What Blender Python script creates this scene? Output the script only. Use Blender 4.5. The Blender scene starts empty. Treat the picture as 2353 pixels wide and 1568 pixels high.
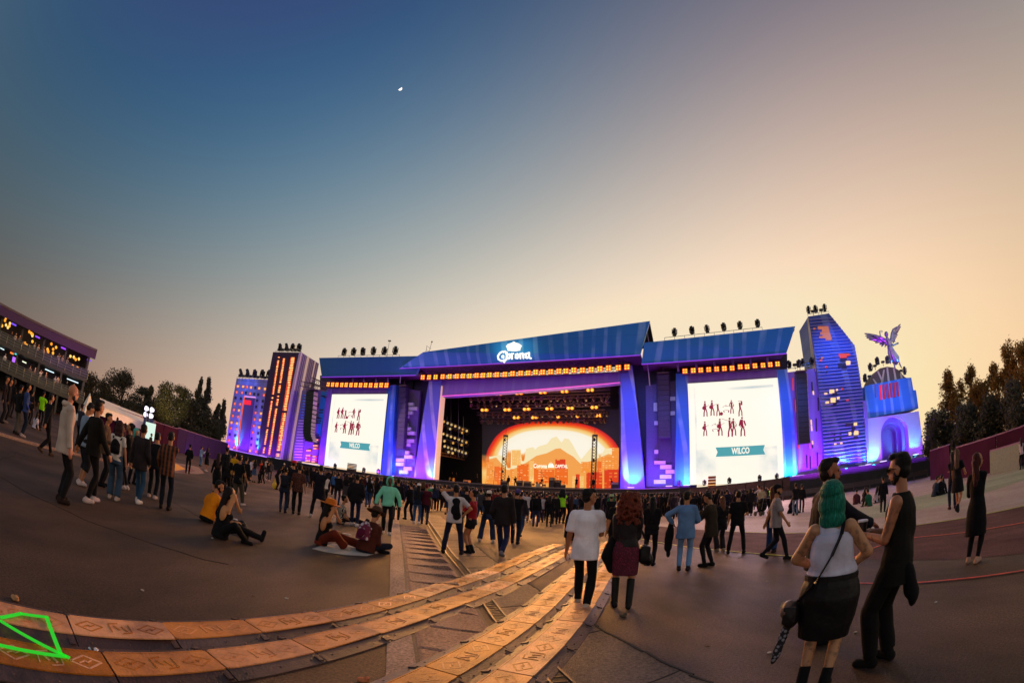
import bpy, bmesh, math, random
import numpy as np
from mathutils import Vector, Matrix, noise as mnoise
random.seed(7); rng = np.random.default_rng(7)
SC = bpy.context.scene; COL = SC.collection
rad = math.radians
# ------------------------------------------------------------------ camera model (16 mm equisolid fisheye)
F, PITCH, ROLL, HCAM = 1040.0, rad(19.0), rad(3.75), 1.62
def ray(x, y):
    U = x-1176; V = 784-y; c, s = math.cos(ROLL), math.sin(ROLL)
    u = U*c-V*s; v = U*s+V*c; r = max(math.hypot(u, v), 1e-6)
    th = 2*math.asin(min(r/(2*F), 1)); k = math.sin(th)/r; X, up, fw = u*k, v*k, math.cos(th)
    return Vector((X, math.cos(PITCH)*fw-math.sin(PITCH)*up, math.sin(PITCH)*fw+math.cos(PITCH)*up))
def proj(q):
    x, y, z = q[0], q[1], q[2]-HCAM
    fw = math.cos(PITCH)*y+math.sin(PITCH)*z; up = -math.sin(PITCH)*y+math.cos(PITCH)*z
    n = math.sqrt(x*x+y*y+z*z); th = math.acos(fw/n); r = 2*F*math.sin(th/2); s = math.hypot(x, up) or 1e-9
    u = x/s*r; v = up/s*r; c, si = math.cos(ROLL), math.sin(ROLL)
    return 1176+u*c+v*si, 784-(-u*si+v*c)
def gnd(x, y, z=0.0):
    d = ray(x, y); t = (z-HCAM)/d.z
    return Vector((d.x*t, d.y*t, z))
def atdist(x, y, dist):
    d = ray(x, y); t = dist/math.hypot(d.x, d.y)
    return Vector((d.x*t, d.y*t, HCAM+d.z*t))
CROP = {'V': (0, 0, 1), 'A': (376.3, 1021.4, .17143), 'B': (739.2, 1021.4, .17143), 'C': (1108.8, 1075.2, .17143),
        'D': (1478.4, 1075.2, .1428), 'E': (1814.4, 974.4, .2285), 'F': (0, 793, .2572), 'G': (994.6, 826.6, .2014),
        'H': (1108.8, 739.2, .07285), '2': (470.4, 739.2, .3), '3': (873.6, 705.6, .3), '4': (1411.2, 705.6, .3),
        '5': (1814.4, 672, .3), '1': (0, 672, .3429), 'b1': (0, 1075.2, .3142), 'b2': (604.8, 1041.6, .3356),
        'b3': (1008, 1075.2, .3142), 'b4': (1478.4, 1075.2, .3142), 'b5': (1747.2, 1008, .357), 'J': (504, 772.8, .19283), 'K': (1579.2, 840, .19283), 'M': (1948.8, 705.6, .12857)}
def cv(c, x, y):
    a, b, k = CROP[c]; return a+k*x, b+k*y
# ------------------------------------------------------------------ stage frame
NAZ, SD = rad(22), 60.0
SX = Vector((math.cos(NAZ), -math.sin(NAZ), 0)); SN = Vector((math.sin(NAZ), math.cos(NAZ), 0))
def SW(s, w, z): return SX*s+SN*(SD+w)+Vector((0, 0, z))
def onst(x, y, w=0.0):
    d = ray(x, y); t = (SD+w)/d.dot(SN); q = Vector((0, 0, HCAM))+d*t
    return q.dot(SX), q.z
def ST(c, x, y, w=0.0):
    s, z = onst(*cv(c, x, y), w); return SW(s, w, z)
# ------------------------------------------------------------------ mesh bits: every bit is (verts Nx3, faces)
def ngrid(rings, cap=True):
    n = len(rings[0]); V = [p for r in rings for p in r]; Fc = []
    for i in range(len(rings)-1):
        for j in range(n):
            a = i*n+j; b = i*n+(j+1) % n
            Fc.append((a, b, b+n, a+n))
    if cap:
        Fc.append(tuple(range(n))[::-1]); Fc.append(tuple(range((len(rings)-1)*n, len(rings)*n)))
    return V, Fc
def frame(d):
    d = Vector(d).normalized(); a = Vector((0, 0, 1)) if abs(d.z) < .9 else Vector((0, 1, 0))
    u = a.cross(d).normalized(); return u, d.cross(u), d
def tube(p0, r0, p1, r1, n=10):
    p0, p1 = Vector(p0), Vector(p1); u, v, d = frame(p1-p0)
    return ngrid([[p+(u*math.cos(t)+v*math.sin(t))*r for t in [2*math.pi*k/n for k in range(n)]] for p, r in ((p0, r0), (p1, r1))])
def caps(p0, r0, p1, r1, n=10):
    p0, p1 = Vector(p0), Vector(p1); u, v, d = frame(p1-p0 if (p1-p0).length > 1e-5 else (0, 0, 1)); rs = []
    for p, r, sg in ((p0, r0, -1), (p1, r1, 1)):
        ph = (80, 50, 20, 0) if sg < 0 else (0, 20, 50, 80)
        for a in ph:
            A = rad(a); rs.append([p+d*(sg*math.sin(A)*r)+(u*math.cos(t)+v*math.sin(t))*r*math.cos(A) for t in [2*math.pi*k/n for k in range(n)]])
    return ngrid(rs)
def ell(c, r, R=None, n=14, m=8):
    c = Vector(c); rs = []
    for i in range(m):
        a = rad(-86+172*i/(m-1)); rr = []
        for k in range(n):
            t = 2*math.pi*k/n
            q = Vector((math.cos(a)*math.cos(t)*r[0], math.cos(a)*math.sin(t)*r[1], math.sin(a)*r[2]))
            rr.append(c+(R@q if R else q))
        rs.append(rr)
    return ngrid(rs)
def box(c, s, R=None):
    c = Vector(c); V = []
    for z in (-.5, .5):
        for x, y in ((-.5, -.5), (.5, -.5), (.5, .5), (-.5, .5)):
            q = Vector((x*s[0], y*s[1], z*s[2])); V.append(c+(R@q if R else q))
    return V, [(3, 2, 1, 0), (4, 5, 6, 7), (0, 1, 5, 4), (1, 2, 6, 5), (2, 3, 7, 6), (3, 0, 4, 7)]
def bar(p0, p1, w, h=None):
    h = h or w; p0, p1 = Vector(p0), Vector(p1); u, v, d = frame(p1-p0)
    return ngrid([[p+u*(a*w/2)+v*(b*h/2) for a, b in ((-1, -1), (1, -1), (1, 1), (-1, 1))] for p in (p0, p1)])
def prism(pts, ext):
    pts = [Vector(p) for p in pts]; e = Vector(ext); n = len(pts)
    V = pts+[p+e for p in pts]
    return V, [tuple(range(n)), tuple(range(n, 2*n))[::-1]]+[(i, i+n, (i+1) % n+n, (i+1) % n) for i in range(n)]
def sphere_bit(c, r, n=12, m=8): return ell(c, (r, r, r), None, n, m)
def join(bits):
    V = []; Fc = []
    for v, f in bits:
        o = len(V); V.extend(v); Fc.extend([tuple(i+o for i in q) for q in f])
    return V, Fc
def mesh_from(name, bits, origin=(0, 0, 0), recalc=True, smooth=False):
    V, Fc = join(bits); O = Vector(origin); me = bpy.data.meshes.new(name)
    me.from_pydata([tuple(Vector(v)-O) for v in V], [], Fc)
    if recalc:
        bm = bmesh.new(); bm.from_mesh(me); bmesh.ops.recalc_face_normals(bm, faces=bm.faces); bm.to_mesh(me); bm.free()
    if smooth: me.shade_smooth()
    return me
def obj(name, me, mat=None, parent=None, loc=(0, 0, 0)):
    o = bpy.data.objects.new(name, me); COL.objects.link(o); o.location = loc
    if parent is not None: o.parent = parent
    if mat is not None:
        me.materials.clear(); me.materials.append(mat)
    return o
def tag(o, label=None, cat=None, group=None, kind=None):
    if label: o['label'] = label
    if cat: o['category'] = cat
    if group: o['group'] = group
    if kind: o['kind'] = kind
    return o
class Thing:
    def __init__(s, name, label, cat, base, group=None, kind=None):
        s.o = Vector(base); s.e = bpy.data.objects.new(name, None); COL.objects.link(s.e); s.e.location = s.o
        s.e.empty_display_size = .3; tag(s.e, label, cat, group, kind)
    def part(s, name, bits, mat, parent=None, label=None, smooth=False, recalc=True):
        me = mesh_from(name, bits, s.o, recalc, smooth); o = obj(name, me, mat, parent or s.e)
        if label: o['label'] = label
        return o
def solo(name, bits, mat, label, cat, group=None, kind=None, base=None, smooth=False):
    V, _ = join(bits)
    if base is None:
        base = Vector((sum(v[0] for v in V)/len(V), sum(v[1] for v in V)/len(V), min(v[2] for v in V)))
    o = obj(name, mesh_from(name, bits, base, True, smooth), mat, None, base)
    return tag(o, label, cat, group, kind)
# ------------------------------------------------------------------ materials
def srgb(h):
    h = h.lstrip('#'); r = [int(h[i:i+2], 16)/255 for i in (0, 2, 4)]
    return tuple(c/12.92 if c <= .04045 else ((c+.055)/1.055)**2.4 for c in r)+(1,)
def newmat(name):
    m = bpy.data.materials.new(name); m.use_nodes = True; nt = m.node_tree
    return m, nt, nt.nodes['Principled BSDF']
def N(nt, t, **k):
    n = nt.nodes.new(t)
    for a, b in k.items():
        if a.startswith('i_'): n.inputs[a[2:].replace('_', ' ')].default_value = b
        else: setattr(n, a, b)
    return n
def L(nt, a, b): nt.links.new(a, b)
def ramp(nt, fac, stops, interp='LINEAR'):
    r = nt.nodes.new('ShaderNodeValToRGB'); r.color_ramp.interpolation = interp; e = r.color_ramp.elements
    while len(e) > 1: e.remove(e[-1])
    e[0].position = stops[0][0]; e[0].color = stops[0][1]
    for p, c in stops[1:]:
        q = e.new(p); q.color = c
    if fac is not None: L(nt, fac, r.inputs['Fac'])
    return r
_mc = {}
def mat(col, rough=.8, metal=0.0, emit=None, es=1.0, var=.15, bump=0.0, bscale=60., spec=None, name=None, sheen=0):
    """plain procedural material: mottled colour plus a fine bump"""
    key = (tuple(col), rough, metal, emit, es, var, bump, bscale, spec, sheen)
    if key in _mc: return _mc[key]
    m, nt, b = newmat(name or 'surface'); c = tuple(col)+(1,) if len(col) == 3 else tuple(col)
    b.inputs['Roughness'].default_value = rough; b.inputs['Metallic'].default_value = metal
    if spec is not None: b.inputs['Specular IOR Level'].default_value = spec
    if sheen: b.inputs['Sheen Weight'].default_value = sheen
    tc = N(nt, 'ShaderNodeTexCoord')
    if var:
        ns = N(nt, 'ShaderNodeTexNoise', i_Scale=bscale*.12, i_Detail=4.); L(nt, tc.outputs['Object'], ns.inputs['Vector'])
        lo = tuple(x*(1-var) for x in c[:3])+(1,); hi = tuple(min(x*(1+var), 1) for x in c[:3])+(1,)
        r = ramp(nt, ns.outputs['Fac'], [(.3, lo), (.7, hi)]); L(nt, r.outputs['Color'], b.inputs['Base Color'])
    else: b.inputs['Base Color'].default_value = c
    if bump:
        nb = N(nt, 'ShaderNodeTexNoise', i_Scale=bscale, i_Detail=5.); L(nt, tc.outputs['Object'], nb.inputs['Vector'])
        bp = N(nt, 'ShaderNodeBump', i_Strength=bump, i_Distance=.02); L(nt, nb.outputs['Fac'], bp.inputs['Height']); L(nt, bp.outputs['Normal'], b.inputs['Normal'])
    if emit is not None:
        b.inputs['Emission Color'].default_value = tuple(emit)+(1,) if len(emit) == 3 else emit
        b.inputs['Emission Strength'].default_value = es
    _mc[key] = m; return m
def cloth(h, rough=.88, bump=.35, leather=False):
    c = srgb(h)[:3] if isinstance(h, str) else h
    if leather: return mat(c, .5, 0, None, 1, .2, .3, 30, .22)
    return mat(c, rough, 0, None, 1, .22, bump, 28., .2, None, .0)
def glow(h, s=1.0): 
    c = srgb(h)[:3] if isinstance(h, str) else h
    return mat((.01, .01, .01), .6, 0, tuple(c), s, 0)
BLACK = mat((.012, .012, .014), .6, 0, None, 1, .3, .1, 20)
STEEL = mat((.18, .18, .19), .4, .8, None, 1, .2)
# ------------------------------------------------------------------ camera
cam = bpy.data.cameras.new('camera'); co = bpy.data.objects.new('camera', cam); COL.objects.link(co); SC.camera = co
cam.type = 'PANO'; cam.panorama_type = 'FISHEYE_EQUISOLID'; cam.fisheye_lens = F/2352*36; cam.fisheye_fov = math.pi
cam.sensor_width = 36; cam.sensor_height = 36*682/1024; cam.sensor_fit = 'HORIZONTAL'; cam.clip_end = 5000; cam.clip_start = .05
Z = Vector((0, -math.cos(PITCH), -math.sin(PITCH))); X0 = Vector((1, 0, 0)); Y0 = Vector((0, -math.sin(PITCH), math.cos(PITCH)))
Xc = X0*math.cos(ROLL)+Y0*math.sin(ROLL); Yc = -X0*math.sin(ROLL)+Y0*math.cos(ROLL)
M = Matrix((Xc, Yc, Z)).transposed().to_4x4(); M.translation = Vector((0, 0, HCAM)); co.matrix_world = M
SC.view_settings.view_transform = 'Standard'; SC.view_settings.look = 'None'; SC.view_settings.exposure = 0; SC.view_settings.gamma = 1
SC.render.engine = 'CYCLES'; SC.cycles.use_denoising = True; SC.cycles.max_bounces = 6; SC.cycles.sample_clamp_indirect = 4
SC.cycles.caustics_reflective = False; SC.cycles.caustics_refractive = False
# ------------------------------------------------------------------ dusk sky
w = bpy.data.worlds.new('World'); SC.world = w; w.use_nodes = True; nt = w.node_tree; bg = nt.nodes['Background']
SUNAZ = rad(62)
tc = N(nt, 'ShaderNodeTexCoord'); sep = N(nt, 'ShaderNodeSeparateXYZ'); L(nt, tc.outputs['Generated'], sep.inputs[0])
# smooth dusk gradient: low-order terms of the view direction, fitted to a sunset glow at the right
SKYC = [[0.6159, 0.481, 0.3708], [0.283, 0.1999, 0.1057], [0.1445, 0.0747, -0.0401], [-0.2061, 0.2459, 0.1638], [-0.1276, 0.0094, 0.0239], [0.0692, -0.0403, -0.0796], [-0.0937, -0.0027, 0.1449], [0.4579, 0.3932, 0.4055], [-1.1177, -1.2885, -0.6084], [0.8309, 0.7987, 0.4734], [0.3351, 0.2786, 0.3855], [0.7981, 0.2748, 0.0498]]
def wm(op, a, b_):
    n = N(nt, 'ShaderNodeMath', operation=op); L(nt, a, n.inputs[0]); L(nt, b_, n.inputs[1]); return n.outputs[0]
zc = N(nt, 'ShaderNodeMath', operation='MAXIMUM'); L(nt, sep.outputs['Z'], zc.inputs[0]); zc.inputs[1].default_value = 0.0
sx, sy, sz = sep.outputs['X'], sep.outputs['Y'], zc.outputs[0]; zz = wm('MULTIPLY', sz, sz); xz = wm('MULTIPLY', sx, sz)
terms = [None, sx, sy, sz, wm('MULTIPLY', sx, sy), xz, wm('MULTIPLY', sy, sz), wm('MULTIPLY', sy, sy), zz, wm('MULTIPLY', zz, sz), wm('MULTIPLY', xz, sx), wm('MULTIPLY', xz, sy)]
acc = None
for t_, c_ in zip(terms, SKYC):
    if t_ is None: first_c = c_; continue
    n = N(nt, 'ShaderNodeVectorMath', operation='MULTIPLY_ADD'); L(nt, t_, n.inputs[0]); n.inputs[1].default_value = c_
    if acc is None: n.inputs[2].default_value = first_c
    else: L(nt, acc, n.inputs[2])
    acc = n.outputs[0]
mn = N(nt, 'ShaderNodeVectorMath', operation='MINIMUM'); L(nt, acc, mn.inputs[0]); mn.inputs[1].default_value = (.975, .88, .72)
mxx = N(nt, 'ShaderNodeVectorMath', operation='MAXIMUM'); L(nt, mn.outputs[0], mxx.inputs[0]); mxx.inputs[1].default_value = (.13, .22, .28)
gm_ = N(nt, 'ShaderNodeGamma'); L(nt, mxx.outputs[0], gm_.inputs['Color']); gm_.inputs['Gamma'].default_value = 2.2
hs_ = N(nt, 'ShaderNodeHueSaturation'); L(nt, gm_.outputs['Color'], hs_.inputs['Color']); hs_.inputs['Saturation'].default_value = .86; hs_.inputs['Value'].default_value = 1.05
sky = N(nt, 'ShaderNodeTexSky', sky_type='NISHITA', sun_disc=False, sun_elevation=rad(1.5), sun_rotation=SUNAZ)
sk = N(nt, 'ShaderNodeVectorMath', operation='SCALE'); L(nt, sky.outputs['Color'], sk.inputs[0]); sk.inputs['Scale'].default_value = .05
mx2 = N(nt, 'ShaderNodeMix', data_type='RGBA'); mx2.inputs['Factor'].default_value = .06
bk_ = N(nt, 'ShaderNodeMapRange', interpolation_type='SMOOTHSTEP'); L(nt, sy, bk_.inputs['Value']); bk_.inputs['From Min'].default_value = -.08; bk_.inputs['From Max'].default_value = -.55
bc_ = ramp(nt, sz, [(0, srgb('ecd8bc')), (.35, srgb('c8bdb0')), (.7, srgb('8898a4')), (1, srgb('466274'))]); bm2 = N(nt, 'ShaderNodeMix', data_type='RGBA'); L(nt, bk_.outputs[0], bm2.inputs['Factor']); L(nt, hs_.outputs['Color'], bm2.inputs['A']); L(nt, bc_.outputs['Color'], bm2.inputs['B'])  # sky behind the camera made brighter than real dusk, added as fill light
L(nt, bm2.outputs['Result'], mx2.inputs['A']); L(nt, sk.outputs[0], mx2.inputs['B']); L(nt, mx2.outputs['Result'], bg.inputs['Color']); bg.inputs['Strength'].default_value = 1.0
sun = bpy.data.lights.new('sun', 'SUN'); so = bpy.data.objects.new('sun', sun); COL.objects.link(so)
sun.energy = .9; sun.angle = rad(8); sun.color = (1, .62, .3)
sd = Vector((math.sin(SUNAZ)*math.cos(rad(4)), math.cos(SUNAZ)*math.cos(rad(4)), math.sin(rad(4)))); so.rotation_euler = sd.to_track_quat('Z', 'Y').to_euler()
def lamp(kind, pos, tgt, col, e, **k):
    l = bpy.data.lights.new('lamp', kind); o = bpy.data.objects.new('lamp', l); COL.objects.link(o); o.location = pos
    l.color = col; l.energy = e
    if tgt is not None: o.rotation_euler = (Vector(pos)-Vector(tgt)).to_track_quat('Z', 'Y').to_euler()
    for a, b in k.items(): setattr(l, a, b)
    return o
# ================================================================== GROUND
def asphalt(name, c1, c2, sc=1.0, rough=(.5, .85), spec=.3):
    m, nt, b = newmat(name); tc = N(nt, 'ShaderNodeTexCoord')
    n1 = N(nt, 'ShaderNodeTexNoise', i_Scale=.55*sc, i_Detail=6., i_Roughness=.62); n2 = N(nt, 'ShaderNodeTexNoise', i_Scale=36., i_Detail=5., i_Roughness=.7)
    n3 = N(nt, 'ShaderNodeTexVoronoi', i_Scale=130.); mp = N(nt, 'ShaderNodeMapping'); mp.inputs['Scale'].default_value = (1, .45, 1); mp.inputs['Rotation'].default_value = (0, 0, .5)
    L(nt, tc.outputs['Object'], mp.inputs['Vector']); L(nt, mp.outputs[0], n1.inputs['Vector'])
    for n in (n2, n3): L(nt, tc.outputs['Object'], n.inputs['Vector'])
    r1 = ramp(nt, n1.outputs['Fac'], [(.3, c1), (.72, c2)])
    r2 = ramp(nt, n2.outputs['Fac'], [(.34, (.22, .22, .22, 1)), (.7, (2.1, 2.0, 1.9, 1))])
    mm = N(nt, 'ShaderNodeMix', data_type='RGBA', blend_type='MULTIPLY'); mm.inputs['Factor'].default_value = .8
    L(nt, r1.outputs['Color'], mm.inputs['A']); L(nt, r2.outputs['Color'], mm.inputs['B']); L(nt, mm.outputs['Result'], b.inputs['Base Color'])
    mr = N(nt, 'ShaderNodeMapRange'); L(nt, n1.outputs['Fac'], mr.inputs['Value']); mr.inputs['To Min'].default_value = rough[1]; mr.inputs['To Max'].default_value = rough[0]
    L(nt, mr.outputs[0], b.inputs['Roughness']); b.inputs['Specular IOR Level'].default_value = spec
    bp = N(nt, 'ShaderNodeBump', i_Strength=.55, i_Distance=.012); ad = N(nt, 'ShaderNodeMath', operation='ADD'); L(nt, n2.outputs['Fac'], ad.inputs[0]); L(nt, n3.outputs['Distance'], ad.inputs[1])
    L(nt, ad.outputs[0], bp.inputs['Height']); L(nt, bp.outputs['Normal'], b.inputs['Normal']); return m
ASPH = asphalt('asphalt', (.024, .0125, .008, 1), (.110, .057, .035, 1))
CONC = asphalt('worn_concrete', (.10, .068, .05, 1), (.17, .118, .085, 1), 1.6)
KERBM = asphalt('pale_concrete', (.20, .13, .115, 1), (.36, .25, .215, 1), 2.5)
STONE = asphalt('rose_stone', (.22, .115, .085, 1), (.42, .25, .19, 1), 2.2)
DIRT = asphalt('dirt', (.07, .034, .034, 1), (.15, .075, .07, 1), 2.4, (.8, .95), .1)
PALE = asphalt('pale_paving', (.27, .21, .19, 1), (.40, .33, .30, 1), .8)
GRASSM = asphalt('artificial_turf', (.20, .23, .15, 1), (.30, .34, .22, 1), .8)
def sheet(name, pts, z, m, kind='structure', thick=0):
    pts = [Vector((p[0], p[1], z)) for p in pts]
    o = obj(name, mesh_from(name, [(pts, [tuple(range(len(pts)))])], recalc=False), m)
    me = o.data
    if me.polygons[0].normal.z < 0: me.flip_normals()
    return tag(o, kind=kind)
sheet('ground', [(-900, -300), (900, -300), (900, 900), (-900, 900)], 0, ASPH)
def lerp(a, b, t): return a+(b-a)*t
# straight lane features run along the same line toward the stage
def lineat(pts, y):
    pts = sorted(pts, key=lambda p: p[1])
    for a, b in zip(pts, pts[1:]):
        if y <= b[1]: break
    t = (y-a[1])/(b[1]-a[1]); return a[0]+(b[0]-a[0])*t
kl = [(-.45, 1.5), (-.78, 3.24), (-1.42, 6.03), (-2.19, 9.21), (-3.87, 16.2)]
kr = [(-.12, 1.5), (-.52, 3.24), (-1.24, 6.25), (-1.97, 9.43), (-3.64, 16.4)]
wr = [(.75, 1.5), (.32, 3.7), (-.12, 5.4), (-.60, 7.85), (-1.26, 10.62), (-2.7, 16.94)]
dl = [(.95, 1.5), (.42, 3.66), (-.02, 5.42), (-.52, 7.89), (-1.2, 10.6), (-2.6, 16.9)]
dr = [(1.13, 1.5), (.60, 3.66), (.16, 5.42), (-.36, 7.89), (-1.04, 10.6), (-2.44, 16.9)]
sr = [(2.1, 1.5), (1.57, 3.62), (1.17, 5.16), (.60, 7.5), (.03, 9.68), (-.61, 12.45), (-1.6, 16.9)]
def strip(name, a, b, z, m, y0=.4, y1=24, n=24):
    ys = [lerp(y0, y1, i/n) for i in range(n+1)]
    A = [Vector((lineat(a, y), y, z)) for y in ys]; B = [Vector((lineat(b, y), y, z)) for y in ys]
    bits = [([A[i], B[i], B[i+1], A[i+1]], [(0, 1, 2, 3)]) for i in range(n)]
    o = obj(name, mesh_from(name, bits, recalc=False), m); return tag(o, kind='structure')
strip('concrete_kerb', kl, kr, .008, KERBM)
strip('gutter_bed', kr, wr, .004, CONC)
strip('drainage_channel', dl, dr, .008, mat((.018, .016, .015), .7, .3, None, 1, .4, .5, 40))
strip('concrete_slabs', dr, sr, .012, CONC)
# channel rims and slab joints
ch = []
for a in (dl, dr):
    ys = [.6+i*.8 for i in range(28)]
    for y0, y1 in zip(ys, ys[1:]):
        ch.append(bar((lineat(a, y0), y0, .016), (lineat(a, y1), y1, .016), .022, .016))
for y in np.arange(.7, 20, .11):
    ch.append(bar((lineat(dl, y)+.03, y, .011), (lineat(dr, y)-.03, y+.02, .011), .012, .008))
solo('drain_grate', ch, mat((.10, .075, .06), .5, .6, None, 1, .4), 'long steel drain grate running beside the tilted stone wedges', 'drain grate')
jt = []
for k, y in enumerate(np.arange(1.6, 20, 1.45)):
    jt.append(bar((lineat(dr, y)+.03, y, .0125), (lineat(sr, y+.45), y+.45, .0125), .018, .006))
j = obj('slab_joint', mesh_from('slab_joint', jt), mat((.02, .015, .012), .9)); tag(j, kind='structure')
edge = [bar((lineat(sr, y)+random.uniform(-.02, .02), y, .012), (lineat(sr, y+.25)+random.uniform(-.02, .02), y+.25, .012), .03, .012) for y in np.arange(.6, 18, .25)]
tag(obj('asphalt_edge_crack', mesh_from('asphalt_edge_crack', edge), mat((.02, .015, .012), .9)), kind='structure')
ORD = ['first', 'second', 'third', 'fourth', 'fifth', 'sixth', 'seventh', 'eighth', 'ninth', 'tenth', 'eleventh', 'twelfth', 'thirteenth', 'fourteenth', 'fifteenth', 'sixteenth',
       'seventeenth', 'eighteenth', 'nineteenth', 'twentieth', 'twenty-first', 'twenty-second', 'twenty-third', 'twenty-fourth', 'twenty-fifth', 'twenty-sixth', 'twenty-seventh', 'twenty-eighth', 'twenty-ninth', 'thirtieth']
y = 2.6; k = 0
while y < 15.5:
    p = .74; g = .03; a0, b0 = lineat(kr, y)+.04, lineat(wr, y)-.02; a1, b1 = lineat(kr, y+p-g)+.04, lineat(wr, y+p-g)-.02; h = random.uniform(.045, .075) if y > 6.5 else .012
    sk = .1
    v = [(a0, y, .005), (b0, y-sk, .005), (b1, y+p-g-sk, .005), (a1, y+p-g, .005), (a0+.05, y+.03, .02), (b0-.13, y-sk+.03, h+.02), (b1-.05, y+p-g-sk, .02), (a1+.03, y+p-g, .014)]
    solo('stone_wedge', [(v, [(3, 2, 1, 0), (4, 5, 6, 7), (0, 1, 5, 4), (1, 2, 6, 5), (2, 3, 7, 6), (3, 0, 4, 7)])], STONE,
         'rose coloured tilted stone wedge beside the drain, %s from the camera' % ORD[k], 'stone wedge', 'stone wedges in the gutter strip'); y += p; k += 1
ck = []
for (x0, y0, x1, y1) in ((-9, 3, -3.6, 5.5), (-8, 9, -4.2, 7.2), (-12, 6, -7, 2.4), (.4, 9.4, 3.2, 12.5)):
    P_ = [Vector((lerp(x0, x1, t/14)+random.uniform(-.09, .09), lerp(y0, y1, t/14)+random.uniform(-.09, .09), .003)) for t in range(15)]
    ck += [bar(a, b, random.uniform(.008, .02), .004) for a, b in zip(P_, P_[1:])]
tag(obj('asphalt_crack', mesh_from('asphalt_crack', ck), mat((.012, .009, .008), .95)), kind='structure')
# right hand side surfaces
yel = [(2.9, 30), (5.12, 14.27), (5.96, 10.66), (6.4, 8.64), (6.8, 6.75), (8.12, 7.14)]
ple = [(6.5, 28.), (7.79, 21.24), (8.84, 16.39), (9.56, 12.92), (10.44, 10.32), (11.11, 8.19), (11.92, 5.54), (12.5, 2), (12.8, -6)]
sheet('dirt_strip', [(3.6, 26), (5.12, 14.27), (5.96, 10.66), (6.4, 8.64), (6.8, 6.75), (7.0, 3.0), (7.1, -6)]+[p for p in ple[::-1]], .004, DIRT)
sheet('pale_pavement', ple+[(60, -6), (60, 52), (14, 52), (7.5, 36)], .008, PALE)
sheet('turf_strip', [(13.4, 12), (17.4, 9.3), (30, 2), (60, -4), (60, 8), (30, 13.5), (19.5, 17), (15, 17.5)], .012, GRASSM)
def painted(name, pts, wd, col, lab, z=.016):
    bits = []; P = [Vector((p[0], p[1], z)) for p in pts]
    sm = []
    for i in range(len(P)-1):
        p0, p1, p2, p3 = P[max(i-1, 0)], P[i], P[i+1], P[min(i+2, len(P)-1)]
        for t in [q/6 for q in range(6)]:
            sm.append(.5*((2*p1)+(p2-p0)*t+(2*p0-5*p1+4*p2-p3)*t*t+(3*p1-p0-3*p2+p3)*t**3))
    sm.append(P[-1])
    for a, b in zip(sm, sm[1:]): bits.append(bar(a, b+(b-a)*.03, wd, .006))
    return solo(name, bits, mat(srgb(col)[:3], .7, 0, None, 1, .3, .2, 40), lab, 'ground line')
painted('painted_line', yel[:5], .05, 'd8d24a', 'yellow green line on the asphalt edge behind the walking man in striped polo')
painted('painted_line', yel[4:]+[(9.04, 6.85), (9.35, 5.33), (9.64, 3.65), (9.8, 0)], .045, 'd8604a', 'thin orange red line crossing the dirt strip toward the right')
painted('painted_line', [(5.16, 5.02), (5.43, 4.08), (5.73, 3.23), (6.02, 2.18), (6.2, .8)], .045, 'd04a3c', 'red line curving over the asphalt behind the man with sunglasses')
painted('painted_line', ple[2:], .05, 'b9c04a', 'yellow green line bordering the pale paving')
lk = [(-13.85, 5.4), (-13.95, 7.0), (-14.2, 9.0), (-14.5, 12), (-14.8, 16)]
bk = []
for a, b in zip(lk, lk[1:]): bk.append(bar((a[0], a[1], .04), (b[0], b[1], .04), .16, .08))
bk.append(bar((-13.85, 5.4, .04), (-13.6, 0, .04), .16, .08))
tag(obj('kerb_edge', mesh_from('kerb_edge', bk), KERBM), kind='structure')
# painted ground graphic by the left towers
gm = [gnd(*cv('A', x, y)) for x, y in ((130, 240), (330, 265), (470, 300), (545, 380), (450, 392), (130, 372))]
sheet('painted_pavement', [(p.x, p.y) for p in gm], .006, mat((.26, .15, .13), .8, 0, None, 1, .2))
om = [gnd(*cv('A', x, y)) for x, y in ((135, 250), (190, 262), (290, 325), (135, 350))]
sheet('painted_patch', [(p.x, p.y) for p in om], .010, mat((.85, .36, .05), .8, 0, None, 1, .2))
for q in ([(210, 278), (330, 290), (400, 340)], [(300, 330), (430, 345), (330, 372)], [(150, 352), (300, 340), (280, 375)]):
    t3 = [gnd(*cv('A', x, y)) for x, y in q]; sheet('painted_patch', [(p.x, p.y) for p in t3], .010, mat((.18, .06, .06), .8, 0, None, 1, .2))
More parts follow.
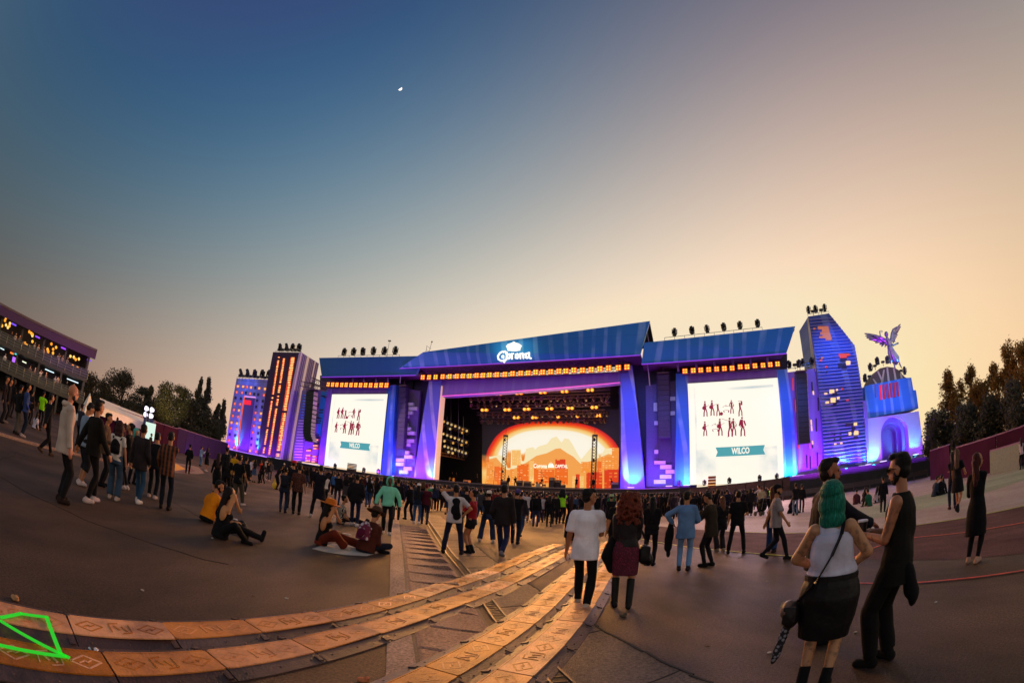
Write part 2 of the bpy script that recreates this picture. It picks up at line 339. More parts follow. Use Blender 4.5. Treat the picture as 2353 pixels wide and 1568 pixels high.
# ================================================================== CABLE RAMPS
def lidmat(h1, h2):
    m, nt, b = newmat('ramp_lid'); tc = N(nt, 'ShaderNodeTexCoord'); oi = N(nt, 'ShaderNodeObjectInfo')
    ad = N(nt, 'ShaderNodeVectorMath', operation='ADD'); L(nt, tc.outputs['Object'], ad.inputs[0]); L(nt, oi.outputs['Location'], ad.inputs[1])
    n1 = N(nt, 'ShaderNodeTexNoise', i_Scale=2.2, i_Detail=6., i_Roughness=.65); L(nt, ad.outputs[0], n1.inputs['Vector'])
    n2 = N(nt, 'ShaderNodeTexNoise', i_Scale=30., i_Detail=3.); L(nt, ad.outputs[0], n2.inputs['Vector'])
    a = ramp(nt, n1.outputs['Fac'], [(.33, srgb(h2)), (.58, srgb(h1))]); c = N(nt, 'ShaderNodeHueSaturation')
    mr = N(nt, 'ShaderNodeMapRange'); L(nt, oi.outputs['Random'], mr.inputs['Value']); mr.inputs['To Min'].default_value = .6; mr.inputs['To Max'].default_value = 1.25
    L(nt, mr.outputs[0], c.inputs['Value']); L(nt, a.outputs['Color'], c.inputs['Color'])
    ms = N(nt, 'ShaderNodeMapRange'); L(nt, oi.outputs['Random'], ms.inputs['Value']); ms.inputs['To Min'].default_value = 1.1; ms.inputs['To Max'].default_value = .72
    L(nt, ms.outputs[0], c.inputs['Saturation']); L(nt, c.outputs['Color'], b.inputs['Base Color'])
    rr = N(nt, 'ShaderNodeMapRange'); L(nt, n2.outputs['Fac'], rr.inputs['Value']); rr.inputs['To Min'].default_value = .38; rr.inputs['To Max'].default_value = .7; L(nt, rr.outputs[0], b.inputs['Roughness'])
    v = N(nt, 'ShaderNodeTexVoronoi', i_Scale=48.); L(nt, tc.outputs['Object'], v.inputs['Vector'])
    bp = N(nt, 'ShaderNodeBump', i_Strength=.5, i_Distance=.006, invert=True); L(nt, v.outputs['Distance'], bp.inputs['Height']); L(nt, bp.outputs['Normal'], b.inputs['Normal']); return m
LID = lidmat('f2900f', 'a85c18'); FLAP = lidmat('5a3a33', '38231f')
def catmull(P, step):
    out = []; P = [Vector((p[0], p[1], 0)) for p in P]
    for i in range(len(P)-1):
        p0, p1, p2, p3 = P[max(i-1, 0)], P[i], P[i+1], P[min(i+2, len(P)-1)]
        for q in range(12):
            t = q/12; out.append(.5*((2*p1)+(p2-p0)*t+(2*p0-5*p1+4*p2-p3)*t*t+(3*p1-p0-3*p2+p3)*t**3))
    out.append(P[-1]); res = [out[0]]; acc = 0
    for a, b in zip(out, out[1:]):
        d = (b-a).length
        while acc+d >= step:
            t = (step-acc)/d; a = a.lerp(b, t); res.append(a.copy()); d = (b-a).length; acc = 0
        acc += d
    return res
def seg_proto():
    Ls, h = .90, .052
    def rb(x0, z0, x1, z1, y0=0, y1=Ls, t=.012):
        return prism([(x0, y0, z0), (x1, y0, z1), (x1, y0, z1-t), (x0, y0, z0-t)], (0, y1-y0, 0))
    lid = [box((0, Ls/2, h-.006), (.30, Ls-.012, .014))]
    # centre hinge lip
    lid.append(box((-.154, Ls/2, h-.001), (.012, Ls-.05, .010))); lid.append(box((.154, Ls/2, h-.001), (.012, Ls-.05, .010)))
    sym = []
    def dia(cy, a, b, wd, z=h+.0015):
        P = [Vector((0, cy-a, z)), Vector((b, cy, z)), Vector((0, cy+a, z)), Vector((-b, cy, z))]
        return [bar(P[i], P[(i+1) % 4], wd, .0025) for i in range(4)]
    for cy in (.17, .73):
        sym += dia(cy, .12, .085, .016)
        z = h+.004; bolt = [(-.02, cy+.05, z), (.012, cy+.008, z), (-.012, cy-.002, z), (.022, cy-.055, z)]
        sym += [bar(bolt[i], bolt[i+1], .012, .0025) for i in range(3)]
    sym += [bar((-.07, .36, h+.003), (.07, .36, h+.003), .01, .006), bar((-.07, .54, h+.003), (.07, .54, h+.003), .01, .006), bar((-.07, .36, h+.003), (-.09, .45, h+.003), .01, .006), bar((.07, .54, h+.003), (.09, .45, h+.003), .01, .006),
            bar((-.04, .40, h+.003), (.03, .44, h+.003), .02, .005), bar((-.03, .47, h+.003), (.05, .50, h+.003), .02, .005)]
    fl = []
    for s in (-1, 1):
        f = [prism([(s*.162, 0.0, h-.006), (s*.288, 0.0, .012), (s*.288, 0.0, .001), (s*.162, 0.0, .001)], (0, Ls-.006, 0))]
        f += [caps((s*.225, cy, .024), .012, (s*.225, cy+.001, .025), .012, 8) for cy in (.12, .45, .78)]
        f += [bar((s*.20, .86, .044), (s*.27, .86, .024), .05, .012)]
        fl.append(f)
    base = [box((0, Ls/2, .018), (.318, Ls-.004, .034))]
    return lid, sym, fl, base
lid, sym, fl, base = seg_proto()
me_l, me_s, me_b = mesh_from('lid', lid), mesh_from('emblem', sym), mesh_from('base', base); me_f = [mesh_from('side_ramp', f) for f in fl]
for me, m in ((me_l, LID), (me_s, LID), (me_b, FLAP), (me_f[0], FLAP), (me_f[1], FLAP)): me.materials.append(m)
runs = {'leftmost run': [(-3.6, .2), (-3.2, 1.0), (-2.92, 1.66), (-2.71, 2.05), (-2.36, 2.87), (-1.89, 3.93), (-1.63, 4.49), (-1.22, 5.51), (-.66, 7.01), (-.02, 8.7), (.61, 10.6), (1.35, 12.6), (2.1, 14.4)],
        'second run from the left': [(-3.0, .1), (-2.65, .85), (-2.42, 1.42), (-2.21, 1.84), (-1.94, 2.48), (-1.58, 3.32), (-1.3, 4.0), (-1.02, 4.68), (-.70, 5.5), (-.32, 6.38), (.03, 7.2), (.70, 9.0), (1.39, 10.9), (2.1, 12.7), (2.8, 14.4)],
        'third run from the left': [(-1.1, 1.8), (-.80, 2.5), (-.50, 3.2), (-.28, 3.71), (.03, 4.45), (.27, 5.03), (.6, 5.9), (.81, 6.54), (1.16, 7.55), (1.95, 9.8), (2.7, 11.96), (3.66, 14.7)],
        'rightmost run': [(-.55, 1.9), (-.22, 2.6), (.12, 3.38), (.37, 3.95), (.6, 4.5), (.78, 4.95), (.98, 5.5), (1.54, 7.1), (2.03, 8.5), (2.62, 10.1), (3.3, 12.0), (4.0, 13.9)]}
for nm, P in runs.items():
    pts = catmull(P, .905)
    for i, (a, b) in enumerate(zip(pts, pts[1:])):
        e = bpy.data.objects.new('cable_ramp', None); COL.objects.link(e); e.empty_display_size = .2; d = b-a
        e.location = (a.x, a.y, .002); e.rotation_euler = (0, 0, math.atan2(d.y, d.x)-math.pi/2)
        tag(e, 'orange lidded cable ramp, %s from the near end of the %s' % (ORD[i], nm), 'cable ramp', 'cable ramps laid end to end')
        wonky = random.random() < .3
        l = obj('lid', me_l, None, e); s = obj('emblem', me_s, None, l)
        if wonky: l.rotation_euler = (rad(random.uniform(.6, 1.8)), 0, rad(random.uniform(-2.2, 2.2))); l.location = (0, 0, .002)
        obj('base', me_b, None, e)
        for k in (0, 1): obj('side_ramp', me_f[k], None, e)
# bright green emissive line lying over the ramps at bottom left
gt = [('b1', 0, 1090), ('b1', 150, 1060), ('b1', 340, 1085), ('b1', 440, 1345), ('b1', 490, 1375), ('b1', 0, 1290)]
gp = [gnd(*cv(*q), .075) for q in gt]+[gnd(*cv('b1', 0, 1110), .075)]; gbits = []
for a, b in ((0, 1), (1, 2), (2, 3), (4, 5), (6, 4)): gbits.append(bar(gp[a], gp[b]+(gp[b]-gp[a]).normalized()*.02, .036, .006))
solo('green_line', gbits, mat((.03, .5, .03), .6, 0, (.02, .8, .02), .5, 0), 'bright green zigzag line lying across the ramps at bottom left', 'green line')
for (c, x, y, h) in (('b1', 682, 1348, 'e8e0e0'), ('b1', 108, 962, 'b88a60'), ('b2', 980, 955, 'c8b8a8'), ('b3', 1345, 1085, '5a4c40'), ('b2', 680, 1560, 'c87850')):
    p = gnd(*cv(c, x, y)); s = .05
    solo('paper_scrap', [ell(p+Vector((0, 0, .02)), (s, s*.7, .02), None, 7, 5), ell(p+Vector((.03, .01, .03)), (s*.5, s*.6, .03), None, 6, 4)], cloth(h), {'b1682': 'white crumpled paper between the two left ramp runs', 'b1108': 'small orange scrap on the asphalt at far left', 'b2980': 'pale crumpled paper where the kerb meets the ramps', 'b31345': 'crumpled leaf behind the high heeled boots', 'b2680': 'orange scrap at the bottom edge near the kerb'}[c+str(x)], 'litter')
# ================================================================== STAGE
def panelmat(name, base, stripe, rough=.6, sc=.42, rot=.5, amt=.75, stretch=.22):
    """stage fabric with lighter wood-grain streaks, printed on roofs, projected light painted in on panels, laid out along the stage front"""
    m, nt, b = newmat(name); ge = N(nt, 'ShaderNodeNewGeometry')
    ds = N(nt, 'ShaderNodeVectorMath', operation='DOT_PRODUCT'); L(nt, ge.outputs['Position'], ds.inputs[0]); ds.inputs[1].default_value = tuple(SX)
    sp = N(nt, 'ShaderNodeSeparateXYZ'); L(nt, ge.outputs['Position'], sp.inputs[0]); cb = N(nt, 'ShaderNodeCombineXYZ')
    L(nt, ds.outputs['Value'], cb.inputs['X']); L(nt, sp.outputs['Z'], cb.inputs['Y'])
    mp = N(nt, 'ShaderNodeMapping'); mp.inputs['Rotation'].default_value = (0, 0, rot); mp.inputs['Scale'].default_value = (sc, sc*stretch, 1); L(nt, cb.outputs[0], mp.inputs['Vector'])
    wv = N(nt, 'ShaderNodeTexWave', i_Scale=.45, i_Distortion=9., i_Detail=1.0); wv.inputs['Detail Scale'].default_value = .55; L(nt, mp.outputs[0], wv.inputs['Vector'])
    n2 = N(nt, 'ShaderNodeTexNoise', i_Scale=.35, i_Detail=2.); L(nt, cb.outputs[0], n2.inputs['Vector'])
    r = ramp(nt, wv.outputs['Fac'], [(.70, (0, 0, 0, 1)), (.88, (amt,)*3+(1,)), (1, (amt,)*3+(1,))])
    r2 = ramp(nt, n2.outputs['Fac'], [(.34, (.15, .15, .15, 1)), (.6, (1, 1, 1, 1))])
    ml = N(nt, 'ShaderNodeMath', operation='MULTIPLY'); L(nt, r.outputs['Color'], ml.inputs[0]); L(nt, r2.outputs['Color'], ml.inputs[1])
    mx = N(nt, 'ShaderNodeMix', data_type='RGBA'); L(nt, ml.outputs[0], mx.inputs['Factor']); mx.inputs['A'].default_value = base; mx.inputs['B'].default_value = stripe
    # faint panel seams
    br = N(nt, 'ShaderNodeTexBrick', i_Scale=1.); br.offset = 0; br.inputs['Brick Width'].default_value = 4.2; br.inputs['Row Height'].default_value = 4.4; br.inputs['Mortar Size'].default_value = .018
    L(nt, cb.outputs[0], br.inputs['Vector']); mz = N(nt, 'ShaderNodeMix', data_type='RGBA', blend_type='MULTIPLY'); L(nt, br.outputs['Fac'], mz.inputs['Factor']); L(nt, mx.outputs['Result'], mz.inputs['A']); mz.inputs['B'].default_value = (.75, .75, .78, 1)
    L(nt, mz.outputs['Result'], b.inputs['Base Color']); b.inputs['Roughness'].default_value = rough; return m
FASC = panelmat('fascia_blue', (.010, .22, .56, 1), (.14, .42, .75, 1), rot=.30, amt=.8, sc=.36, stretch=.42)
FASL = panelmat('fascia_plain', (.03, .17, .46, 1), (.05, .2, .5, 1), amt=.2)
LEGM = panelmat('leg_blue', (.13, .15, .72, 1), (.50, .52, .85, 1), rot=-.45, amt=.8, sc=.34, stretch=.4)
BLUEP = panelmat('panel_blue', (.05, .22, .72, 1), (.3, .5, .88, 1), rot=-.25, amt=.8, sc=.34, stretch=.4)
LILAC = panelmat('panel_lilac', (.26, .15, .60, 1), (.4, .4, .7, 1), amt=.2)
DKP = mat((.05, .035, .10), .7, 0, None, 1, .2)
DKP2 = mat((.11, .07, .22), .6, 0, None, 1, .15)
WHT = mat((.55, .52, .62), .5, 0, None, 1, .1)
SKIRT = mat((.020, .016, .024), .8, 0, None, 1, .25, .2, 6)
def slab(c, pts, w, th):
    """traced outline at stage depth w, extruded th metres backward"""
    P = [ST(c, p[0], p[1], p[2] if len(p) > 2 else w) for p in pts]
    return prism(P, SN*th)
def Sxz(c, x, y, w=0): return onst(*cv(c, x, y), w)
def sbox(s0, s1, z0, z1, w0, w1):
    return prism([SW(s0, w0, z0), SW(s1, w0, z0), SW(s1, w0, z1), SW(s0, w0, z1)], SN*(w1-w0))
DZ = 2.3
# ---- main stage: deck, walls, legs, header, roof
sL, _ = Sxz('3', 255, 1325); sR, _ = Sxz('3', 2025, 1395)
stg = Thing('main_stage', 'giant blue and violet festival stage with slanted roof and glowing backdrop', 'stage', SW((sL+sR)/2, 0, 0))
sA = Sxz('V', 905, 1090, -1.5)[0]; sB = Sxz('V', 1560, 1120, -1.5)[0]
stg.part('deck', [sbox(sA, sB, 0, DZ, -1.5, 16)], SKIRT)
stg.part('deck_lip', [sbox(sA, sB, DZ+.01, DZ+.16, -1.56, -1.3), sbox(sA, sB, DZ-.5, DZ-.44, -1.62, -1.5)], mat((.15, .12, .16), .5, .4, None, 1, .2))
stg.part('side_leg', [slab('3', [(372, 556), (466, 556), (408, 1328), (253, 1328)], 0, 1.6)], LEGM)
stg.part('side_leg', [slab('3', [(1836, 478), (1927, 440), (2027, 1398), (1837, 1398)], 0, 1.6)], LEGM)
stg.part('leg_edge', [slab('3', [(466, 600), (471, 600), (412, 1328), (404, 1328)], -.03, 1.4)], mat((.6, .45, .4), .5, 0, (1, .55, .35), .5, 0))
stg.part('header_beam', [slab('3', [(462, 562, .3), (1836, 490, .3), (1836, 578, .3), (462, 682, .3)], .3, 1.5)], LILAC)
hd = [slab('3', [(470, 676), (1836, 572), (1836, 578), (470, 682)], .22, .06)]
stg.part('header_light_strip', hd, glow('ff5ad8', 1.1))
bw0, bh = .9, 17
# interior walls and ceiling, all dark
il, ir = Sxz('3', 440, 1325, 1.6)[0], Sxz('3', 1850, 1395, 1.6)[0]
topz = Sxz('3', 1836, 470, .3)[1]
stg.part('inner_wall', [sbox(il-7, il-6.6, DZ, 19, 1.7, 15)], BLACK); stg.part('inner_wall', [sbox(ir+.2, ir+.5, DZ, 19, 1.7, 15)], BLACK)
stg.part('back_wall', [sbox(il-7, ir+.5, DZ, 19, 14.6, 15)], BLACK); stg.part('ceiling', [sbox(il-7, ir+.5, topz-.2, topz, 1.7, 15)], BLACK)
def fascia(c, pts, wtop, wbot, m, strip=True, name='roof_fascia'):
    """pts: TL, TR, BR, BL; top edge leans out"""
    q = [(p[0], p[1], wtop if i < 2 else wbot) for i, p in enumerate(pts)]
    P = [ST(c, *p) for p in q]; o = stg.part(name, [prism(P, SN*.5)], m)
    if strip:
        e = (P[1]-P[0]).normalized(); d = Vector((0, 0, -.12)); nb = [bar(P[3]+d-SN*.05, P[2]+d-SN*.05, .10, .10)]
        stg.part('edge_light_strip', nb, glow('9a3cf0', .85), o)
    return P, o
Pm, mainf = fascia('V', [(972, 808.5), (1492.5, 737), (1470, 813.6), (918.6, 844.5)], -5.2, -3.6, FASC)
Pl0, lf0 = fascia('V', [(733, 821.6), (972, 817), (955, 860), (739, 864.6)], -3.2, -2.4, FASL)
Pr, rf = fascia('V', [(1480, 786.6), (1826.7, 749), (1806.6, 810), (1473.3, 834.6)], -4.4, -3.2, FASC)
# soffits/roof decks behind the fascias
for P, m_ in ((Pm, FASC), (Pl0, FASL), (Pr, FASC)):
    a, b = P[3]+Vector((0, 0, .25)), P[2]+Vector((0, 0, .25)); t0, t1 = P[0], P[1]
    stg.part('roof_soffit', [prism([a+SN*.6, b+SN*.6, b+SN*6, a+SN*6], Vector((0, 0, .2)))], mat((.08, .035, .07), .8, 0, None, 1, .3))
    stg.part('roof_deck', [prism([t0+SN*.6-Vector((0, 0, .3)), t1+SN*.6-Vector((0, 0, .3)), t1+SN*9-Vector((0, 0, .6)), t0+SN*9-Vector((0, 0, .6))], Vector((0, 0, .2)))], BLACK)
# dark recessed back panels between the pieces
for q_ in [slab('V', [(900, 855), (1012, 850), (1000, 1105), (892, 1100)], 2.2, .3), slab('V', [(1420, 838), (1600, 826), (1600, 1125), (1420, 1125)], 2.2, .3),
         slab('V', [(735, 862), (1000, 850), (1000, 905), (735, 895)], 2.6, .3), slab('V', [(1478, 835), (1808, 812), (1808, 870), (1478, 895)], 2.6, .3)]: stg.part('rear_scaffold_cover', [q_], DKP)
# trusses below the roofs
def truss(p0, p1, w, n, r=.04):
    p0, p1 = Vector(p0), Vector(p1); u, v, d = frame(p1-p0); C = [u*(a*w/2)+v*(b*w/2) for a, b in ((-1, -1), (1, -1), (1, 1), (-1, 1))]
    B = [tube(p0+c, r, p1+c, r, 5) for c in C]
    for i in range(n):
        a = p0.lerp(p1, i/n); b = p0.lerp(p1, (i+1)/n)
        for k in range(4): B.append(tube(a+C[k], r*.6, b+C[(k+1) % 4], r*.6, 4))
    return B
TRM = mat((.16, .10, .12), .45, .7, None, 1, .2)
tr = truss(ST('3', 300, 492, -1), ST('3', 1900, 408, -1), .7, 50)+truss(ST('3', 330, 550, -.4), ST('3', 1900, 478, -.4), .5, 50)
stg.part('roof_truss', tr, TRM)
stg.part('roof_truss', truss(ST('2', 935, 462, -.6), ST('2', 1400, 455, -.6), .5, 20)+truss(ST('4', 520, 505, -.6), ST('4', 1262, 455, -.6), .5, 24), TRM)
hg = []
for x in (1135, 1218, 1311, 1402): hg.append(bar(ST('2', x, 415, -1), ST('2', x, 480, -1), .22, .1))
for x, y in ((485, 418), (625, 408), (765, 400), (905, 388), (1040, 380), (1170, 370)): hg.append(bar(ST('4', x, y, -1), ST('4', x+4, y+75, -1), .3, .1))
for x, y0, y1 in ((2048, 190, 265), (260, 190, 262)): pass
hg += [bar(ST('4', 253, 432, -2), ST('4', 272, 600, -2), .12, .12), bar(ST('4', 250, 190, -4), ST('4', 263, 262, -4), .06, .06), bar(ST('3', 157, 520, -2), ST('3', 150, 580, -2), .12, .12)]
for h_ in hg: stg.part('hanger', [h_], mat((.35, .22, .5), .4, .6, None, 1, .2))
# panels with blocky relief between screen and stage leg
stg.part('relief_panel', [slab('3', [(108, 600), (305, 640), (262, 1315), (92, 1290)], .9, .5)], DKP2)
stg.part('relief_panel', [slab('4', [(238, 600), (470, 560), (462, 1370), (240, 1370)], .9, .5)], DKP2)
stg.part('relief_panel', [slab('4', [(318, 512), (424, 505), (440, 1190), (330, 1190)], .6, .3)], DKP)
bl = [(205, 728, 46, 24), (216, 760, 64, 26), (205, 792, 40, 26), (198, 822, 14, 24), (194, 885, 12, 24), (192, 915, 40, 26), (198, 948, 64, 26), (194, 1008, 62, 26), (190, 1037, 34, 24), (190, 1098, 28, 24), (184, 1130, 62, 26), (120, 1155, 62, 26), (118, 1186, 60, 26), (178, 1220, 62, 26), (144, 1246, 66, 26)]
for x, y, a, b in bl: stg.part('relief_block', [slab('3', [(x, y), (x+a, y+1), (x+a-1, y+b+1), (x-1, y+b)], .45, .44)], WHT)
br = [(300, 730, 28, 64), (305, 870, 27, 30), (428, 684, 40, 30), (430, 795, 34, 30), (305, 1090, 30, 30), (305, 1174, 86, 26), (350, 1205, 87, 32), (392, 1242, 70, 30), (348, 1280, 88, 30), (302, 1319, 90, 31)]
for x, y, a, b in br: stg.part('relief_block', [slab('4', [(x, y), (x+a, y-1), (x+a, y+b-1), (x, y+b)], .45, .14)], WHT)
# ---- screens and their frames
def quad_uv(c, TL, TR, BR, BL, w):
    P = [ST(c, *p, w) for p in (TL, TR, BR, BL)]
    def f(u, v, dw=0):   # u right, v down
        return P[0].lerp(P[1], u).lerp(P[3].lerp(P[2], u), v)-SN*dw
    return P, f
def screenmat():
    m, nt, b = newmat('video_screen_picture'); uv = N(nt, 'ShaderNodeUVMap'); sp = N(nt, 'ShaderNodeSeparateXYZ'); L(nt, uv.outputs[0], sp.inputs[0])
    n1 = N(nt, 'ShaderNodeTexNoise', i_Scale=4.5, i_Detail=6.); L(nt, uv.outputs[0], n1.inputs['Vector'])
    band = ramp(nt, sp.outputs['Y'], [(.05, (0, 0, 0, 1)), (.12, (.8,)*3+(1,)), (.33, (1,)*3+(1,)), (.345, (0, 0, 0, 1)), (.93, (0, 0, 0, 1))])
    edge = ramp(nt, sp.outputs['X'], [(.06, (0, 0, 0, 1)), (.07, (1, 1, 1, 1)), (.2, (.75,)*3+(1,)), (.3, (.12,)*3+(1,)), (.72, (.12,)*3+(1,)), (.82, (.7,)*3+(1,)), (.93, (.9,)*3+(1,)), (.94, (0, 0, 0, 1))])
    nr = ramp(nt, n1.outputs['Fac'], [(.38, (0, 0, 0, 1)), (.65, (1, 1, 1, 1))])
    a = N(nt, 'ShaderNodeMath', operation='MULTIPLY'); L(nt, band.outputs[0], a.inputs[0]); L(nt, edge.outputs[0], a.inputs[1])
    c = N(nt, 'ShaderNodeMath', operation='MULTIPLY'); L(nt, a.outputs[0], c.inputs[0]); L(nt, nr.outputs[0], c.inputs[1])
    c2 = N(nt, 'ShaderNodeMath', operation='MULTIPLY'); L(nt, c.outputs[0], c2.inputs[0]); c2.inputs[1].default_value = .8
    # faint printed frame line near the top
    t1 = ramp(nt, sp.outputs['Y'], [(.905, (0, 0, 0, 1)), (.915, (1, 1, 1, 1)), (.93, (1, 1, 1, 1)), (.94, (0, 0, 0, 1))]); t2 = ramp(nt, sp.outputs['X'], [(.40, (0, 0, 0, 1)), (.5, (.35,)*3+(1,)), (.7, (.7,)*3+(1,)), (.94, (.4,)*3+(1,)), (.945, (0, 0, 0, 1))])
    t3 = ramp(nt, sp.outputs['X'], [(.06, (0, 0, 0, 1)), (.066, (.5,)*3+(1,)), (.075, (.5,)*3+(1,)), (.085, (0, 0, 0, 1))])
    tm = N(nt, 'ShaderNodeMath', operation='MULTIPLY'); L(nt, t1.outputs[0], tm.inputs[0]); L(nt, t2.outputs[0], tm.inputs[1])
    n3 = N(nt, 'ShaderNodeMath', operation='MULTIPLY'); L(nt, t3.outputs[0], n3.inputs[0]); L(nt, nr.outputs[0], n3.inputs[1])
    s1 = N(nt, 'ShaderNodeMath', operation='MAXIMUM'); L(nt, c2.outputs[0], s1.inputs[0]); L(nt, tm.outputs[0], s1.inputs[1])
    s2 = N(nt, 'ShaderNodeMath', operation='MAXIMUM'); L(nt, s1.outputs[0], s2.inputs[0]); L(nt, n3.outputs[0], s2.inputs[1])
    mx = N(nt, 'ShaderNodeMix', data_type='RGBA'); L(nt, s2.outputs[0], mx.inputs['Factor']); mx.inputs['A'].default_value = srgb('f5efdf'); mx.inputs['B'].default_value = srgb('9fb4bd')
    b.inputs['Base Color'].default_value = (.01, .01, .01, 1); L(nt, mx.outputs['Result'], b.inputs['Emission Color']); b.inputs['Emission Strength'].default_value = 1.12; return m
SCRM = screenmat()
def sstroke(f, pts, r, dw=.03):
    out = []
    for a, b in zip(pts, pts[1:]):
        pa, pb = f(*a, dw), f(*b, dw); out.append(bar(pa, pb+(pb-pa)*.001, r*2, .03))
    return out
def disc(c, r, nrm, th=.03, n=12, ry=None):
    u, v, d = frame(nrm); return prism([c+u*(math.cos(2*math.pi*k/n)*r)+v*(math.sin(2*math.pi*k/n)*(ry or r)) for k in range(n)], d*th)
def fig(f, u, v0, v1, kind, W=13.3):
    """crimson silhouette of a standing musician, drawn flat on the screen picture"""
    h = v1-v0; o = []; k = h*W
    def st(pts, r): return sstroke(f, [(u+a*h, v0+b*h) for a, b in pts], r*k*.74)
    headless = kind in (2, 3)
    if not headless: o.append(disc(f(u, v0+.06*h, .03), .055*k, SN))
    if kind == 4: # crouched / lying shape
        o += st([(-.5, .3), (-.2, .12), (.15, .2), (.45, .12)], .09)+st([(-.4, .75), (0, .7), (.35, .75), (.3, 1)], .09)+st([(-.4, .75), (-.3, 1)], .06); return o
    o += st([(0, .14), (.01, .5)], .10 if kind != 6 else .17)
    o += st([(-.0, .46), (-.09, .75), (-.10, .98), (-.17, 1.0)], .055)+st([(.03, .46), (.11, .75), (.10, .98), (.16, 1.0)], .05)
    if kind == 0: o += st([(-.05, .2), (-.18, .42), (.12, .38)], .045)+st([(-.22, .46), (.28, .28)], .05)+[disc(f(u-.08*h, v0+.45*h, .035), .12*k, SN)]
    elif kind == 1: o += st([(-.08, .17), (-.16, .35), (-.12, .5)], .04)+st([(.08, .17), (.17, .35), (.13, .5)], .04)
    elif kind == 2: o += st([(-.12, .16), (.12, .16)], .05)+[disc(f(u+.26*h, v0+.85*h, .03), .13*k, SN)]
    elif kind == 3: o += st([(-.12, .05), (.14, .05), (.12, .3)], .08)
    elif kind == 5: o += st([(-.03, .18), (-.45, .05)], .045)+st([(.08, .2), (.18, .4)], .05)
    elif kind == 6: o += st([(-.10, .2), (-.17, .45), (-.1, .55)], .06)+st([(.1, .2), (.18, .45), (.1, .55)], .06)
    return o
CRIM = glow('8e0a34', 1.0)
def textbits(s, place, size, bold=0.0, width=None, th=.03):
    cu = bpy.data.curves.new('txt', 'FONT'); cu.body = s; cu.size = 1; cu.offset = bold; cu.align_x = 'CENTER'; cu.align_y = 'CENTER'; cu.resolution_u = 3
    o = bpy.data.objects.new('txt', cu); COL.objects.link(o); dg = bpy.context.evaluated_depsgraph_get(); dg.update(); me = bpy.data.meshes.new_from_object(o.evaluated_get(dg))
    bm = bmesh.new(); bm.from_mesh(me); r = bmesh.ops.extrude_face_region(bm, geom=bm.faces[:]); vs = [g for g in r['geom'] if isinstance(g, bmesh.types.BMVert)]
    bmesh.ops.translate(bm, vec=(0, 0, th), verts=vs); bm.verts.ensure_lookup_table()
    xs = [v.co.x for v in bm.verts]; W0 = max(xs)-min(xs); sc = size if width is None else width/W0
    V = [place(v.co.x*sc, v.co.y*(size if width else sc), v.co.z) for v in bm.verts]; bm.verts.index_update(); Fc = [tuple(v.index for v in q.verts) for q in bm.faces]
    bm.free(); bpy.data.objects.remove(o); bpy.data.curves.remove(cu); return V, Fc
figs = [(.175, .185, .34, 0), (.25, .18, .335, 0), (.31, .205, .34, 2), (.40, .235, .31, 4), (.46, .19, .325, 1), (.55, .20, .355, 3), (.165, .385, .53, 0), (.275, .41, .49, 4), (.325, .365, .535, 0), (.43, .36, .55, 5), (.47, .37, .54, 1), (.565, .36, .55, 6)]
def vscreen(c, TL, TR, BR, BL, lab):
    P, f = quad_uv(c, TL, TR, BR, BL, -.25); base = (P[2]+P[3])/2
    t = Thing('video_screen', lab, 'video screen', base, 'giant video screens')
    t.part('casing', [prism([p+SN*.04 for p in P], SN*.5)], BLACK)
    me = mesh_from('picture', [([P[3], P[2], P[1], P[0]], [(0, 1, 2, 3)])], t.o, recalc=False); uvl = me.uv_layers.new(name='UVMap')
    for k, uvv in enumerate(((0, 0), (1, 0), (1, 1), (0, 1))): uvl.data[k].uv = uvv
    pic = obj('picture', me, SCRM, t.e)
    for q in figs: t.part('silhouette', fig(f, *q), CRIM, pic)
    bn = [prism([f(.27, .645, .03), f(.80, .645, .03), f(.78, .69, .03), f(.80, .735, .03), f(.27, .735, .03), f(.29, .69, .03)], -SN*.02)]
    t.part('banner', bn, glow('4aa0a8', 1.0), pic)
    o0 = f(.535, .69, .08); ux = (f(.75, .69, .08)-f(.35, .69, .08)).normalized(); uy = Vector((0, 0, 1))
    t.part('banner_text', [textbits('WILCO', lambda x, y, z: o0+ux*x+uy*y-SN*z*.3, 1.1, .04, 2.5)], glow('f7f1e2', 1.05), pic)
    ln = [bar(f(.26, .75, .03), f(.81, .75, .03), .06, .02)]
    t.part('banner_line', ln, glow('cfe0de', 1.0), pic); return t, f
sl, fL = vscreen('2', (975, 553), (1401, 551), (1345, 1156), (914, 1096), 'left giant video screen showing crimson band silhouettes on a cream picture')
srn, fR = vscreen('4', (560, 583), (1249, 538), (1298, 1328), (577, 1358), 'right giant video screen, nearer and taller than the left one')
wl = Thing('screen_frame', 'violet frame structure around the left giant video screen', 'screen frame', ST('2', 900, 1100))
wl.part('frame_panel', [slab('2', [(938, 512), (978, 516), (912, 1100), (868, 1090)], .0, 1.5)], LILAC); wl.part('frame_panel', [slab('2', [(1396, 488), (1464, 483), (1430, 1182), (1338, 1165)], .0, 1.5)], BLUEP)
wl.part('frame_top', [slab('2', [(938, 508), (1462, 480), (1462, 556), (938, 558)], .15, 1.3)], LILAC)
wr_ = Thing('screen_frame', 'blue frame structure around the right giant video screen', 'screen frame', ST('4', 900, 1360))
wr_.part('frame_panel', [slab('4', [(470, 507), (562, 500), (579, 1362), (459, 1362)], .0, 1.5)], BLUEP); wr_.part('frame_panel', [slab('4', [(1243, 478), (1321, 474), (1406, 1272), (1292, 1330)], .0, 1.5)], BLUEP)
wr_.part('frame_top', [slab('4', [(470, 505), (1321, 472), (1321, 536), (470, 590)], .15, 1.3)], LILAC)
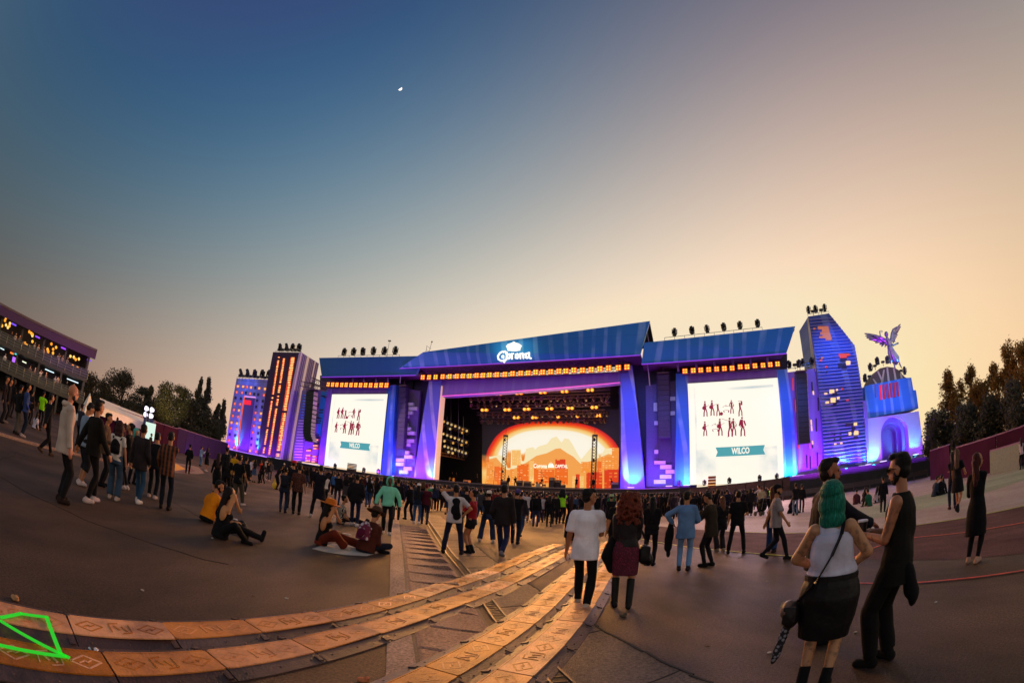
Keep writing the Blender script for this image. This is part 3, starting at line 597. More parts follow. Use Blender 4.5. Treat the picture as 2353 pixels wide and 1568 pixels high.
# ---- LED backdrop
Pb, fB = quad_uv('G', (560, 560), (2136, 560), (2136, 1486), (560, 1440), 10)
def backmat():
    m, nt, b = newmat('backdrop_picture'); uv = N(nt, 'ShaderNodeUVMap'); sp = N(nt, 'ShaderNodeSeparateXYZ'); L(nt, uv.outputs[0], sp.inputs[0])
    def mth(op, a, bb=None, v=None):
        n = N(nt, 'ShaderNodeMath', operation=op)
        (L(nt, a, n.inputs[0]) if not isinstance(a, float) else setattr(n.inputs[0], 'default_value', a))
        if bb is not None: L(nt, bb, n.inputs[1])
        elif v is not None: n.inputs[1].default_value = v
        return n.outputs[0]
    n0 = N(nt, 'ShaderNodeTexNoise', i_Scale=2.5, i_Detail=2.); L(nt, uv.outputs[0], n0.inputs['Vector'])
    mpn = N(nt, 'ShaderNodeMapping'); mpn.inputs['Scale'].default_value = (7, 1.6, 1); L(nt, uv.outputs[0], mpn.inputs['Vector'])
    n1 = N(nt, 'ShaderNodeTexNoise', i_Scale=1., i_Detail=3.); L(nt, mpn.outputs[0], n1.inputs['Vector'])
    x = mth('DIVIDE', mth('SUBTRACT', sp.outputs['X'], v=.523), v=.50); y = mth('DIVIDE', mth('SUBTRACT', sp.outputs['Y'], v=.22), v=.64)
    e = mth('POWER', mth('ADD', mth('POWER', mth('ABSOLUTE', x), v=2.5), mth('POWER', mth('ABSOLUTE', y), v=2.5)), v=.4)
    e = mth('ADD', e, mth('MULTIPLY', mth('SUBTRACT', n0.outputs['Fac'], v=.5), v=.06))
    dome = ramp(nt, e, [(.70, srgb('fbf3e0')), (.82, srgb('f8efd8')), (.84, srgb('f6d48c')), (.88, srgb('f2c26a')), (.91, srgb('f07818')), (.955, srgb('e83408')), (1.0, srgb('b80c0a')), (1.02, srgb('1c0d0c')), (1.1, srgb('140a0a'))])
    city = ramp(nt, mth('ADD', sp.outputs['Y'], mth('MULTIPLY', mth('SUBTRACT', n1.outputs['Fac'], v=.5), v=.95)),
                [(.0, srgb('f6b050')), (.12, srgb('f7c978')), (.22, srgb('ee8a22')), (.32, srgb('e87a1a')), (.40, srgb('f0b460')), (.50, srgb('f2dba0')), (.62, srgb('f5e8c4'))])
    k = mth('SUBTRACT', mth('ADD', sp.outputs['Y'], mth('MULTIPLY', mth('SUBTRACT', n1.outputs['Fac'], v=.5), v=.55)), v=.42)
    kr_ = N(nt, 'ShaderNodeMapRange'); L(nt, k, kr_.inputs['Value']); kr_.inputs['From Min'].default_value = -.03; kr_.inputs['From Max'].default_value = .03
    # city only counts inside the wall's lit shape
    ax = mth('ABSOLUTE', x); side = ramp(nt, ax, [(.72, (1, 1, 1, 1)), (.95, (0, 0, 0, 1))])
    inv = mth('SUBTRACT', 1.0, kr_.outputs[0]); low = ramp(nt, sp.outputs['Y'], [(.30, (1, 1, 1, 1)), (.42, (0, 0, 0, 1))])
    f = mth('MULTIPLY', inv, mth('MAXIMUM', side.outputs['Color'], low.outputs['Color'])); insd = ramp(nt, e, [(1.0, (1, 1, 1, 1)), (1.02, (0, 0, 0, 1))])
    low2 = ramp(nt, sp.outputs['Y'], [(.40, (1, 1, 1, 1)), (.41, (0, 0, 0, 1))]); f = mth('MULTIPLY', f, mth('MAXIMUM', insd.outputs['Color'], low2.outputs['Color']))
    mx = N(nt, 'ShaderNodeMix', data_type='RGBA'); L(nt, f, mx.inputs['Factor']); L(nt, dome.outputs['Color'], mx.inputs['A']); L(nt, city.outputs['Color'], mx.inputs['B'])
    b.inputs['Base Color'].default_value = (.01, .01, .01, 1); L(nt, mx.outputs['Result'], b.inputs['Emission Color']); b.inputs['Emission Strength'].default_value = 1.0; return m
me = mesh_from('led_backdrop', [([Pb[3], Pb[2], Pb[1], Pb[0]], [(0, 1, 2, 3)])], stg.o, recalc=False); uvl = me.uv_layers.new(name='UVMap')
for k, uvv in enumerate(((0, 0), (1, 0), (1, 1), (0, 1))): uvl.data[k].uv = uvv
bd = obj('led_backdrop', me, backmat(), stg.e)
def GB(x, y, dw=0.0): return ST('G', x, y, 10-dw)
def citymat(c1, c2, sc):
    m, nt, b = newmat('lit_city_block'); ge = N(nt, 'ShaderNodeNewGeometry'); ds = N(nt, 'ShaderNodeVectorMath', operation='DOT_PRODUCT'); L(nt, ge.outputs['Position'], ds.inputs[0]); ds.inputs[1].default_value = tuple(SX)
    sp = N(nt, 'ShaderNodeSeparateXYZ'); L(nt, ge.outputs['Position'], sp.inputs[0]); cb = N(nt, 'ShaderNodeCombineXYZ'); L(nt, ds.outputs['Value'], cb.inputs['X']); L(nt, sp.outputs['Z'], cb.inputs['Y'])
    br = N(nt, 'ShaderNodeTexBrick', i_Scale=sc); br.offset = 0; br.inputs['Brick Width'].default_value = .62; br.inputs['Row Height'].default_value = .42; br.inputs['Mortar Size'].default_value = .13; br.inputs['Bias'].default_value = -.35
    br.inputs['Color1'].default_value = c1; br.inputs['Color2'].default_value = c2; br.inputs['Mortar'].default_value = c1; L(nt, cb.outputs[0], br.inputs['Vector'])
    b.inputs['Base Color'].default_value = (.01, .01, .01, 1); L(nt, br.outputs['Color'], b.inputs['Emission Color']); b.inputs['Emission Strength'].default_value = 1.; return m
CM = [citymat(srgb('ee6a14'), srgb('ffd890'), 1.0), citymat(srgb('dc3a0a'), srgb('f8b050'), .8), citymat(srgb('f39030'), srgb('ffe8b0'), 1.25), citymat(srgb('f5b862'), srgb('fff0c8'), 1.6)]
for pts_, dw, col, nm in (([(640, 1440), (640, 1100), (760, 1085), (800, 1090), (850, 1230), (885, 1230), (892, 1020), (1000, 1015), (1012, 1150), (1040, 1150), (1060, 1010), (1140, 990), (1165, 1020), (1200, 985), (1300, 955), (1350, 890), (1410, 870), (1465, 940), (1500, 890), (1550, 900), (1590, 960), (1650, 1070), (1690, 1130), (1740, 1070), (1800, 1000), (1860, 980), (1900, 1120), (1960, 1010), (2060, 1000), (2110, 1440)], .015, 'f5e2b0', 'backdrop_ridge'),
                     ([(640, 1440), (640, 1130), (720, 1110), (840, 1250), (900, 1250), (1060, 1170), (1180, 1090), (1300, 1060), (1400, 1010), (1450, 1005), (1530, 1060), (1600, 1100), (1680, 1180), (1800, 1150), (1900, 1110), (2000, 1070), (2110, 1090), (2110, 1440)], .03, 'f1a04a', 'backdrop_ridge')):
    stg.part(nm, [prism([GB(x, y, dw) for x, y in pts_], SN*.01)], glow(col, 1.0), bd)
cb_ = [(0, 610, 1160, 690, 1440, 2), (1, 700, 1210, 790, 1440, 0), (2, 880, 1240, 920, 1440, 2), (3, 960, 1185, 1090, 1400, 0), (1, 1148, 1245, 1385, 1400, 0), (1, 1395, 1130, 1510, 1245, 1), (1, 1390, 1240, 1538, 1420, 0), (2, 1100, 1150, 1150, 1400, 3), (0, 1590, 1320, 1720, 1480, 3),
       (1, 1628, 1300, 1672, 1480, 1), (1, 1748, 1275, 1930, 1480, 1), (1, 1952, 1240, 2120, 1480, 1), (2, 1690, 1160, 1815, 1280, 2), (2, 1920, 1100, 2130, 1245, 2), (2, 1870, 1150, 1920, 1275, 0), (1, 2040, 1000, 2134, 1100, 2), (2, 900, 1030, 1000, 1200, 3), (1, 595, 1380, 730, 1440, 2), (2, 1150, 1180, 1180, 1260, 0)]
for i, (k, x0, y0, x1, y1, mi) in enumerate(cb_):
    dw = .05+.02*i; stg.part('backdrop_building', [prism([GB(x0, y0, dw), GB(x1, y0, dw), GB(x1, y1, dw), GB(x0, y1, dw)], SN*.015)], CM[mi], bd)
o0 = GB(1342, 1208, .6); stg.part('backdrop_text', [textbits('Corona', lambda x, y, z: GB(1222, 1208, .6)+SX*x+Vector((0, 0, y))-SN*z*.2, .95, .02, 2.25), textbits('CAPITAL', lambda x, y, z: GB(1462, 1212, .6)+SX*x+Vector((0, 0, y))-SN*z*.2, .75, .02, 2.1),
     prism([GB(1312, 1225, .6), GB(1318, 1190, .6), GB(1330, 1172, .6), GB(1336, 1195, .6), GB(1346, 1160, .6), GB(1352, 1190, .6), GB(1364, 1175, .6), GB(1385, 1225, .6)], -SN*.03)], glow('fff4dc', 1.3), bd)
# ---- illuminated sign on the fascia
def onfas(x, y):
    vx, vy = cv('H', x, y)
    a = ray(vx, vy); n = (Pm[2]-Pm[3]).cross(Pm[0].lerp(Pm[1], .4)-Pm[3]).normalized(); t = (Pm[3]-Vector((0, 0, HCAM))).dot(n)/a.dot(n)
    return Vector((0, 0, HCAM))+a*t-SN*.55
def strokeH(pts, r):
    P = [onfas(*p) for p in pts]; k = .07285*.0625
    return [caps(a, r*k, b, r*k, 8) for a, b in zip(P, P[1:])]
sg = Thing('illuminated_sign', 'glowing white crown and script lettering sign on the main stage roof', 'sign', onfas(1000, 1230))
crown = [(795, 820), (850, 752), (960, 717), (1000, 702), (1015, 678), (1060, 676), (1082, 705), (1180, 725), (1280, 790), (1240, 860), (1225, 940), (1100, 965), (960, 965), (930, 955), (845, 955), (830, 890)]
sg.part('crown', [prism([onfas(*p) for p in crown], -SN*.25)], glow('f6f4e6', 1.25))
let = strokeH([(740, 975), (660, 975), (590, 1015), (525, 1110), (540, 1205), (620, 1260), (700, 1262), (770, 1235)], 30)+strokeH([(745, 960), (812, 1002)], 26)+strokeH([(745, 960), (700, 1005)], 18)
let += strokeH([(655, 1165), (650, 1110), (690, 1090), (712, 1120), (700, 1180)], 20)+strokeH([(730, 1235), (725, 1300)], 30)+strokeH([(770, 1010), (800, 1080), (790, 1200)], 26)
for cx in (855,):
    let += strokeH([(cx-45, 1060), (cx+30, 1050), (cx+45, 1120), (cx+30, 1180), (cx-30, 1195), (cx-45, 1060)], 30)
let += strokeH([(955, 1045), (965, 1190)], 34)+strokeH([(960, 1050), (1010, 1035)], 26)
let += strokeH([(1085, 1060), (1140, 1040), (1170, 1110), (1140, 1180), (1080, 1170), (1085, 1060)], 28)
let += strokeH([(1220, 1040), (1230, 1180)], 30)+strokeH([(1225, 1050), (1300, 1030), (1325, 1175)], 30)
let += strokeH([(1400, 1045), (1500, 1010), (1500, 1160), (1560, 1185)], 30)+strokeH([(1400, 1050), (1395, 1150), (1440, 1175), (1500, 1110)], 30)+strokeH([(1330, 1060), (1400, 1040)], 28)
sg.part('lettering', let, glow('f6f4e6', 1.3))
lamp('AREA', onfas(1000, 1050)-SN*1.2, onfas(1000, 1050), (.45, 1, .95), 45, shape='RECTANGLE', size=6, size_y=3)
# ---- amber blinder lamps
def blinder_meshes():
    h = [box((0, .14, 0), (.80, .26, .80)), bar((-.46, .14, .0), (-.46, .14, .55), .05), bar((.46, .14, 0), (.46, .14, .55), .05), bar((-.46, .14, .55), (.46, .14, .55), .05)]
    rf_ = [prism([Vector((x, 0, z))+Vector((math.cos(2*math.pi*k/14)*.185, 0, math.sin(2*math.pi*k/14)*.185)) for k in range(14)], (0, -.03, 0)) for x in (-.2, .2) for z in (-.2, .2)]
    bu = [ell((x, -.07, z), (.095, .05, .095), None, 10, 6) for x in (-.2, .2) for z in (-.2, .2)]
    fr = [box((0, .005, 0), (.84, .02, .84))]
    return [mesh_from(n, b) for n, b in (('housing', h), ('reflector', rf_), ('bulb', bu), ('halo_plate', fr))]
bm_ = blinder_meshes()
for me, m in zip(bm_, (BLACK, glow('ff8414', 1.5), glow('ffc95c', 2.2), mat((.25, .04, .01), .5, 0, srgb('f45206')[:3], 1.0, 0))): me.materials.append(m)  # orange emission of plate and reflectors stands in for the lamp halo
def blinder(p, sc, lab, grp, tgt=Vector((0, 0, 1.6))):
    e = bpy.data.objects.new('blinder_lamp', None); COL.objects.link(e); e.location = p; tag(e, lab, 'stage lamp', grp); e.scale = (sc,)*3
    e.rotation_euler = (0, 0, -NAZ)
    for nm, me in zip(('housing', 'reflector', 'bulb', 'halo_plate'), bm_): obj(nm, me, None, e)
r1x = [325, 373, 423, 477, 531, 586, 634, 683, 737, 787, 836, 892, 954, 1012, 1075, 1131, 1189, 1243, 1304, 1367, 1420, 1481, 1547, 1615, 1680, 1747, 1822, 1888]
r1y = [535, 535, 533, 530, 529, 527, 525, 525, 521, 520, 517, 515, 513, 507, 504, 502, 496, 496, 493, 488, 487, 481, 481, 476, 470, 464, 462, 457]
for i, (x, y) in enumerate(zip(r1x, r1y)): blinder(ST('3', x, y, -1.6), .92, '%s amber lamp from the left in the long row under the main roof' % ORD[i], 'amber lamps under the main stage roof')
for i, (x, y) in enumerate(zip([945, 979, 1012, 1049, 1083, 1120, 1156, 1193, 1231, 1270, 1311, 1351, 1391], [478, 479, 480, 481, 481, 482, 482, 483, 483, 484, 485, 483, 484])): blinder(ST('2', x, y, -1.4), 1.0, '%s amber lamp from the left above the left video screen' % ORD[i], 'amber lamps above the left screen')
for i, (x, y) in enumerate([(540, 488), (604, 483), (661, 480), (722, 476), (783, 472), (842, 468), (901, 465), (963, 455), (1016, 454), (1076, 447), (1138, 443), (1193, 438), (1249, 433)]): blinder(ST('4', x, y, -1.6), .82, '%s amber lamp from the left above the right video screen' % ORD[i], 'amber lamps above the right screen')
# ---- moving heads (dark yoke lamps)
def mhead():
    b = [box((0, 0, .10), (.36, .36, .2)), box((-.24, 0, .42), (.07, .16, .5)), box((.24, 0, .42), (.07, .16, .5))]
    hd = [tube((0, .10, .36), .19, (0, -.12, .78), .15, 12), ell((0, .13, .36), (.20, .16, .17), None, 12, 7)]
    ln = [tube((0, -.11, .765), .14, (0, -.125, .795), .13, 12)]
    return [mesh_from('yoke', b), mesh_from('head', hd, smooth=True), mesh_from('lens', ln)]
MH = mhead(); MHM = mat((.016, .013, .022), .35, .2, None, 1, .2)
for me, m in zip(MH, (MHM, MHM, mat((.08, .05, .12), .1, .2, None, 1, 0))): me.materials.append(m)
def mhat(p, sc, lab, grp, down=False, name='moving_head_lamp', tilt=0, yaw=0):
    e = bpy.data.objects.new(name, None); COL.objects.link(e); e.location = p; tag(e, lab, 'stage lamp', grp); e.scale = (sc,)*3
    e.rotation_euler = (math.pi if down else 0, tilt, -NAZ+yaw)
    for nm, me in zip(('yoke', 'head', 'lens'), MH): obj(nm, me, None, e)
def rail(c, pts, w, up, lab, feet=True):
    """thin pipe rail on short posts along a roof edge"""
    P = [ST(c, x, y, w) for x, y in pts]; B = []; Lp = sum((b-a).length for a, b in zip(P, P[1:]))
    for a, b in zip(P, P[1:]):
        n = max(int((b-a).length/1.3), 1); B.append(tube(a, .035, b, .035, 5)); B.append(tube(a-Vector((0, 0, up)), .03, b-Vector((0, 0, up)), .03, 5))
        for k in range(n+1): q = a.lerp(b, k/n); B.append(tube(q, .03, q-Vector((0, 0, up)), .03, 4))
    return solo('lamp_rail', B, STEEL, lab, 'rail')
def hrow(c, L_, w, sc, what, grp, dy=18):
    for i, (x, y) in enumerate(L_):
        p = ST(c, x, y+dy, w); mhat(p, sc, '%s dark moving lamp from the left on %s' % (ORD[i], what), grp, tilt=random.uniform(-.15, .15), yaw=random.uniform(-.6, .6))
TWA = .0
hrow('2', [(268, 400), (320, 403), (376, 408), (433, 411), (485, 414)], 0, 2.35, 'the low left tower', 'moving lamps on the left tower')
hrow('2', [(570, 202), (617, 202), (666, 204), (721, 205)], -.5, 2.0, 'the tall dark left tower', 'moving lamps on the dark tower')
hrow('2', [(1061, 237), (1133, 235), (1209, 233), (1287, 230), (1368, 230), (1454, 228)], -2.8, 1.7, 'the left screen roof', 'moving lamps on the left roof', 20)
hrow('4', [(460, 193), (597, 178), (714, 168), (842, 153), (963, 140), (1098, 125)], -4, 1.3, 'the right screen roof', 'moving lamps on the right roof', 24)
hrow('4', [(1340, 440), (1412, 432), (1444, 425), (1512, 415)], .6, 1.3, 'the loudspeaker wall', 'moving lamps over the loudspeaker wall', 24)
hrow('5', [(145, 133), (204, 125), (268, 117)], .6, 1.35, 'the tall blue tower', 'moving lamps on the blue tower', 24)
hrow('5', [(577, 655), (619, 573), (672, 525), (748, 515), (880, 600)], .4, 1.4, 'the domed arch monument', 'moving lamps on the arch monument', 26)
def floodrow(c, L_, w, sc, what, dy=6):
    for i, (x, y) in enumerate(L_):
        p = ST(c, x, y, w); solo('flood_lamp', [box(p, (.55*sc, .3*sc, .30*sc), Matrix.Rotation(-NAZ, 3, 'Z')), bar(p-Vector((0, 0, .6*sc)), p, .06)], MHM, '%s small box lamp from the left on %s' % (ORD[i], what), 'stage lamp', 'small box lamps on the rooftops')
floodrow('2', [(293, 412), (347, 415), (403, 421), (458, 425)], 0, 1.7, 'the low left tower')
floodrow('2', [(593, 212), (639, 212), (694, 214)], -.5, 1.5, 'the tall dark left tower')
floodrow('5', [(176, 143), (238, 133)], .6, 1.1, 'the tall blue tower'); floodrow('5', [(607, 640), (650, 560), (711, 530), (850, 597)], .4, 1.0, 'the domed arch monument'); floodrow('4', [(1381, 440), (1480, 433)], .6, 1.1, 'the loudspeaker wall')
rail('2', [(247, 420), (483, 434)], 0, .9, 'thin lamp rail along the top of the low left tower'); rail('2', [(543, 221), (740, 228)], -.5, .8, 'thin lamp rail along the top of the dark tower')
rail('2', [(1022, 258), (1492, 250)], -3, .6, 'thin lamp rail along the left screen roof'); rail('4', [(384, 232), (1130, 152)], -4.2, .8, 'thin lamp rail along the right screen roof')
rail('5', [(135, 167), (296, 142)], .6, .6, 'thin lamp rail on top of the tall blue tower'); rail('4', [(1325, 472), (1545, 440)], .6, .8, 'thin lamp rail above the right loudspeaker wall')
mastb = []
for c, x0, y0, x1, y1 in (('3', 70, 258, 50, 380), ('3', 395, 262, 372, 345), ('3', 357, 292, 347, 350)): mastb.append([tube(ST(c, x1, y1, -3), .04, ST(c, x0, y0, -3), .03, 5)])
solo('weather_mast', mastb[0]+[box(ST('3', 71, 257, -3), (.5, .2, .2))], STEEL, 'thin weather mast rising from the left screen roof', 'mast')
solo('weather_mast', mastb[1]+mastb[2]+[bar(ST('3', 355, 295, -3), ST('3', 388, 318, -3), .05), bar(ST('3', 352, 325, -3), ST('3', 382, 342, -3), .05), sphere_bit(ST('3', 395, 264, -3), .14, 8, 6)], STEEL, 'braced mast where the left roof meets the main roof', 'mast')
# ---- foot lamps on the stage ledge
for i, (c, x, y) in enumerate([('2', 168, 972), ('2', 197, 978), ('2', 345, 1016), ('2', 386, 1021), ('2', 437, 1030), ('2', 488, 1041), ('2', 560, 1053), ('2', 772, 1093), ('2', 828, 1101), ('3', 115, 1298), ('3', 200, 1306), ('3', 326, 1318), ('3', 1918, 1383),
        ('4', 418, 1372), ('4', 553, 1365), ('4', 1385, 1296), ('4', 1430, 1290), ('4', 1533, 1276), ('5', 40, 1407), ('5', 455, 1345), ('5', 550, 1330), ('5', 600, 1319), ('5', 715, 1296), ('5', 965, 1243)]):
    p = ST(c, x, y, -1.0); k = 1.9 if p.length > 80 else 1.2 if p.length > 66 else 1.0
    t = Thing('foot_lamp', '%s glowing violet foot lamp from the left along the stage ledge' % ORD[i], 'foot lamp', p-Vector((0, 0, .2)), 'foot lamps along the stage ledge')
    R_ = Matrix.Rotation(-NAZ, 3, 'Z'); t.part('housing', [box(p-Vector((0, 0, .07)), (.95*k, .45, .2*k), R_)], MHM); t.part('lens', [box(p+Vector((0, 0, .08*k)), (.85*k, .42, .12*k), R_)], glow('dcc8ff', 1.6))
# ================================================================== PROP TOWERS
def ribs(P0, P1, P2, P3, n, dep, wd=.5):
    """raised vertical ribs over a face; P0 P1 top edge, P3 P2 bottom edge, dep = outward vector"""
    B = []
    for i in range(n):
        u0 = (i+.5-wd/2)/n; u1 = (i+.5+wd/2)/n
        B.append(prism([P0.lerp(P1, u0), P0.lerp(P1, u1), P3.lerp(P2, u1), P3.lerp(P2, u0)], dep))
    return B
WINL = glow('ffb468', 1.15); WINO = glow('f8682c', 1.0); WIND = mat((.03, .012, .06), .5, 0, None, 1, 0); REDW = mat((.35, .03, .06), .6, 0, srgb('a81228')[:3], .8, 0)
tA = Thing('prop_tower', 'low violet city block prop with small square windows at far left', 'stage set tower', ST('J', 250, 1370))
TWM = panelmat('tower_paint', (.26, .24, .62, 1), (.45, .45, .8, 1), rot=.3, amt=.6, sc=.2)
tA.part('facade', [slab('J', [(205, 497), (580, 512), (452, 1405), (72, 1325)], 0, 5)], TWM)
tA.part('doorway_panel', [slab('J', [(300, 712), (420, 722), (338, 1385), (206, 1356)], -.12, .1)], DKP2)
tA.part('light_edge', [slab('J', [(292, 706), (300, 706), (212, 1362), (200, 1358)], -.3, .2)], glow('f05a30', 1.0)); tA.part('light_edge', [slab('J', [(296, 706), (424, 718), (424, 728), (296, 716)], -.3, .2)], glow('f2a0f0', 1.2))
tA.part('red_square', [slab('J', [(298, 752), (374, 760), (370, 814), (292, 806)], -.25, .12)], glow('f81c3c', 1.0))
wins = [(218, 590, 2), (203, 660, 1), (193, 728, 0), (180, 798, 1), (170, 870, 1), (157, 942, 1), (143, 1022, 2), (135, 1090, 1), (123, 1163, 0), (113, 1232, 1), (104, 1303, 1), (281, 594, 2), (266, 667, 1), (256, 737, 0), (244, 804, 1), (232, 877, 2), (218, 953, 1), (206, 1031, 2), (196, 1101, 1), (186, 1175, 0), (177, 1246, 1), (170, 1318, 1),
        (327, 598, 1), (375, 604, 2), (428, 607, 0), (472, 614, 2), (540, 622, 2), (315, 669, 0), (363, 678, 1), (414, 682, 0), (462, 688, 0), (527, 696, 1), (450, 760, 0), (438, 835, 0), (427, 907, 1), (415, 984, 1), (406, 1062, 1), (395, 1140, 1), (383, 1212, 0), (376, 1287, 0), (364, 1357, 2),
        (516, 768, 0), (508, 838, 0), (493, 914, 2), (483, 991, 2), (471, 1078, 2), (462, 1150, 0), (452, 1225, 0), (442, 1300, 0), (432, 1370, 1)]
for x, y, k in wins:
    h = 17; w_ = 12 if k < 2 else 15
    f_ = tA.part('window', [slab('J', [(x-w_, y-h), (x+w_, y-h+1), (x+w_-3, y+h), (x-w_-3, y+h)], -.06, .05)], WIND if k == 0 else REDW)
    if k: tA.part('pane', [slab('J', [(x-w_*.3-(k-1)*5, y-h*.7), (x+w_*.8, y-h*.7), (x+w_*.8-3, y+h*.75), (x-w_*.3-(k-1)*5-2, y+h*.75)], -.16, .08)], WINL if k == 2 else glow('ff7a50', 1.2), f_)
tB = Thing('prop_tower', 'tall dark ribbed tower prop with three glowing orange window columns', 'stage set tower', ST('J', 580, 1420))
P0, P1, P2, P3 = [ST('J', *p, -.6) for p in ((642, 186), (978, 192), (690, 1450), (455, 1410))]
d_ = ray(*cv('J', 1182, 322)); t_ = (P1.z-HCAM)/d_.z; Q = Vector((d_.x*t_, d_.y*t_, P1.z)); E_ = Q-P1
P2b = ST('J', 880, 1470, -.6)
DKT = mat((.045, .02, .06), .55, 0, None, 1, .2); DKV = mat((.22, .14, .42), .5, 0, None, 1, .15)
P2 = ST('J', 745, 1460, -.6)
tB.part('body', [prism([P0, P1, P2, P3], E_)], DKT)
tB.part('ribbed_cladding', ribs(P0, P1, P2, P3, 26, -SN*.18, .45), DKV if False else mat((.08, .04, .12), .45, 0, None, 1, .2))
sd_n = Vector((E_.y, -E_.x, 0)).normalized()*.2
if sd_n.dot(-P1) < 0: sd_n = -sd_n
tB.part('side_cladding', ribs(P1, Q, P2+E_, P2, 12, sd_n, .5), DKV)
tB.part('corner_post', [bar(P1-SN*.2, P2-SN*.2, .5)], mat((.7, .5, .7), .5)); 
def sidestrip(u0, u1): return prism([P1.lerp(Q, u0), P1.lerp(Q, u1), P2.lerp(P2+E_, u1), P2.lerp(P2+E_, u0)], sd_n*1.25)
tB.part('pale_band', [sidestrip(.27, .40)], mat((.75, .62, .75), .5)); tB.part('pale_band', [sidestrip(.72, .77)], mat((.75, .62, .75), .5))
for (xa, ya, xb, yb, hw, gapp) in ((706, 238, 522, 1392, 11, .12), (768, 258, 588, 1405, 13, .15), (872, 246, 692, 1425, 24, .2)):
    B1 = []; B2 = []; t = 0; n = 0
    while t < 1:
        dt_ = random.uniform(.014, .026); x = lerp(xa, xb, t); y = lerp(ya, yb, t); x2 = lerp(xa, xb, min(t+dt_*.8, 1)); y2 = lerp(ya, yb, min(t+dt_*.8, 1)); k = random.random()
        q = [(x-hw, y), (x+hw, y+1), (x2+hw, y2+1), (x2-hw, y2)]
        if k > .07:
            B1.append(slab('J', q, -.95, .1))
            w0 = random.uniform(-.8, 0)*hw; w1 = random.uniform(.5, .95)*hw
            B2.append(slab('J', [(x+w0, y+3), (x+w1, y+3), (x2+w1, y2-2), (x2+w0, y2-2)], -1.05, .08))
        t += dt_
    c_ = tB.part('window_column', B1, glow('f0481c', 1.0)); tB.part('lit_pane', B2, glow('ffc878', 1.3), c_)
tC = Thing('prop_tower', 'stepped violet tower prop with pale bars beside the left video screen', 'stage set tower', ST('J', 1000, 1480))
tC.part('body', [slab('J', [(985, 640), (1290, 640), (1155, 1500), (872, 1465)], .2, 4)], DKV)
tC.part('side_panel', [slab('J', [(1215, 640), (1285, 640), (1200, 1180), (1160, 1175)], .0, .18)], mat((.02, .35, .60), .5, 0, None, 1, .1))
for i in range(24):
    y = 690+i*33.5; x = lerp(985, 880, i/23); ww = lerp(58, 96, i/23)
    tC.part('pale_bar', [slab('J', [(x, y), (x+ww, y+1.2), (x+ww-2, y+14+(i > 12)*4), (x-2, y+12+(i > 12)*4)], -.1, .28)], BLUEP if i < 9 else WHT)
for x, y, w_ in ((1215, 700, 40), (1240, 716, 30), (1120, 795, 55), (1120, 822, 50), (1190, 865, 45), (1185, 897, 45), (1110, 915, 45), (1110, 955, 80), (1165, 965, 50), (1150, 993, 60), (1110, 1022, 90), (1135, 1160, 50), (1130, 1195, 55), (1120, 1262, 60)):
    tC.part('dark_slot', [slab('J', [(x, y), (x+w_, y+2), (x+w_, y+14), (x, y+12)], -.05, .2)], WIND)
for x, y, n in ((1120, 1228, 3), (1115, 1297, 3), (1120, 1332, 2), (1035, 1355, 3), (1030, 1412, 3), (1110, 1425, 2), (1025, 1445, 1), (1105, 1458, 2), (1025, 1478, 3), (1098, 1488, 2)):
    f_ = tC.part('window', [slab('J', [(x-4, y-10), (x+55, y-9), (x+54, y+11), (x-5, y+10)], -.05, .2)], REDW)
    for k in range(n): tC.part('pane', [slab('J', [(x+k*19, y-7), (x+k*19+13, y-7), (x+k*19+13, y+8), (x+k*19, y+8)], -.14, .08)], glow('ffb090', 1.3), f_)
# right: blue slatted tower
tD = Thing('prop_tower', 'tallest blue slatted tower prop with slanted shoulder and pixel windows', 'stage set tower', ST('5', 440, 1300))
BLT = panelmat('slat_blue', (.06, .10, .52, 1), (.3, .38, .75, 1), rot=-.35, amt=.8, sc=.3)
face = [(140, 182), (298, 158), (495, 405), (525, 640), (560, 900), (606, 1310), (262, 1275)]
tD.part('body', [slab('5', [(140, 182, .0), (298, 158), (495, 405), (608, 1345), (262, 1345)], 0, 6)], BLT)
tD.part('warm_lit_side', [prism([ST('5', 139, 182, -.02), ST('5', 101, 335, 5), ST('5', 130, 527, 5), ST('5', 200, 600, -.02)], SN*.3)], mat((.85, .68, .45), .6, 0, None, 1, .2, .2, 8))  # cream base colour stands in for warm light on this face
sl_ = []
fx = [(x_, z_) for x_, z_ in [Sxz('5', *p) for p in ((140, 182), (298, 158), (495, 405), (606, 1315), (262, 1300))]]
def xsp(z):
    xs = []
    for a, b in zip(fx, fx[1:]+fx[:1]):
        if (a[1]-z)*(b[1]-z) < 0: xs.append(a[0]+(b[0]-a[0])*(z-a[1])/(b[1]-a[1]))
    return (min(xs), max(xs)) if len(xs) > 1 else None
z = 2.6
while z < 24.4:
    q = xsp(z)
    if q: sl_.append(prism([SW(q[0], 0, z), SW(q[1], 0, z), SW(q[1], -.20, z-.10), SW(q[0], -.20, z-.10)], Vector((0, 0, .09))))
    z += .47
tD.part('slat_cladding', sl_, mat((.30, .26, .66), .45, 0, None, 1, .15))
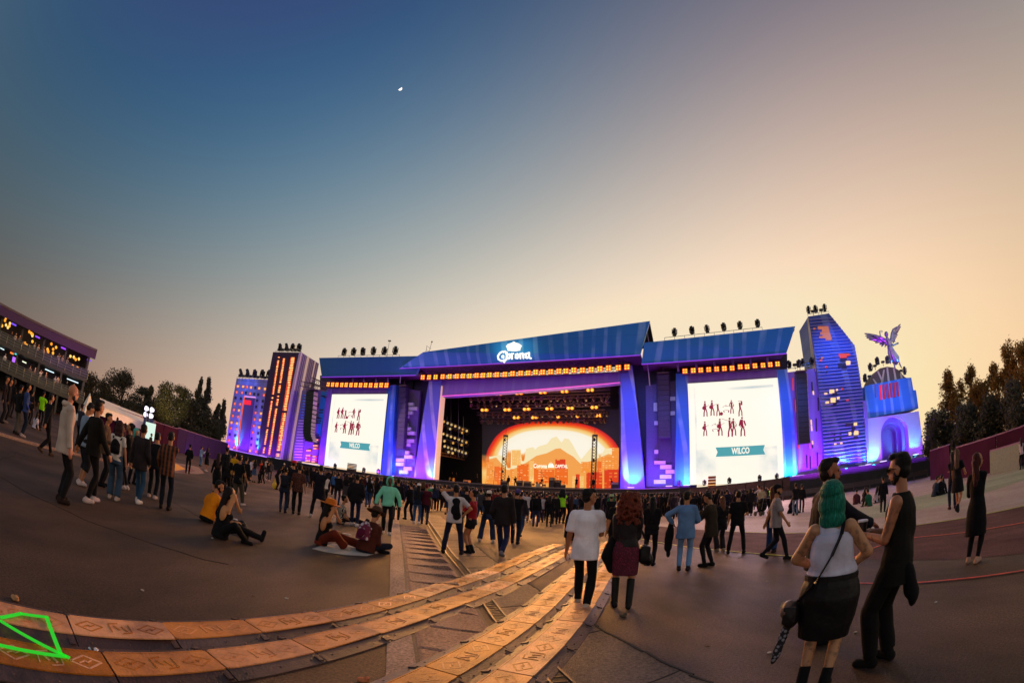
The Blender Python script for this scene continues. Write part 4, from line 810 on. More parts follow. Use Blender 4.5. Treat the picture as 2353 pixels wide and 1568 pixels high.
pw = [('o', 215, 255, 80, 22), ('o', 245, 275, 55, 22), ('o', 232, 300, 75, 18), ('o', 250, 315, 62, 15), ('o', 225, 330, 90, 15), ('o', 275, 345, 45, 15), ('o', 180, 268, 14, 10), ('r', 375, 465, 85, 16), ('r', 385, 482, 50, 14), ('d', 385, 500, 50, 22), ('w', 430, 520, 32, 28), ('d', 370, 540, 60, 30), ('d', 395, 560, 40, 22), ('o', 240, 490, 16, 12), ('r', 230, 510, 16, 12), ('r', 272, 560, 14, 12), ('d', 274, 598, 14, 10),
      ('w', 305, 740, 34, 26), ('w', 266, 765, 20, 12), ('d', 325, 765, 36, 14), ('w', 314, 803, 36, 34), ('w', 275, 830, 24, 14), ('d', 345, 820, 30, 14), ('w', 362, 795, 18, 16), ('d', 330, 840, 28, 18), ('w', 355, 735, 12, 12), ('r', 395, 730, 14, 10), ('r', 435, 815, 14, 10),
      ('d', 425, 1000, 60, 22), ('w', 492, 992, 22, 22), ('d', 480, 1022, 20, 22), ('w', 452, 1065, 18, 22), ('w', 492, 1055, 32, 30), ('d', 470, 1045, 24, 20), ('d', 490, 1095, 30, 20), ('d', 335, 1080, 12, 10), ('d', 382, 1075, 12, 10), ('d', 335, 1115, 12, 12), ('d', 382, 1108, 12, 12), ('w', 342, 1150, 14, 12), ('w', 388, 1142, 14, 14), ('d', 385, 1300, 60, 16)]
pm = {'o': mat((.55, .20, .08), .5, 0, srgb('c8663a')[:3], .55, 0), 'r': mat((.4, .05, .03), .5, 0, srgb('e03a28')[:3], .8, 0), 'd': WIND, 'w': glow('ffc890', 1.3)}
for k, x, y, w_, h_ in pw:
    x -= 0; tD.part('window', [slab('5', [(x, y+2), (x+w_, y), (x+w_+1, y+h_), (x+1, y+h_+2)], -.24, .2)], pm[k])
# right loudspeaker wall
tE = Thing('speaker_wall', 'violet wall with slit windows behind the right loudspeaker column', 'stage set wall', ST('4', 1490, 1290))
tE.part('wall', [slab('4', [(1325, 498), (1546, 466), (1606, 1310), (1407, 1325)], .4, 2.5)], LILAC)
for x, y, h_, k in ((1362, 540, 95, 'r'), (1382, 705, 95, 'r'), (1396, 850, 110, 'r'), (1405, 1010, 70, 'r'), (1508, 570, 70, 'd'), (1518, 640, 28, 'w'), (1502, 860, 40, 'w'), (1505, 905, 40, 'w'), (1555, 690, 100, 'd'), (1540, 850, 100, 'd'), (1490, 1040, 40, 'r'), (1512, 1020, 28, 'w'), (1512, 1052, 26, 'd'), (1468, 1130, 100, 'd'), (1495, 1138, 100, 'd'), (1549, 1110, 105, 'd'), (1400, 930, 22, 'w')):
    tE.part('slit_window', [slab('4', [(x, y), (x+9, y-1), (x+12, y+h_-1), (x+3, y+h_)], .3, .08)], pm[k])
# domed arch monument
tF = Thing('arch_monument', 'domed archway monument prop with six red slits at the right end', 'stage set arch', ST('5', 800, 1290))
s0, z0 = Sxz('5', 605, 1312); s1, _ = Sxz('5', 1026, 1238); sa, _ = Sxz('5', 705, 1290); sb, _ = Sxz('5', 915, 1250); ztop = Sxz('5', 585, 962)[1]; sTL = Sxz('5', 585, 962)[0]; sTR = Sxz('5', 984, 886)[0]
zb = DZ; zc = Sxz('5', 800, 945)[1]; cx_ = (sa+sb)/2; rx_ = (sb-sa)/2; zsp = zc-rx_*.95
arc = [(cx_+rx_*math.cos(a), zsp+rx_*.95*math.sin(a)) for a in [math.pi*k/16 for k in range(17)]]
out = [(s0, zb), (sTL, ztop), (sTR, ztop), (s1, zb), (sb, zb)]+arc+[(sa, zb)]
LAV = mat((.55, .40, .70), .6, 0, None, 1, .08, .1, 5)
tF.part('arch_body', [prism([SW(s, 0, z) for s, z in out], SN*3.2)], LAV)
def archring(k0, k1, w, th, m, nm):
    o_ = [(cx_+rx_*k0*math.cos(a), zsp+rx_*.95*k0*math.sin(a)) for a in [math.pi*k/16 for k in range(17)]]; i_ = [(cx_+rx_*k1*math.cos(a), zsp+rx_*.95*k1*math.sin(a)) for a in [math.pi*k/16 for k in range(17)]]
    P = [(cx_+rx_*k0, zb)]+o_+[(cx_-rx_*k0, zb), (cx_-rx_*k1, zb)]+i_[::-1]+[(cx_+rx_*k1, zb)]
    tF.part(nm, [prism([SW(s, w, z) for s, z in P], SN*th)], m)
archring(1.0, .72, 1.0, 2.0, LILAC, 'inner_arch'); archring(.72, .52, 2.0, 1.0, DKV, 'inner_arch')
tF.part('arch_back', [sbox(cx_-rx_, cx_+rx_, zb, zc+.1, 3.0, 3.3)], DKV)
midp = [(572, 716), (610, 706), (878, 652), (929, 649), (945, 745), (965, 745), (984, 884), (585, 960)]
tF.part('upper_block', [slab('5', midp, .25, 3)], BLUEP)
for k, x in enumerate((684, 710, 736, 762, 788, 814)):
    tF.part('slit_window', [slab('5', [(x, 708-k*5), (x+14, 706-k*5), (x+24, 815-k*5), (x+10, 818-k*5)], .1, .12)], glow('f01838', 1.0) if k in (0,) else mat((.25, .02, .05), .5, 0, srgb('a01430')[:3], .6, 0))
tF.part('slit_window', [slab('5', [(648, 702), (656, 700), (664, 800), (656, 802)], .1, .12)], DKV)
dom = [(606, 706), (616, 672), (632, 638), (655, 605), (690, 578), (745, 566), (795, 572), (830, 590), (856, 622), (880, 645), (890, 651)]
tF.part('dome', [slab('5', dom, .5, 2.5)], mat((.16, .09, .06), .6, 0, None, 1, .2))
for a, b in (((632, 660), (660, 700)), ((668, 600), (705, 682)), ((715, 590), (700, 690)), ((740, 572), (752, 676)), ((790, 578), (806, 668)), ((842, 618), (852, 655))):
    tF.part('ray_strip', [slab('5', [(a[0], a[1]), (a[0]+11, a[1]-1), (b[0]+12, b[1]-1), (b[0]-3, b[1])], .42, .07)], mat((.75, .55, .35), .6, 0, None, 1, .1))
tF.part('corner_pier', [slab('5', [(560, 826), (585, 822), (606, 1312), (592, 1316)], -.3, 2)], LILAC)
# winged statue on a plinth
STM = mat((.42, .34, .60), .22, .75, None, 1, .15, .25, 14)
st_ = Thing('winged_statue', 'metallic winged figure statue holding up a ring above the dome', 'statue', ST('M', 830, 1080, 1.2))
def MP(x, y, w=1.2): return ST('M', x, y, w)
kM = (MP(100, 0)-MP(0, 0)).length/100
def tubeM(pts, rs, w=1.2): return [caps(MP(*a, w), ra*kM, MP(*b, w), rb*kM, 9) for (a, ra), (b, rb) in zip(zip(pts, rs), list(zip(pts, rs))[1:])]
st_.part('figure', [ell(MP(676, 480), (34*kM, 36*kM, 42*kM))]+tubeM([(685, 510), (690, 560), (715, 610), (728, 680), (735, 720)], [14, 26, 40, 34, 40]), STM, smooth=True)
st_.part('robe', tubeM([(735, 715), (770, 800), (805, 890), (840, 960)], [44, 58, 66, 58])+tubeM([(760, 720), (800, 800), (880, 900), (885, 960)], [30, 34, 30, 22])+tubeM([(720, 700), (730, 820), (765, 940)], [24, 30, 26])+tubeM([(760, 940), (750, 990)], [24, 16])+tubeM([(850, 950), (880, 985)], [30, 14]), STM, smooth=True)
st_.part('arm', tubeM([(660, 575), (600, 545), (572, 520), (560, 455), (558, 430)], [18, 14, 12, 9, 8]), STM, smooth=True); st_.part('arm', tubeM([(745, 640), (800, 680), (850, 655), (885, 640)], [18, 14, 11, 14]), STM, smooth=True)
st_.part('leg', tubeM([(810, 950), (820, 1020), (830, 1090)], [20, 16, 12]), STM, smooth=True); st_.part('leg', tubeM([(890, 960), (920, 1020), (948, 1078)], [16, 12, 8]), STM, smooth=True)
rg = [(580+27*math.cos(a), 432+15*math.sin(a)) for a in [2*math.pi*k/14 for k in range(15)]]; st_.part('ring', tubeM(rg, [4]*15), STM)
def feather(root, tip, w1, wd, dw):
    a, b = MP(*root, w1), MP(*tip, w1+dw); u, v, d = frame(b-a); R = Matrix((u, v, d)).transposed()
    return ell((a+b)/2, (wd*kM*.35, wd*kM, (b-a).length/2*1.06), R, 8, 7)
lw = [((600, 540), (288, 468)), ((605, 548), (305, 512)), ((600, 556), (325, 545)), ((610, 560), (368, 578)), ((620, 566), (450, 600)), ((630, 575), (478, 632)), ((640, 590), (555, 665)), ((655, 605), (588, 700)), ((670, 620), (650, 716)), ((560, 530), (400, 490)), ((630, 560), (520, 530))]
rw = [((800, 470), (930, 300)), ((790, 480), (936, 345)), ((790, 490), (915, 390)), ((785, 510), (888, 440)), ((785, 530), (884, 490)), ((780, 550), (866, 530)), ((778, 570), (850, 570)), ((776, 585), (842, 605)), ((776, 600), (820, 632))]
st_.part('wing', [feather(a, b, 1.5, 22, .8) for a, b in lw]+tubeM([(690, 650), (640, 590), (560, 540), (470, 508), (380, 488)], [34, 34, 26, 16, 8], 1.5), STM, smooth=True)
st_.part('wing', [feather(a, b, 1.5, 20, .8) for a, b in rw]+tubeM([(745, 640), (765, 560), (775, 470), (800, 400), (860, 350)], [26, 26, 22, 18, 8], 1.5), STM, smooth=True)
# ---- line arrays
def array(nm, lab, pts, w, wd_px, dep, crop, m, cols=1):
    P = [ST(crop, *p, w) for p in pts]; n = 14; t = Thing(nm, lab, 'line array', P[-1])
    q = []
    for i in range(n+1):
        f = i/n*(len(P)-1); k = min(int(f), len(P)-2); q.append(P[k].lerp(P[k+1], f-k))
    for a, b in zip(q, q[1:]):
        c = (a+b)/2; hh = (a-b).length*.94; yb = math.atan2((a-b).dot(SN), (a-b).z); R = Matrix.Rotation(-NAZ, 3, 'Z')@Matrix.Rotation(-yb, 3, 'X')
        cbn = t.part('speaker_cabinet', [box(c+SN*dep/2, (wd_px, dep, hh), R)], m)
        if cols: t.part('cabinet_rim', [box(c+SX*(wd_px/2+.04)+SN*dep/2, (.08, dep*.96, hh*.8), R)], mat((.5, .3, .42), .4, .3, None, 1, .2), cbn)
    t.part('rigging_frame', [box(q[0]+Vector((0, 0, .25))+SN*dep/2, (wd_px*1.05, dep*1.3, .18), Matrix.Rotation(-NAZ, 3, 'Z')), tube(q[0]+SN*dep/2, .05, q[0]+SN*dep/2+Vector((0, 0, 1.6)), .05, 5)], TRM); return t
array('line_array', 'long curved black loudspeaker column hanging left of the left screen', [(1080, 645), (1068, 800), (1055, 950), (1042, 1080), (1040, 1170), (1070, 1245)], -3, 2.1, 1.1, 'J', BLACK)
array('line_array', 'wide dark loudspeaker column hanging right of the right screen', [(1432, 502), (1438, 640), (1446, 800), (1452, 940), (1458, 1042)], -2.6, 1.55, 1.0, '4', mat((.03, .02, .06), .6, 0, None, 1, .3))
array('line_array', 'dim loudspeaker column hanging between the main opening and right screen', [(372, 515), (376, 700), (380, 880), (384, 1000)], -.6, 1.5, .9, '4', DKP, 0)
array('line_array', 'dim loudspeaker column hanging between the left screen and main opening', [(170, 610), (166, 800), (158, 960), (150, 1080)], -.4, 1.3, .9, '3', DKP, 0)
rg_ = Thing('rigging_truss', 'dark truss arm carrying the left loudspeaker column', 'truss', ST('J', 1100, 600, -3))
rg_.part('truss_arm', truss(ST('J', 985, 565, -2), ST('J', 1160, 600, -3), .9, 9, .07), TRM); rg_.part('truss_arm', truss(ST('J', 1100, 520, -3.2), ST('J', 1280, 590, -2), .9, 9, .07)+truss(ST('J', 1090, 600, -3.2), ST('J', 1280, 625, -2), .8, 8, .06), TRM)
# ---- stage interior rig
rig = Thing('lighting_rig', 'overhead black trusses inside the main stage opening', 'truss', ST('3', 1200, 900, 6))
for (x0, y0, x1, y1, w) in ((640, 655, 1760, 618, 3), (700, 700, 1760, 670, 4.5), (700, 765, 1760, 738, 6), (740, 815, 1720, 795, 7.5), (760, 860, 1700, 850, 9)):
    rig.part('truss', truss(ST('3', x0, y0, w), ST('3', x1, y1, w), .5, 34, .035), TRM)
rows = [[(707, 665), (737, 664), (884, 662), (915, 662), (1043, 657), (1075, 656), (1226, 650), (1258, 649), (1393, 643), (1425, 642), (1590, 633), (1621, 632)],
        [(779, 785), (809, 785), (954, 783), (984, 783), (1103, 779), (1133, 778), (1275, 775), (1309, 774), (1438, 771), (1467, 771), (1622, 765), (1652, 764)],
        [(1025, 843), (1052, 842), (1165, 843), (1192, 841), (1360, 838), (1508, 833), (1655, 828), (1684, 827)]]
pmesh = [mesh_from('can', [tube((0, 0, 0), .2, (0, .4, .05), .16, 12)]), mesh_from('bulb', [ell((0, -.02, 0), (.16, .05, .16), None, 10, 6)])]; pmesh[0].materials.append(mat((.5, .15, .02), .5, 0, srgb('f07a10')[:3], 1.1, 0)); pmesh[1].materials.append(glow('ffb444', 1.8))
for j_, (r_, w, nm) in enumerate(zip(rows, (2.8, 5.8, 8), ('upper', 'middle', 'lower'))):
    for i, (x, y) in enumerate(r_):
        e = bpy.data.objects.new('stage_lamp', None); COL.objects.link(e); e.location = ST('3', x, y, w); e.rotation_euler = (0, 0, -NAZ); e.scale = (1.35,)*3
        tag(e, '%s lit amber lamp from the left in the %s row inside the stage' % (ORD[i], nm), 'stage lamp', 'lit amber lamps inside the stage'); obj('can', pmesh[0], None, e); obj('bulb', pmesh[1], None, e)
CHR = mat((.14, .08, .045), .35, .6, None, 1, .2); mh2 = [m_.copy() for m_ in MH]
for me, m in zip(mh2, (CHR, CHR, glow('f2c890', .8))): me.materials.clear(); me.materials.append(m)  # emissive lens paints a highlight onto these unlit lamps
for nm, x0, x1, y0, y1, n, w in (('front', 690, 1740, 694, 680, 20, 3.4), ('second', 700, 1730, 735, 712, 22, 4.8), ('third', 770, 1740, 812, 800, 22, 6.6), ('rear', 780, 1720, 862, 852, 24, 8.6)):
    for i in range(n):
        t = i/(n-1); e = bpy.data.objects.new('hanging_lamp', None); COL.objects.link(e); e.location = ST('3', lerp(x0, x1, t)+random.uniform(-7, 7), lerp(y0, y1, t), w); e.scale = (.92,)*3; e.rotation_euler = (math.pi+random.uniform(-.5, .5), random.uniform(-.5, .5), -NAZ+random.uniform(-1, 1))
        tag(e, '%s unlit hanging lamp from the left in the %s row inside the stage' % (ORD[i], nm), 'stage lamp', 'unlit hanging lamps inside the stage')
        for k, me in zip(('yoke', 'head', 'lens'), mh2): obj(k, me, None, e)
pr = Thing('side_lamp_rack', 'slanted rack of lamps hanging on the left wall inside the stage', 'lamp rack', ST('G', 240, 1100, 6))
pr.part('rack_beam', truss(ST('G', 40, 1060, 5), ST('G', 350, 1120, 11), .5, 12, .05), mat((.6, .25, .06), .5, .3, None, 1, .2))
for x in (160, 205, 290, 345): pr.part('rack_pipe', [tube(ST('G', x, 430 if x in (205, 290) else 640, 8), .05, ST('G', x, 1110, 8), .05, 5)], STEEL)
for j_, (x0, y0, x1, y1) in enumerate(((140, 690, 400, 795), (120, 745, 395, 830), (135, 830, 395, 925), (100, 900, 390, 965), (150, 970, 390, 1048), (100, 1010, 380, 1085))):
    pr.part('rack_beam', [tube(ST('G', x0-20, y0-12, 6), .05, ST('G', x1+20, y1, 10), .05, 5)], STEEL)
    for i in range(7):
        t = i/6; w = lerp(6, 10, t); p = ST('G', lerp(x0, x1, t), lerp(y0, y1, t)+14, w); c_ = pr.part('rack_lamp', [tube(p+Vector((0, 0, .1)), .26, p-SN*.45-Vector((0, 0, .12)), .2, 9)], CHR)
        if j_ % 2 == 0 or random.random() < .25: pr.part('lens', [disc(p-SN*.5-Vector((0, 0, .05)), .22, -SN, .04, 9)], glow(random.choice(('f8c878', 'e8a850', 'd8b880')), .8), c_)
# ---- instruments and gear on the deck
def gearbox(x0, y0, x1, y1, w, lab, m, name='amplifier', cat='amplifier', gr=None):
    P = [ST('G', x0, y0, w), ST('G', x1, y0, w), ST('G', x1, y1, w), ST('G', x0, y1, w)]; zt = P[0].z; zb_ = DZ+.01 if gr is None else gr
    s_a, s_b = P[0].dot(SX), P[1].dot(SX); c = SW((s_a+s_b)/2, w, zb_); t = Thing(name, lab, cat, c)
    t.part('case', [sbox(s_a, s_b, zb_, zt, w, w+.7)], m); t.part('grille', [sbox(s_a+.06, s_b-.06, zb_+.08, lerp(zb_, zt, .66), w-.03, w-.005)], mat((.05, .04, .04), .8, 0, None, 1, .3)); t.part('control_panel', [sbox(s_a+.06, s_b-.06, lerp(zb_, zt, .74), zt-.05, w-.03, w-.005)], mat((.4, .25, .15), .5, .3, None, 1, .2)); return t
DK = mat((.02, .012, .01), .7, 0, None, 1, .3)
for q in ((775, 1372, 845, 1440, 5, 'dark amplifier left of the left truss tower foot'), (958, 1370, 1026, 1440, 6, 'dark amplifier behind the bent over guitarist'), (1036, 1378, 1110, 1440, 5, 'wide dark amplifier right of the guitarist'), (1384, 1366, 1452, 1450, 5, 'tall square speaker cabinet right of the drums'), (1324, 1336, 1380, 1450, 4, 'tall black amplifier stack right of the drum kit'), (1455, 1420, 1500, 1450, 5, 'low orange lit amplifier right of the square cabinet')): gearbox(*q[:5], q[5], DK)
gearbox(2032, 1392, 2126, 1465, 2.4, 'grey flight case with pale stickers by the right stage leg', mat((.12, .12, .14), .5, .3, None, 1, .2), 'flight_case', 'flight case')
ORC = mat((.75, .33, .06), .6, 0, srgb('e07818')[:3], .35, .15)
for q in ((186, 1338, 226, 1410, 5, 'upright orange case at the left of the stage'), (272, 1385, 318, 1430, 4.5, 'low orange case left of the bright orange case'), (348, 1364, 409, 1432, 5, 'bright orange square case at stage left')): gearbox(*q[:5], q[5], ORC, 'equipment_case', 'equipment case')
dk_ = Thing('drum_kit', 'drum kit with white bass drum in the middle of the stage', 'drum kit', SW(ST('G', 1205, 1420, 6).dot(SX), 6, DZ))
bs = dk_.o+Vector((0, 0, .42)); WD = mat((.6, .5, .4), .4, 0, None, 1, .1)
dk_.part('bass_drum', [tube(bs-SN*.25, .40, bs+SN*.3, .40, 18)], WD); 
for s, zz in ((-.3, 1.05), (.3, 1.05), (.85, .7), (-.85, .75)): dk_.part('drum', [tube(bs+SX*s+Vector((0, 0, zz-.75)), .24, bs+SX*s+Vector((0, 0, zz-.45)), .24, 14)], mat((.5, .12, .03), .4, 0, None, 1, .1))
for s, zz in ((-1.1, 1.25), (1.1, 1.35), (.6, 1.6), (-1.6, .95)): dk_.part('cymbal', [ell(bs+SX*s+Vector((0, 0, zz-.42)), (.32, .32, .02)), tube(bs+SX*s+Vector((0, 0, -.42)), .02, bs+SX*s+Vector((0, 0, zz-.42)), .015, 5)], mat((.7, .5, .2), .3, .9, None, 1, .1))
for i, (x, y0, lab) in enumerate(((700, 1270, 'thin microphone stand near the left edge of the backdrop'), (1010, 1330, 'microphone stand beside the bent over guitarist'), (1255, 1290, 'tall stand right of the drum kit'), (1290, 1330, 'short stand between the drums and the amplifiers'), (1500, 1390, 'low stand in front of the backdrop lettering'), (1420, 1330, 'thin stand above the square cabinet'))):
    p = ST('G', x, y0, 4.5); solo('microphone_stand', [tube(SW(p.dot(SX), 4.5, DZ), .025, p, .02, 5), tube(p, .018, p-SX*.4+Vector((0, 0, .12)), .018, 5), ell(p-SX*.4+Vector((0, 0, .12)), (.05, .05, .05), None, 6, 5), tube(SW(p.dot(SX), 4.5, DZ), .22, SW(p.dot(SX), 4.5, DZ+.03), .22, 9)], DK, lab, 'microphone stand')
for (x, y0, lab) in ((829, 872, 'dark truss tower on the left of the glowing backdrop'), (1845, 868, 'dark truss tower on the right of the glowing backdrop')):
    w = 6.5; p = ST('G', x, y0, w); b_ = SW(p.dot(SX), w, DZ); t = Thing('truss_tower', lab, 'truss tower', b_); t.part('tower', truss(b_, p, .62, 18, .05), DK)
    t.part('head_block', [box(p+Vector((0, 0, .1)), (.75, .75, .25)), tube(p+Vector((0, 0, .2)), .02, p+Vector((0, 0, 5)), .02, 4)], DK)
    for k, zf in enumerate((.12, .30, .55, .93)): t.part('clamped_lamp', [tube(b_.lerp(p, zf)-SN*.35-Vector((0, 0, .15)), .2, b_.lerp(p, zf)-SN*.5+Vector((0, 0, .2)), .16, 8)], DK)
# ---- front ledge, subs, barricade
sFA = Sxz('J', 60, 1335, -1)[0]; sFB = Sxz('5', 1096, 1240, -1)[0]
led = Thing('stage_ledge', 'long dark skirted ledge under the whole row of towers', 'stage ledge', SW(0, -1, 0))
led.part('skirt', [sbox(sFA, sA-.02, 0, DZ-.02, -1.4, 3)], SKIRT); zR = Sxz('5', 430, 1338, -1.4)[1]; led.part('skirt', [prism([SW(sB+.02, -1.4, 0), SW(sFB, -1.4, 0), SW(sFB, -1.4, Sxz('5', 1096, 1242, -1.4)[1]), SW(Sxz('5', 430, 1338, -1.4)[0], -1.4, zR), SW(sB+.02, -1.4, DZ-.02)], SN*4.4)], SKIRT)
led.part('neon_strip', [bar(SW(sFA+.5, -1.5, DZ-.14), SW(sFA+18, -1.5, DZ-.14), .14)], glow('b070ff', 1.5))
def zx(c, x, y, w): return Sxz(c, x, y, w)
SUB = mat((.05, .022, .022), .75, 0, None, 1, .3, .2, 12)
for i, (x0, x1, yt) in enumerate(((580, 718, 1382), (722, 775, 1378), (780, 858, 1368), (862, 1000, 1352), (1005, 1150, 1338), (1155, 1285, 1322), (1290, 1345, 1300))):
    a, zt = zx('4', x0, yt, -3.2); b, _ = zx('4', x1, yt, -3.2); t = Thing('subwoofer_stack', '%s dark loudspeaker stack from the left below the right screen' % ORD[i], 'loudspeaker', SW((a+b)/2, -3.2, 0), 'loudspeaker stacks below the right screen')
    n = 2 if b-a > 1.6 else 1
    for k in range(n):
        for j_ in range(2): t.part('cabinet', [sbox(lerp(a, b, k/n)+.02, lerp(a, b, (k+1)/n)-.02, zt*j_/2+.01, zt*(j_+1)/2-.02, -3.2, -2.0)], SUB)
for i, (c, x0, x1, y0, y1) in enumerate((('4', 718, 776, 1290, 1380), ('B', 345, 428, 238, 325))):
    a, zt = zx(c, x0, y0, -3); b, zb_ = zx(c, x1, y1, -3); t = Thing('speaker_stack', ['small stack of banded loudspeakers before the right screen', 'small stack of banded loudspeakers before the left screen'][i], 'loudspeaker', SW((a+b)/2, -3, 0))
    for k in range(4): t.part('cabinet', [sbox(a, b, lerp(zb_, zt, k/4)+.03, lerp(zb_, zt, (k+1)/4)-.04, -3, -2.3)], mat((.22, .05, .02), .5, 0, None, 1, .3))
    t.part('pedestal', [sbox(a, b, 0, zb_, -3, -2.3)], SUB); t.part('bright_band', [sbox(a+.02, b-.02, lerp(zb_, zt, .24), lerp(zb_, zt, .28), -3.03, -2.98), sbox(a+.02, b-.02, lerp(zb_, zt, .5), lerp(zb_, zt, .53), -3.03, -2.98)], glow('ffb030', 1.2))
for i, (x, y) in enumerate(((497, 1352), (690, 1345), (880, 1330), (1112, 1310), (1243, 1298))): mhat(ST('4', x, y+18, -2.5), .95, '%s floor lamp from the left at the foot of the right screen' % ORD[i], 'floor lamps at the right screen foot', yaw=random.uniform(-1, 1))
for i, (x, y) in enumerate(((175, 290), (560, 345), (755, 365))): mhat(ST('B', x, y+26, -2.5), 1.1, '%s floor lamp from the left at the foot of the left screen' % ORD[i], 'floor lamps at the left screen foot')
a, b = zx('B', -250, 240, -4)[0], zx('B', 880, 470, -4)[0]
n = 9
for i in range(n):
    x0, x1 = lerp(a, b, i/n), lerp(a, b, (i+1)/n)-.06; t = Thing('subwoofer_stack', '%s dark loudspeaker stack from the left below the left screen' % ORD[i], 'loudspeaker', SW((x0+x1)/2, -4, 0), 'loudspeaker stacks below the left screen')
    for j_ in range(2): t.part('cabinet', [sbox(x0, x1, .95*j_+.01, .95*(j_+1)-.02, -4, -2.8)], SUB)
bar_ = []
ba, bb = zx('3', 0, 1350, -7)[0]-14, zx('5', 1096, 1300, -7)[0]
nb_ = int((bb-ba)/2.4)
for i in range(nb_):
    x0, x1 = ba+i*2.4, ba+i*2.4+2.34; bits = [bar(SW(x0, -7, 1.12), SW(x1, -7, 1.12), .07), bar(SW(x0, -7, .12), SW(x1, -7, .12), .05), bar(SW(x0, -7, .6), SW(x1, -7, .6), .05), bar(SW(x0, -7, 0), SW(x0, -7, 1.12), .06), bar(SW(x1, -7, 0), SW(x1, -7, 1.12), .06), prism([SW(x0, -7.02, .62), SW(x1, -7.02, .62), SW(x1, -7.02, 1.08), SW(x0, -7.02, 1.08)], SN*.02)]
    solo('crowd_barrier', bits, mat((.07, .05, .06), .5, .5, None, 1, .2), 'dark metal crowd barrier panel in the line before the stage', 'barrier', 'barrier panels in the line before the stage')
# ================================================================== STAGE LIGHT
VIO = (.30, .03, 1.0); MAG = (.52, .03, 1.0); CYN = (0, .75, 1.0); BLU = (.06, .22, 1.0); AMB = (1.0, .42, .10)
def wash(c, x0, y0, x1, y1, wpos, e, col, size=75, zoff=.4, kind='SPOT'):
    p = ST(c, x0, y0, wpos); p.z = DZ+zoff; t = ST(c, x1, y1, 0); return lamp('SPOT', p, t, col, e, spot_size=rad(size), spot_blend=.9, shadow_soft_size=.15)
def strongfoot(s_a, s_b, w, e, col, zt=12.0, z0_=None):
    e = e*.36 if z0_ is None else e*.22
    p = SW((s_a+s_b)/2, w, DZ+.3 if z0_ is None else z0_); t = SW((s_a+s_b)/2, .2, zt)
    return lamp('AREA', p, t, col, e, shape='RECTANGLE', size=abs(s_b-s_a), size_y=.5)
for (c, xa, ya, xb, yb, e, col) in (('J', 80, 1330, 440, 1400, 5200, VIO), ('J', 470, 1410, 740, 1450, 2600, VIO), ('J', 880, 1470, 1150, 1490, 3000, VIO), ('2', 870, 1085, 925, 1095, 1300, VIO), ('2', 1345, 1150, 1430, 1178, 1300, VIO), ('3', 95, 1290, 262, 1312, 2100, VIO), ('3', 255, 1325, 405, 1325, 2300, MAG), ('3', 1838, 1395, 2025, 1395, 2000, VIO), ('4', 240, 1370, 460, 1370, 1900, VIO), ('4', 460, 1360, 575, 1360, 800, VIO), ('4', 1292, 1330, 1405, 1272, 900, VIO), ('4', 1407, 1296, 1605, 1275, 1900, MAG), ('5', 262, 1300, 606, 1310, 3600, VIO), ('5', 606, 1310, 1025, 1240, 2300, VIO)):
    strongfoot(Sxz(c, xa, ya)[0], Sxz(c, xb, yb)[0], -2.6, e, col)
# header beam and inner reveals
strongfoot(Sxz('3', 480, 620)[0], Sxz('3', 1830, 560)[0], -3.6, 1500, MAG, 17, 11.5)
strongfoot(Sxz('2', 940, 520)[0], Sxz('2', 1460, 520)[0], -3.2, 420, MAG, 17, 13.0); strongfoot(Sxz('4', 480, 520)[0], Sxz('4', 1320, 500)[0], -3.2, 420, MAG, 17, 13.6)
# pools of cyan near the feet
for (c, x, y, e, sz, zt) in (('3', 345, 1318, 260, 70, 1.6), ('3', 1922, 1383, 420, 70, 2.0), ('4', 553, 1365, 160, 80, 1.6), ('4', 1370, 1280, 300, 80, 1.8), ('2', 1420, 1175, 120, 80, 1.6), ('5', 655, 1305, 520, 80, 2.6), ('5', 970, 1243, 420, 80, 2.6), ('J', 130, 1345, 700, 80, 2.6), ('J', 395, 1400, 700, 80, 2.6), ('5', 440, 1320, 420, 110, 5), ('B', 1090, 400, 60, 80, 1.0), ('D', 250, 210, 60, 80, 1.0)):
    p = ST(c, x, y, -1.9); p.z = DZ+.6; t = SW(p.dot(SX), 0, DZ+zt); lamp('SPOT', p, t, (.0, .9, .85), e*3.2, spot_size=rad(sz), spot_blend=.5, shadow_soft_size=.1)
# blue wash from above on legs, towers and monument
for (c, x, y, e) in (('3', 1925, 800, 2600), ('4', 1340, 800, 1800), ('4', 500, 900, 1500), ('2', 1430, 800, 900), ('5', 350, 500, 4500), ('5', 790, 790, 2600), ('J', 330, 600, 2600)):
    t = ST(c, x, y, 0); lamp('SPOT', t-SN*9+Vector((0, 0, 3)), t, BLU, e, spot_size=rad(70), spot_blend=1, shadow_soft_size=.5)
# statue
tS = MP(740, 700); lamp('SPOT', tS-SN*6-SX*5-Vector((0, 0, 4)), tS, MAG, 2200, spot_size=rad(50), spot_blend=.8); lamp('SPOT', tS-SN*5+SX*6-Vector((0, 0, 3)), tS, CYN, 2400, spot_size=rad(50), spot_blend=.8)
# amber light thrown forward by the lamp rows, picture light from the screens
lamp('AREA', SW((sL+sR)/2, -5.6, 16), Vector((-6, 16, 0)), AMB, 22000, shape='RECTANGLE', size=24, size_y=1)
lamp('AREA', ST('4', 900, 950, -4), Vector((3, 6, 0)), (1, .62, .72), 5500, shape='RECTANGLE', size=13, size_y=13)
lamp('AREA', ST('2', 1160, 850, -4), Vector((-8, 10, 0)), (1, .6, .6), 3500, shape='RECTANGLE', size=13, size_y=13)
lamp('AREA', GB(1385, 1150, 1.2), GB(1385, 1300, 30), (1, .45, .12), 5000, shape='RECTANGLE', size=20, size_y=8)
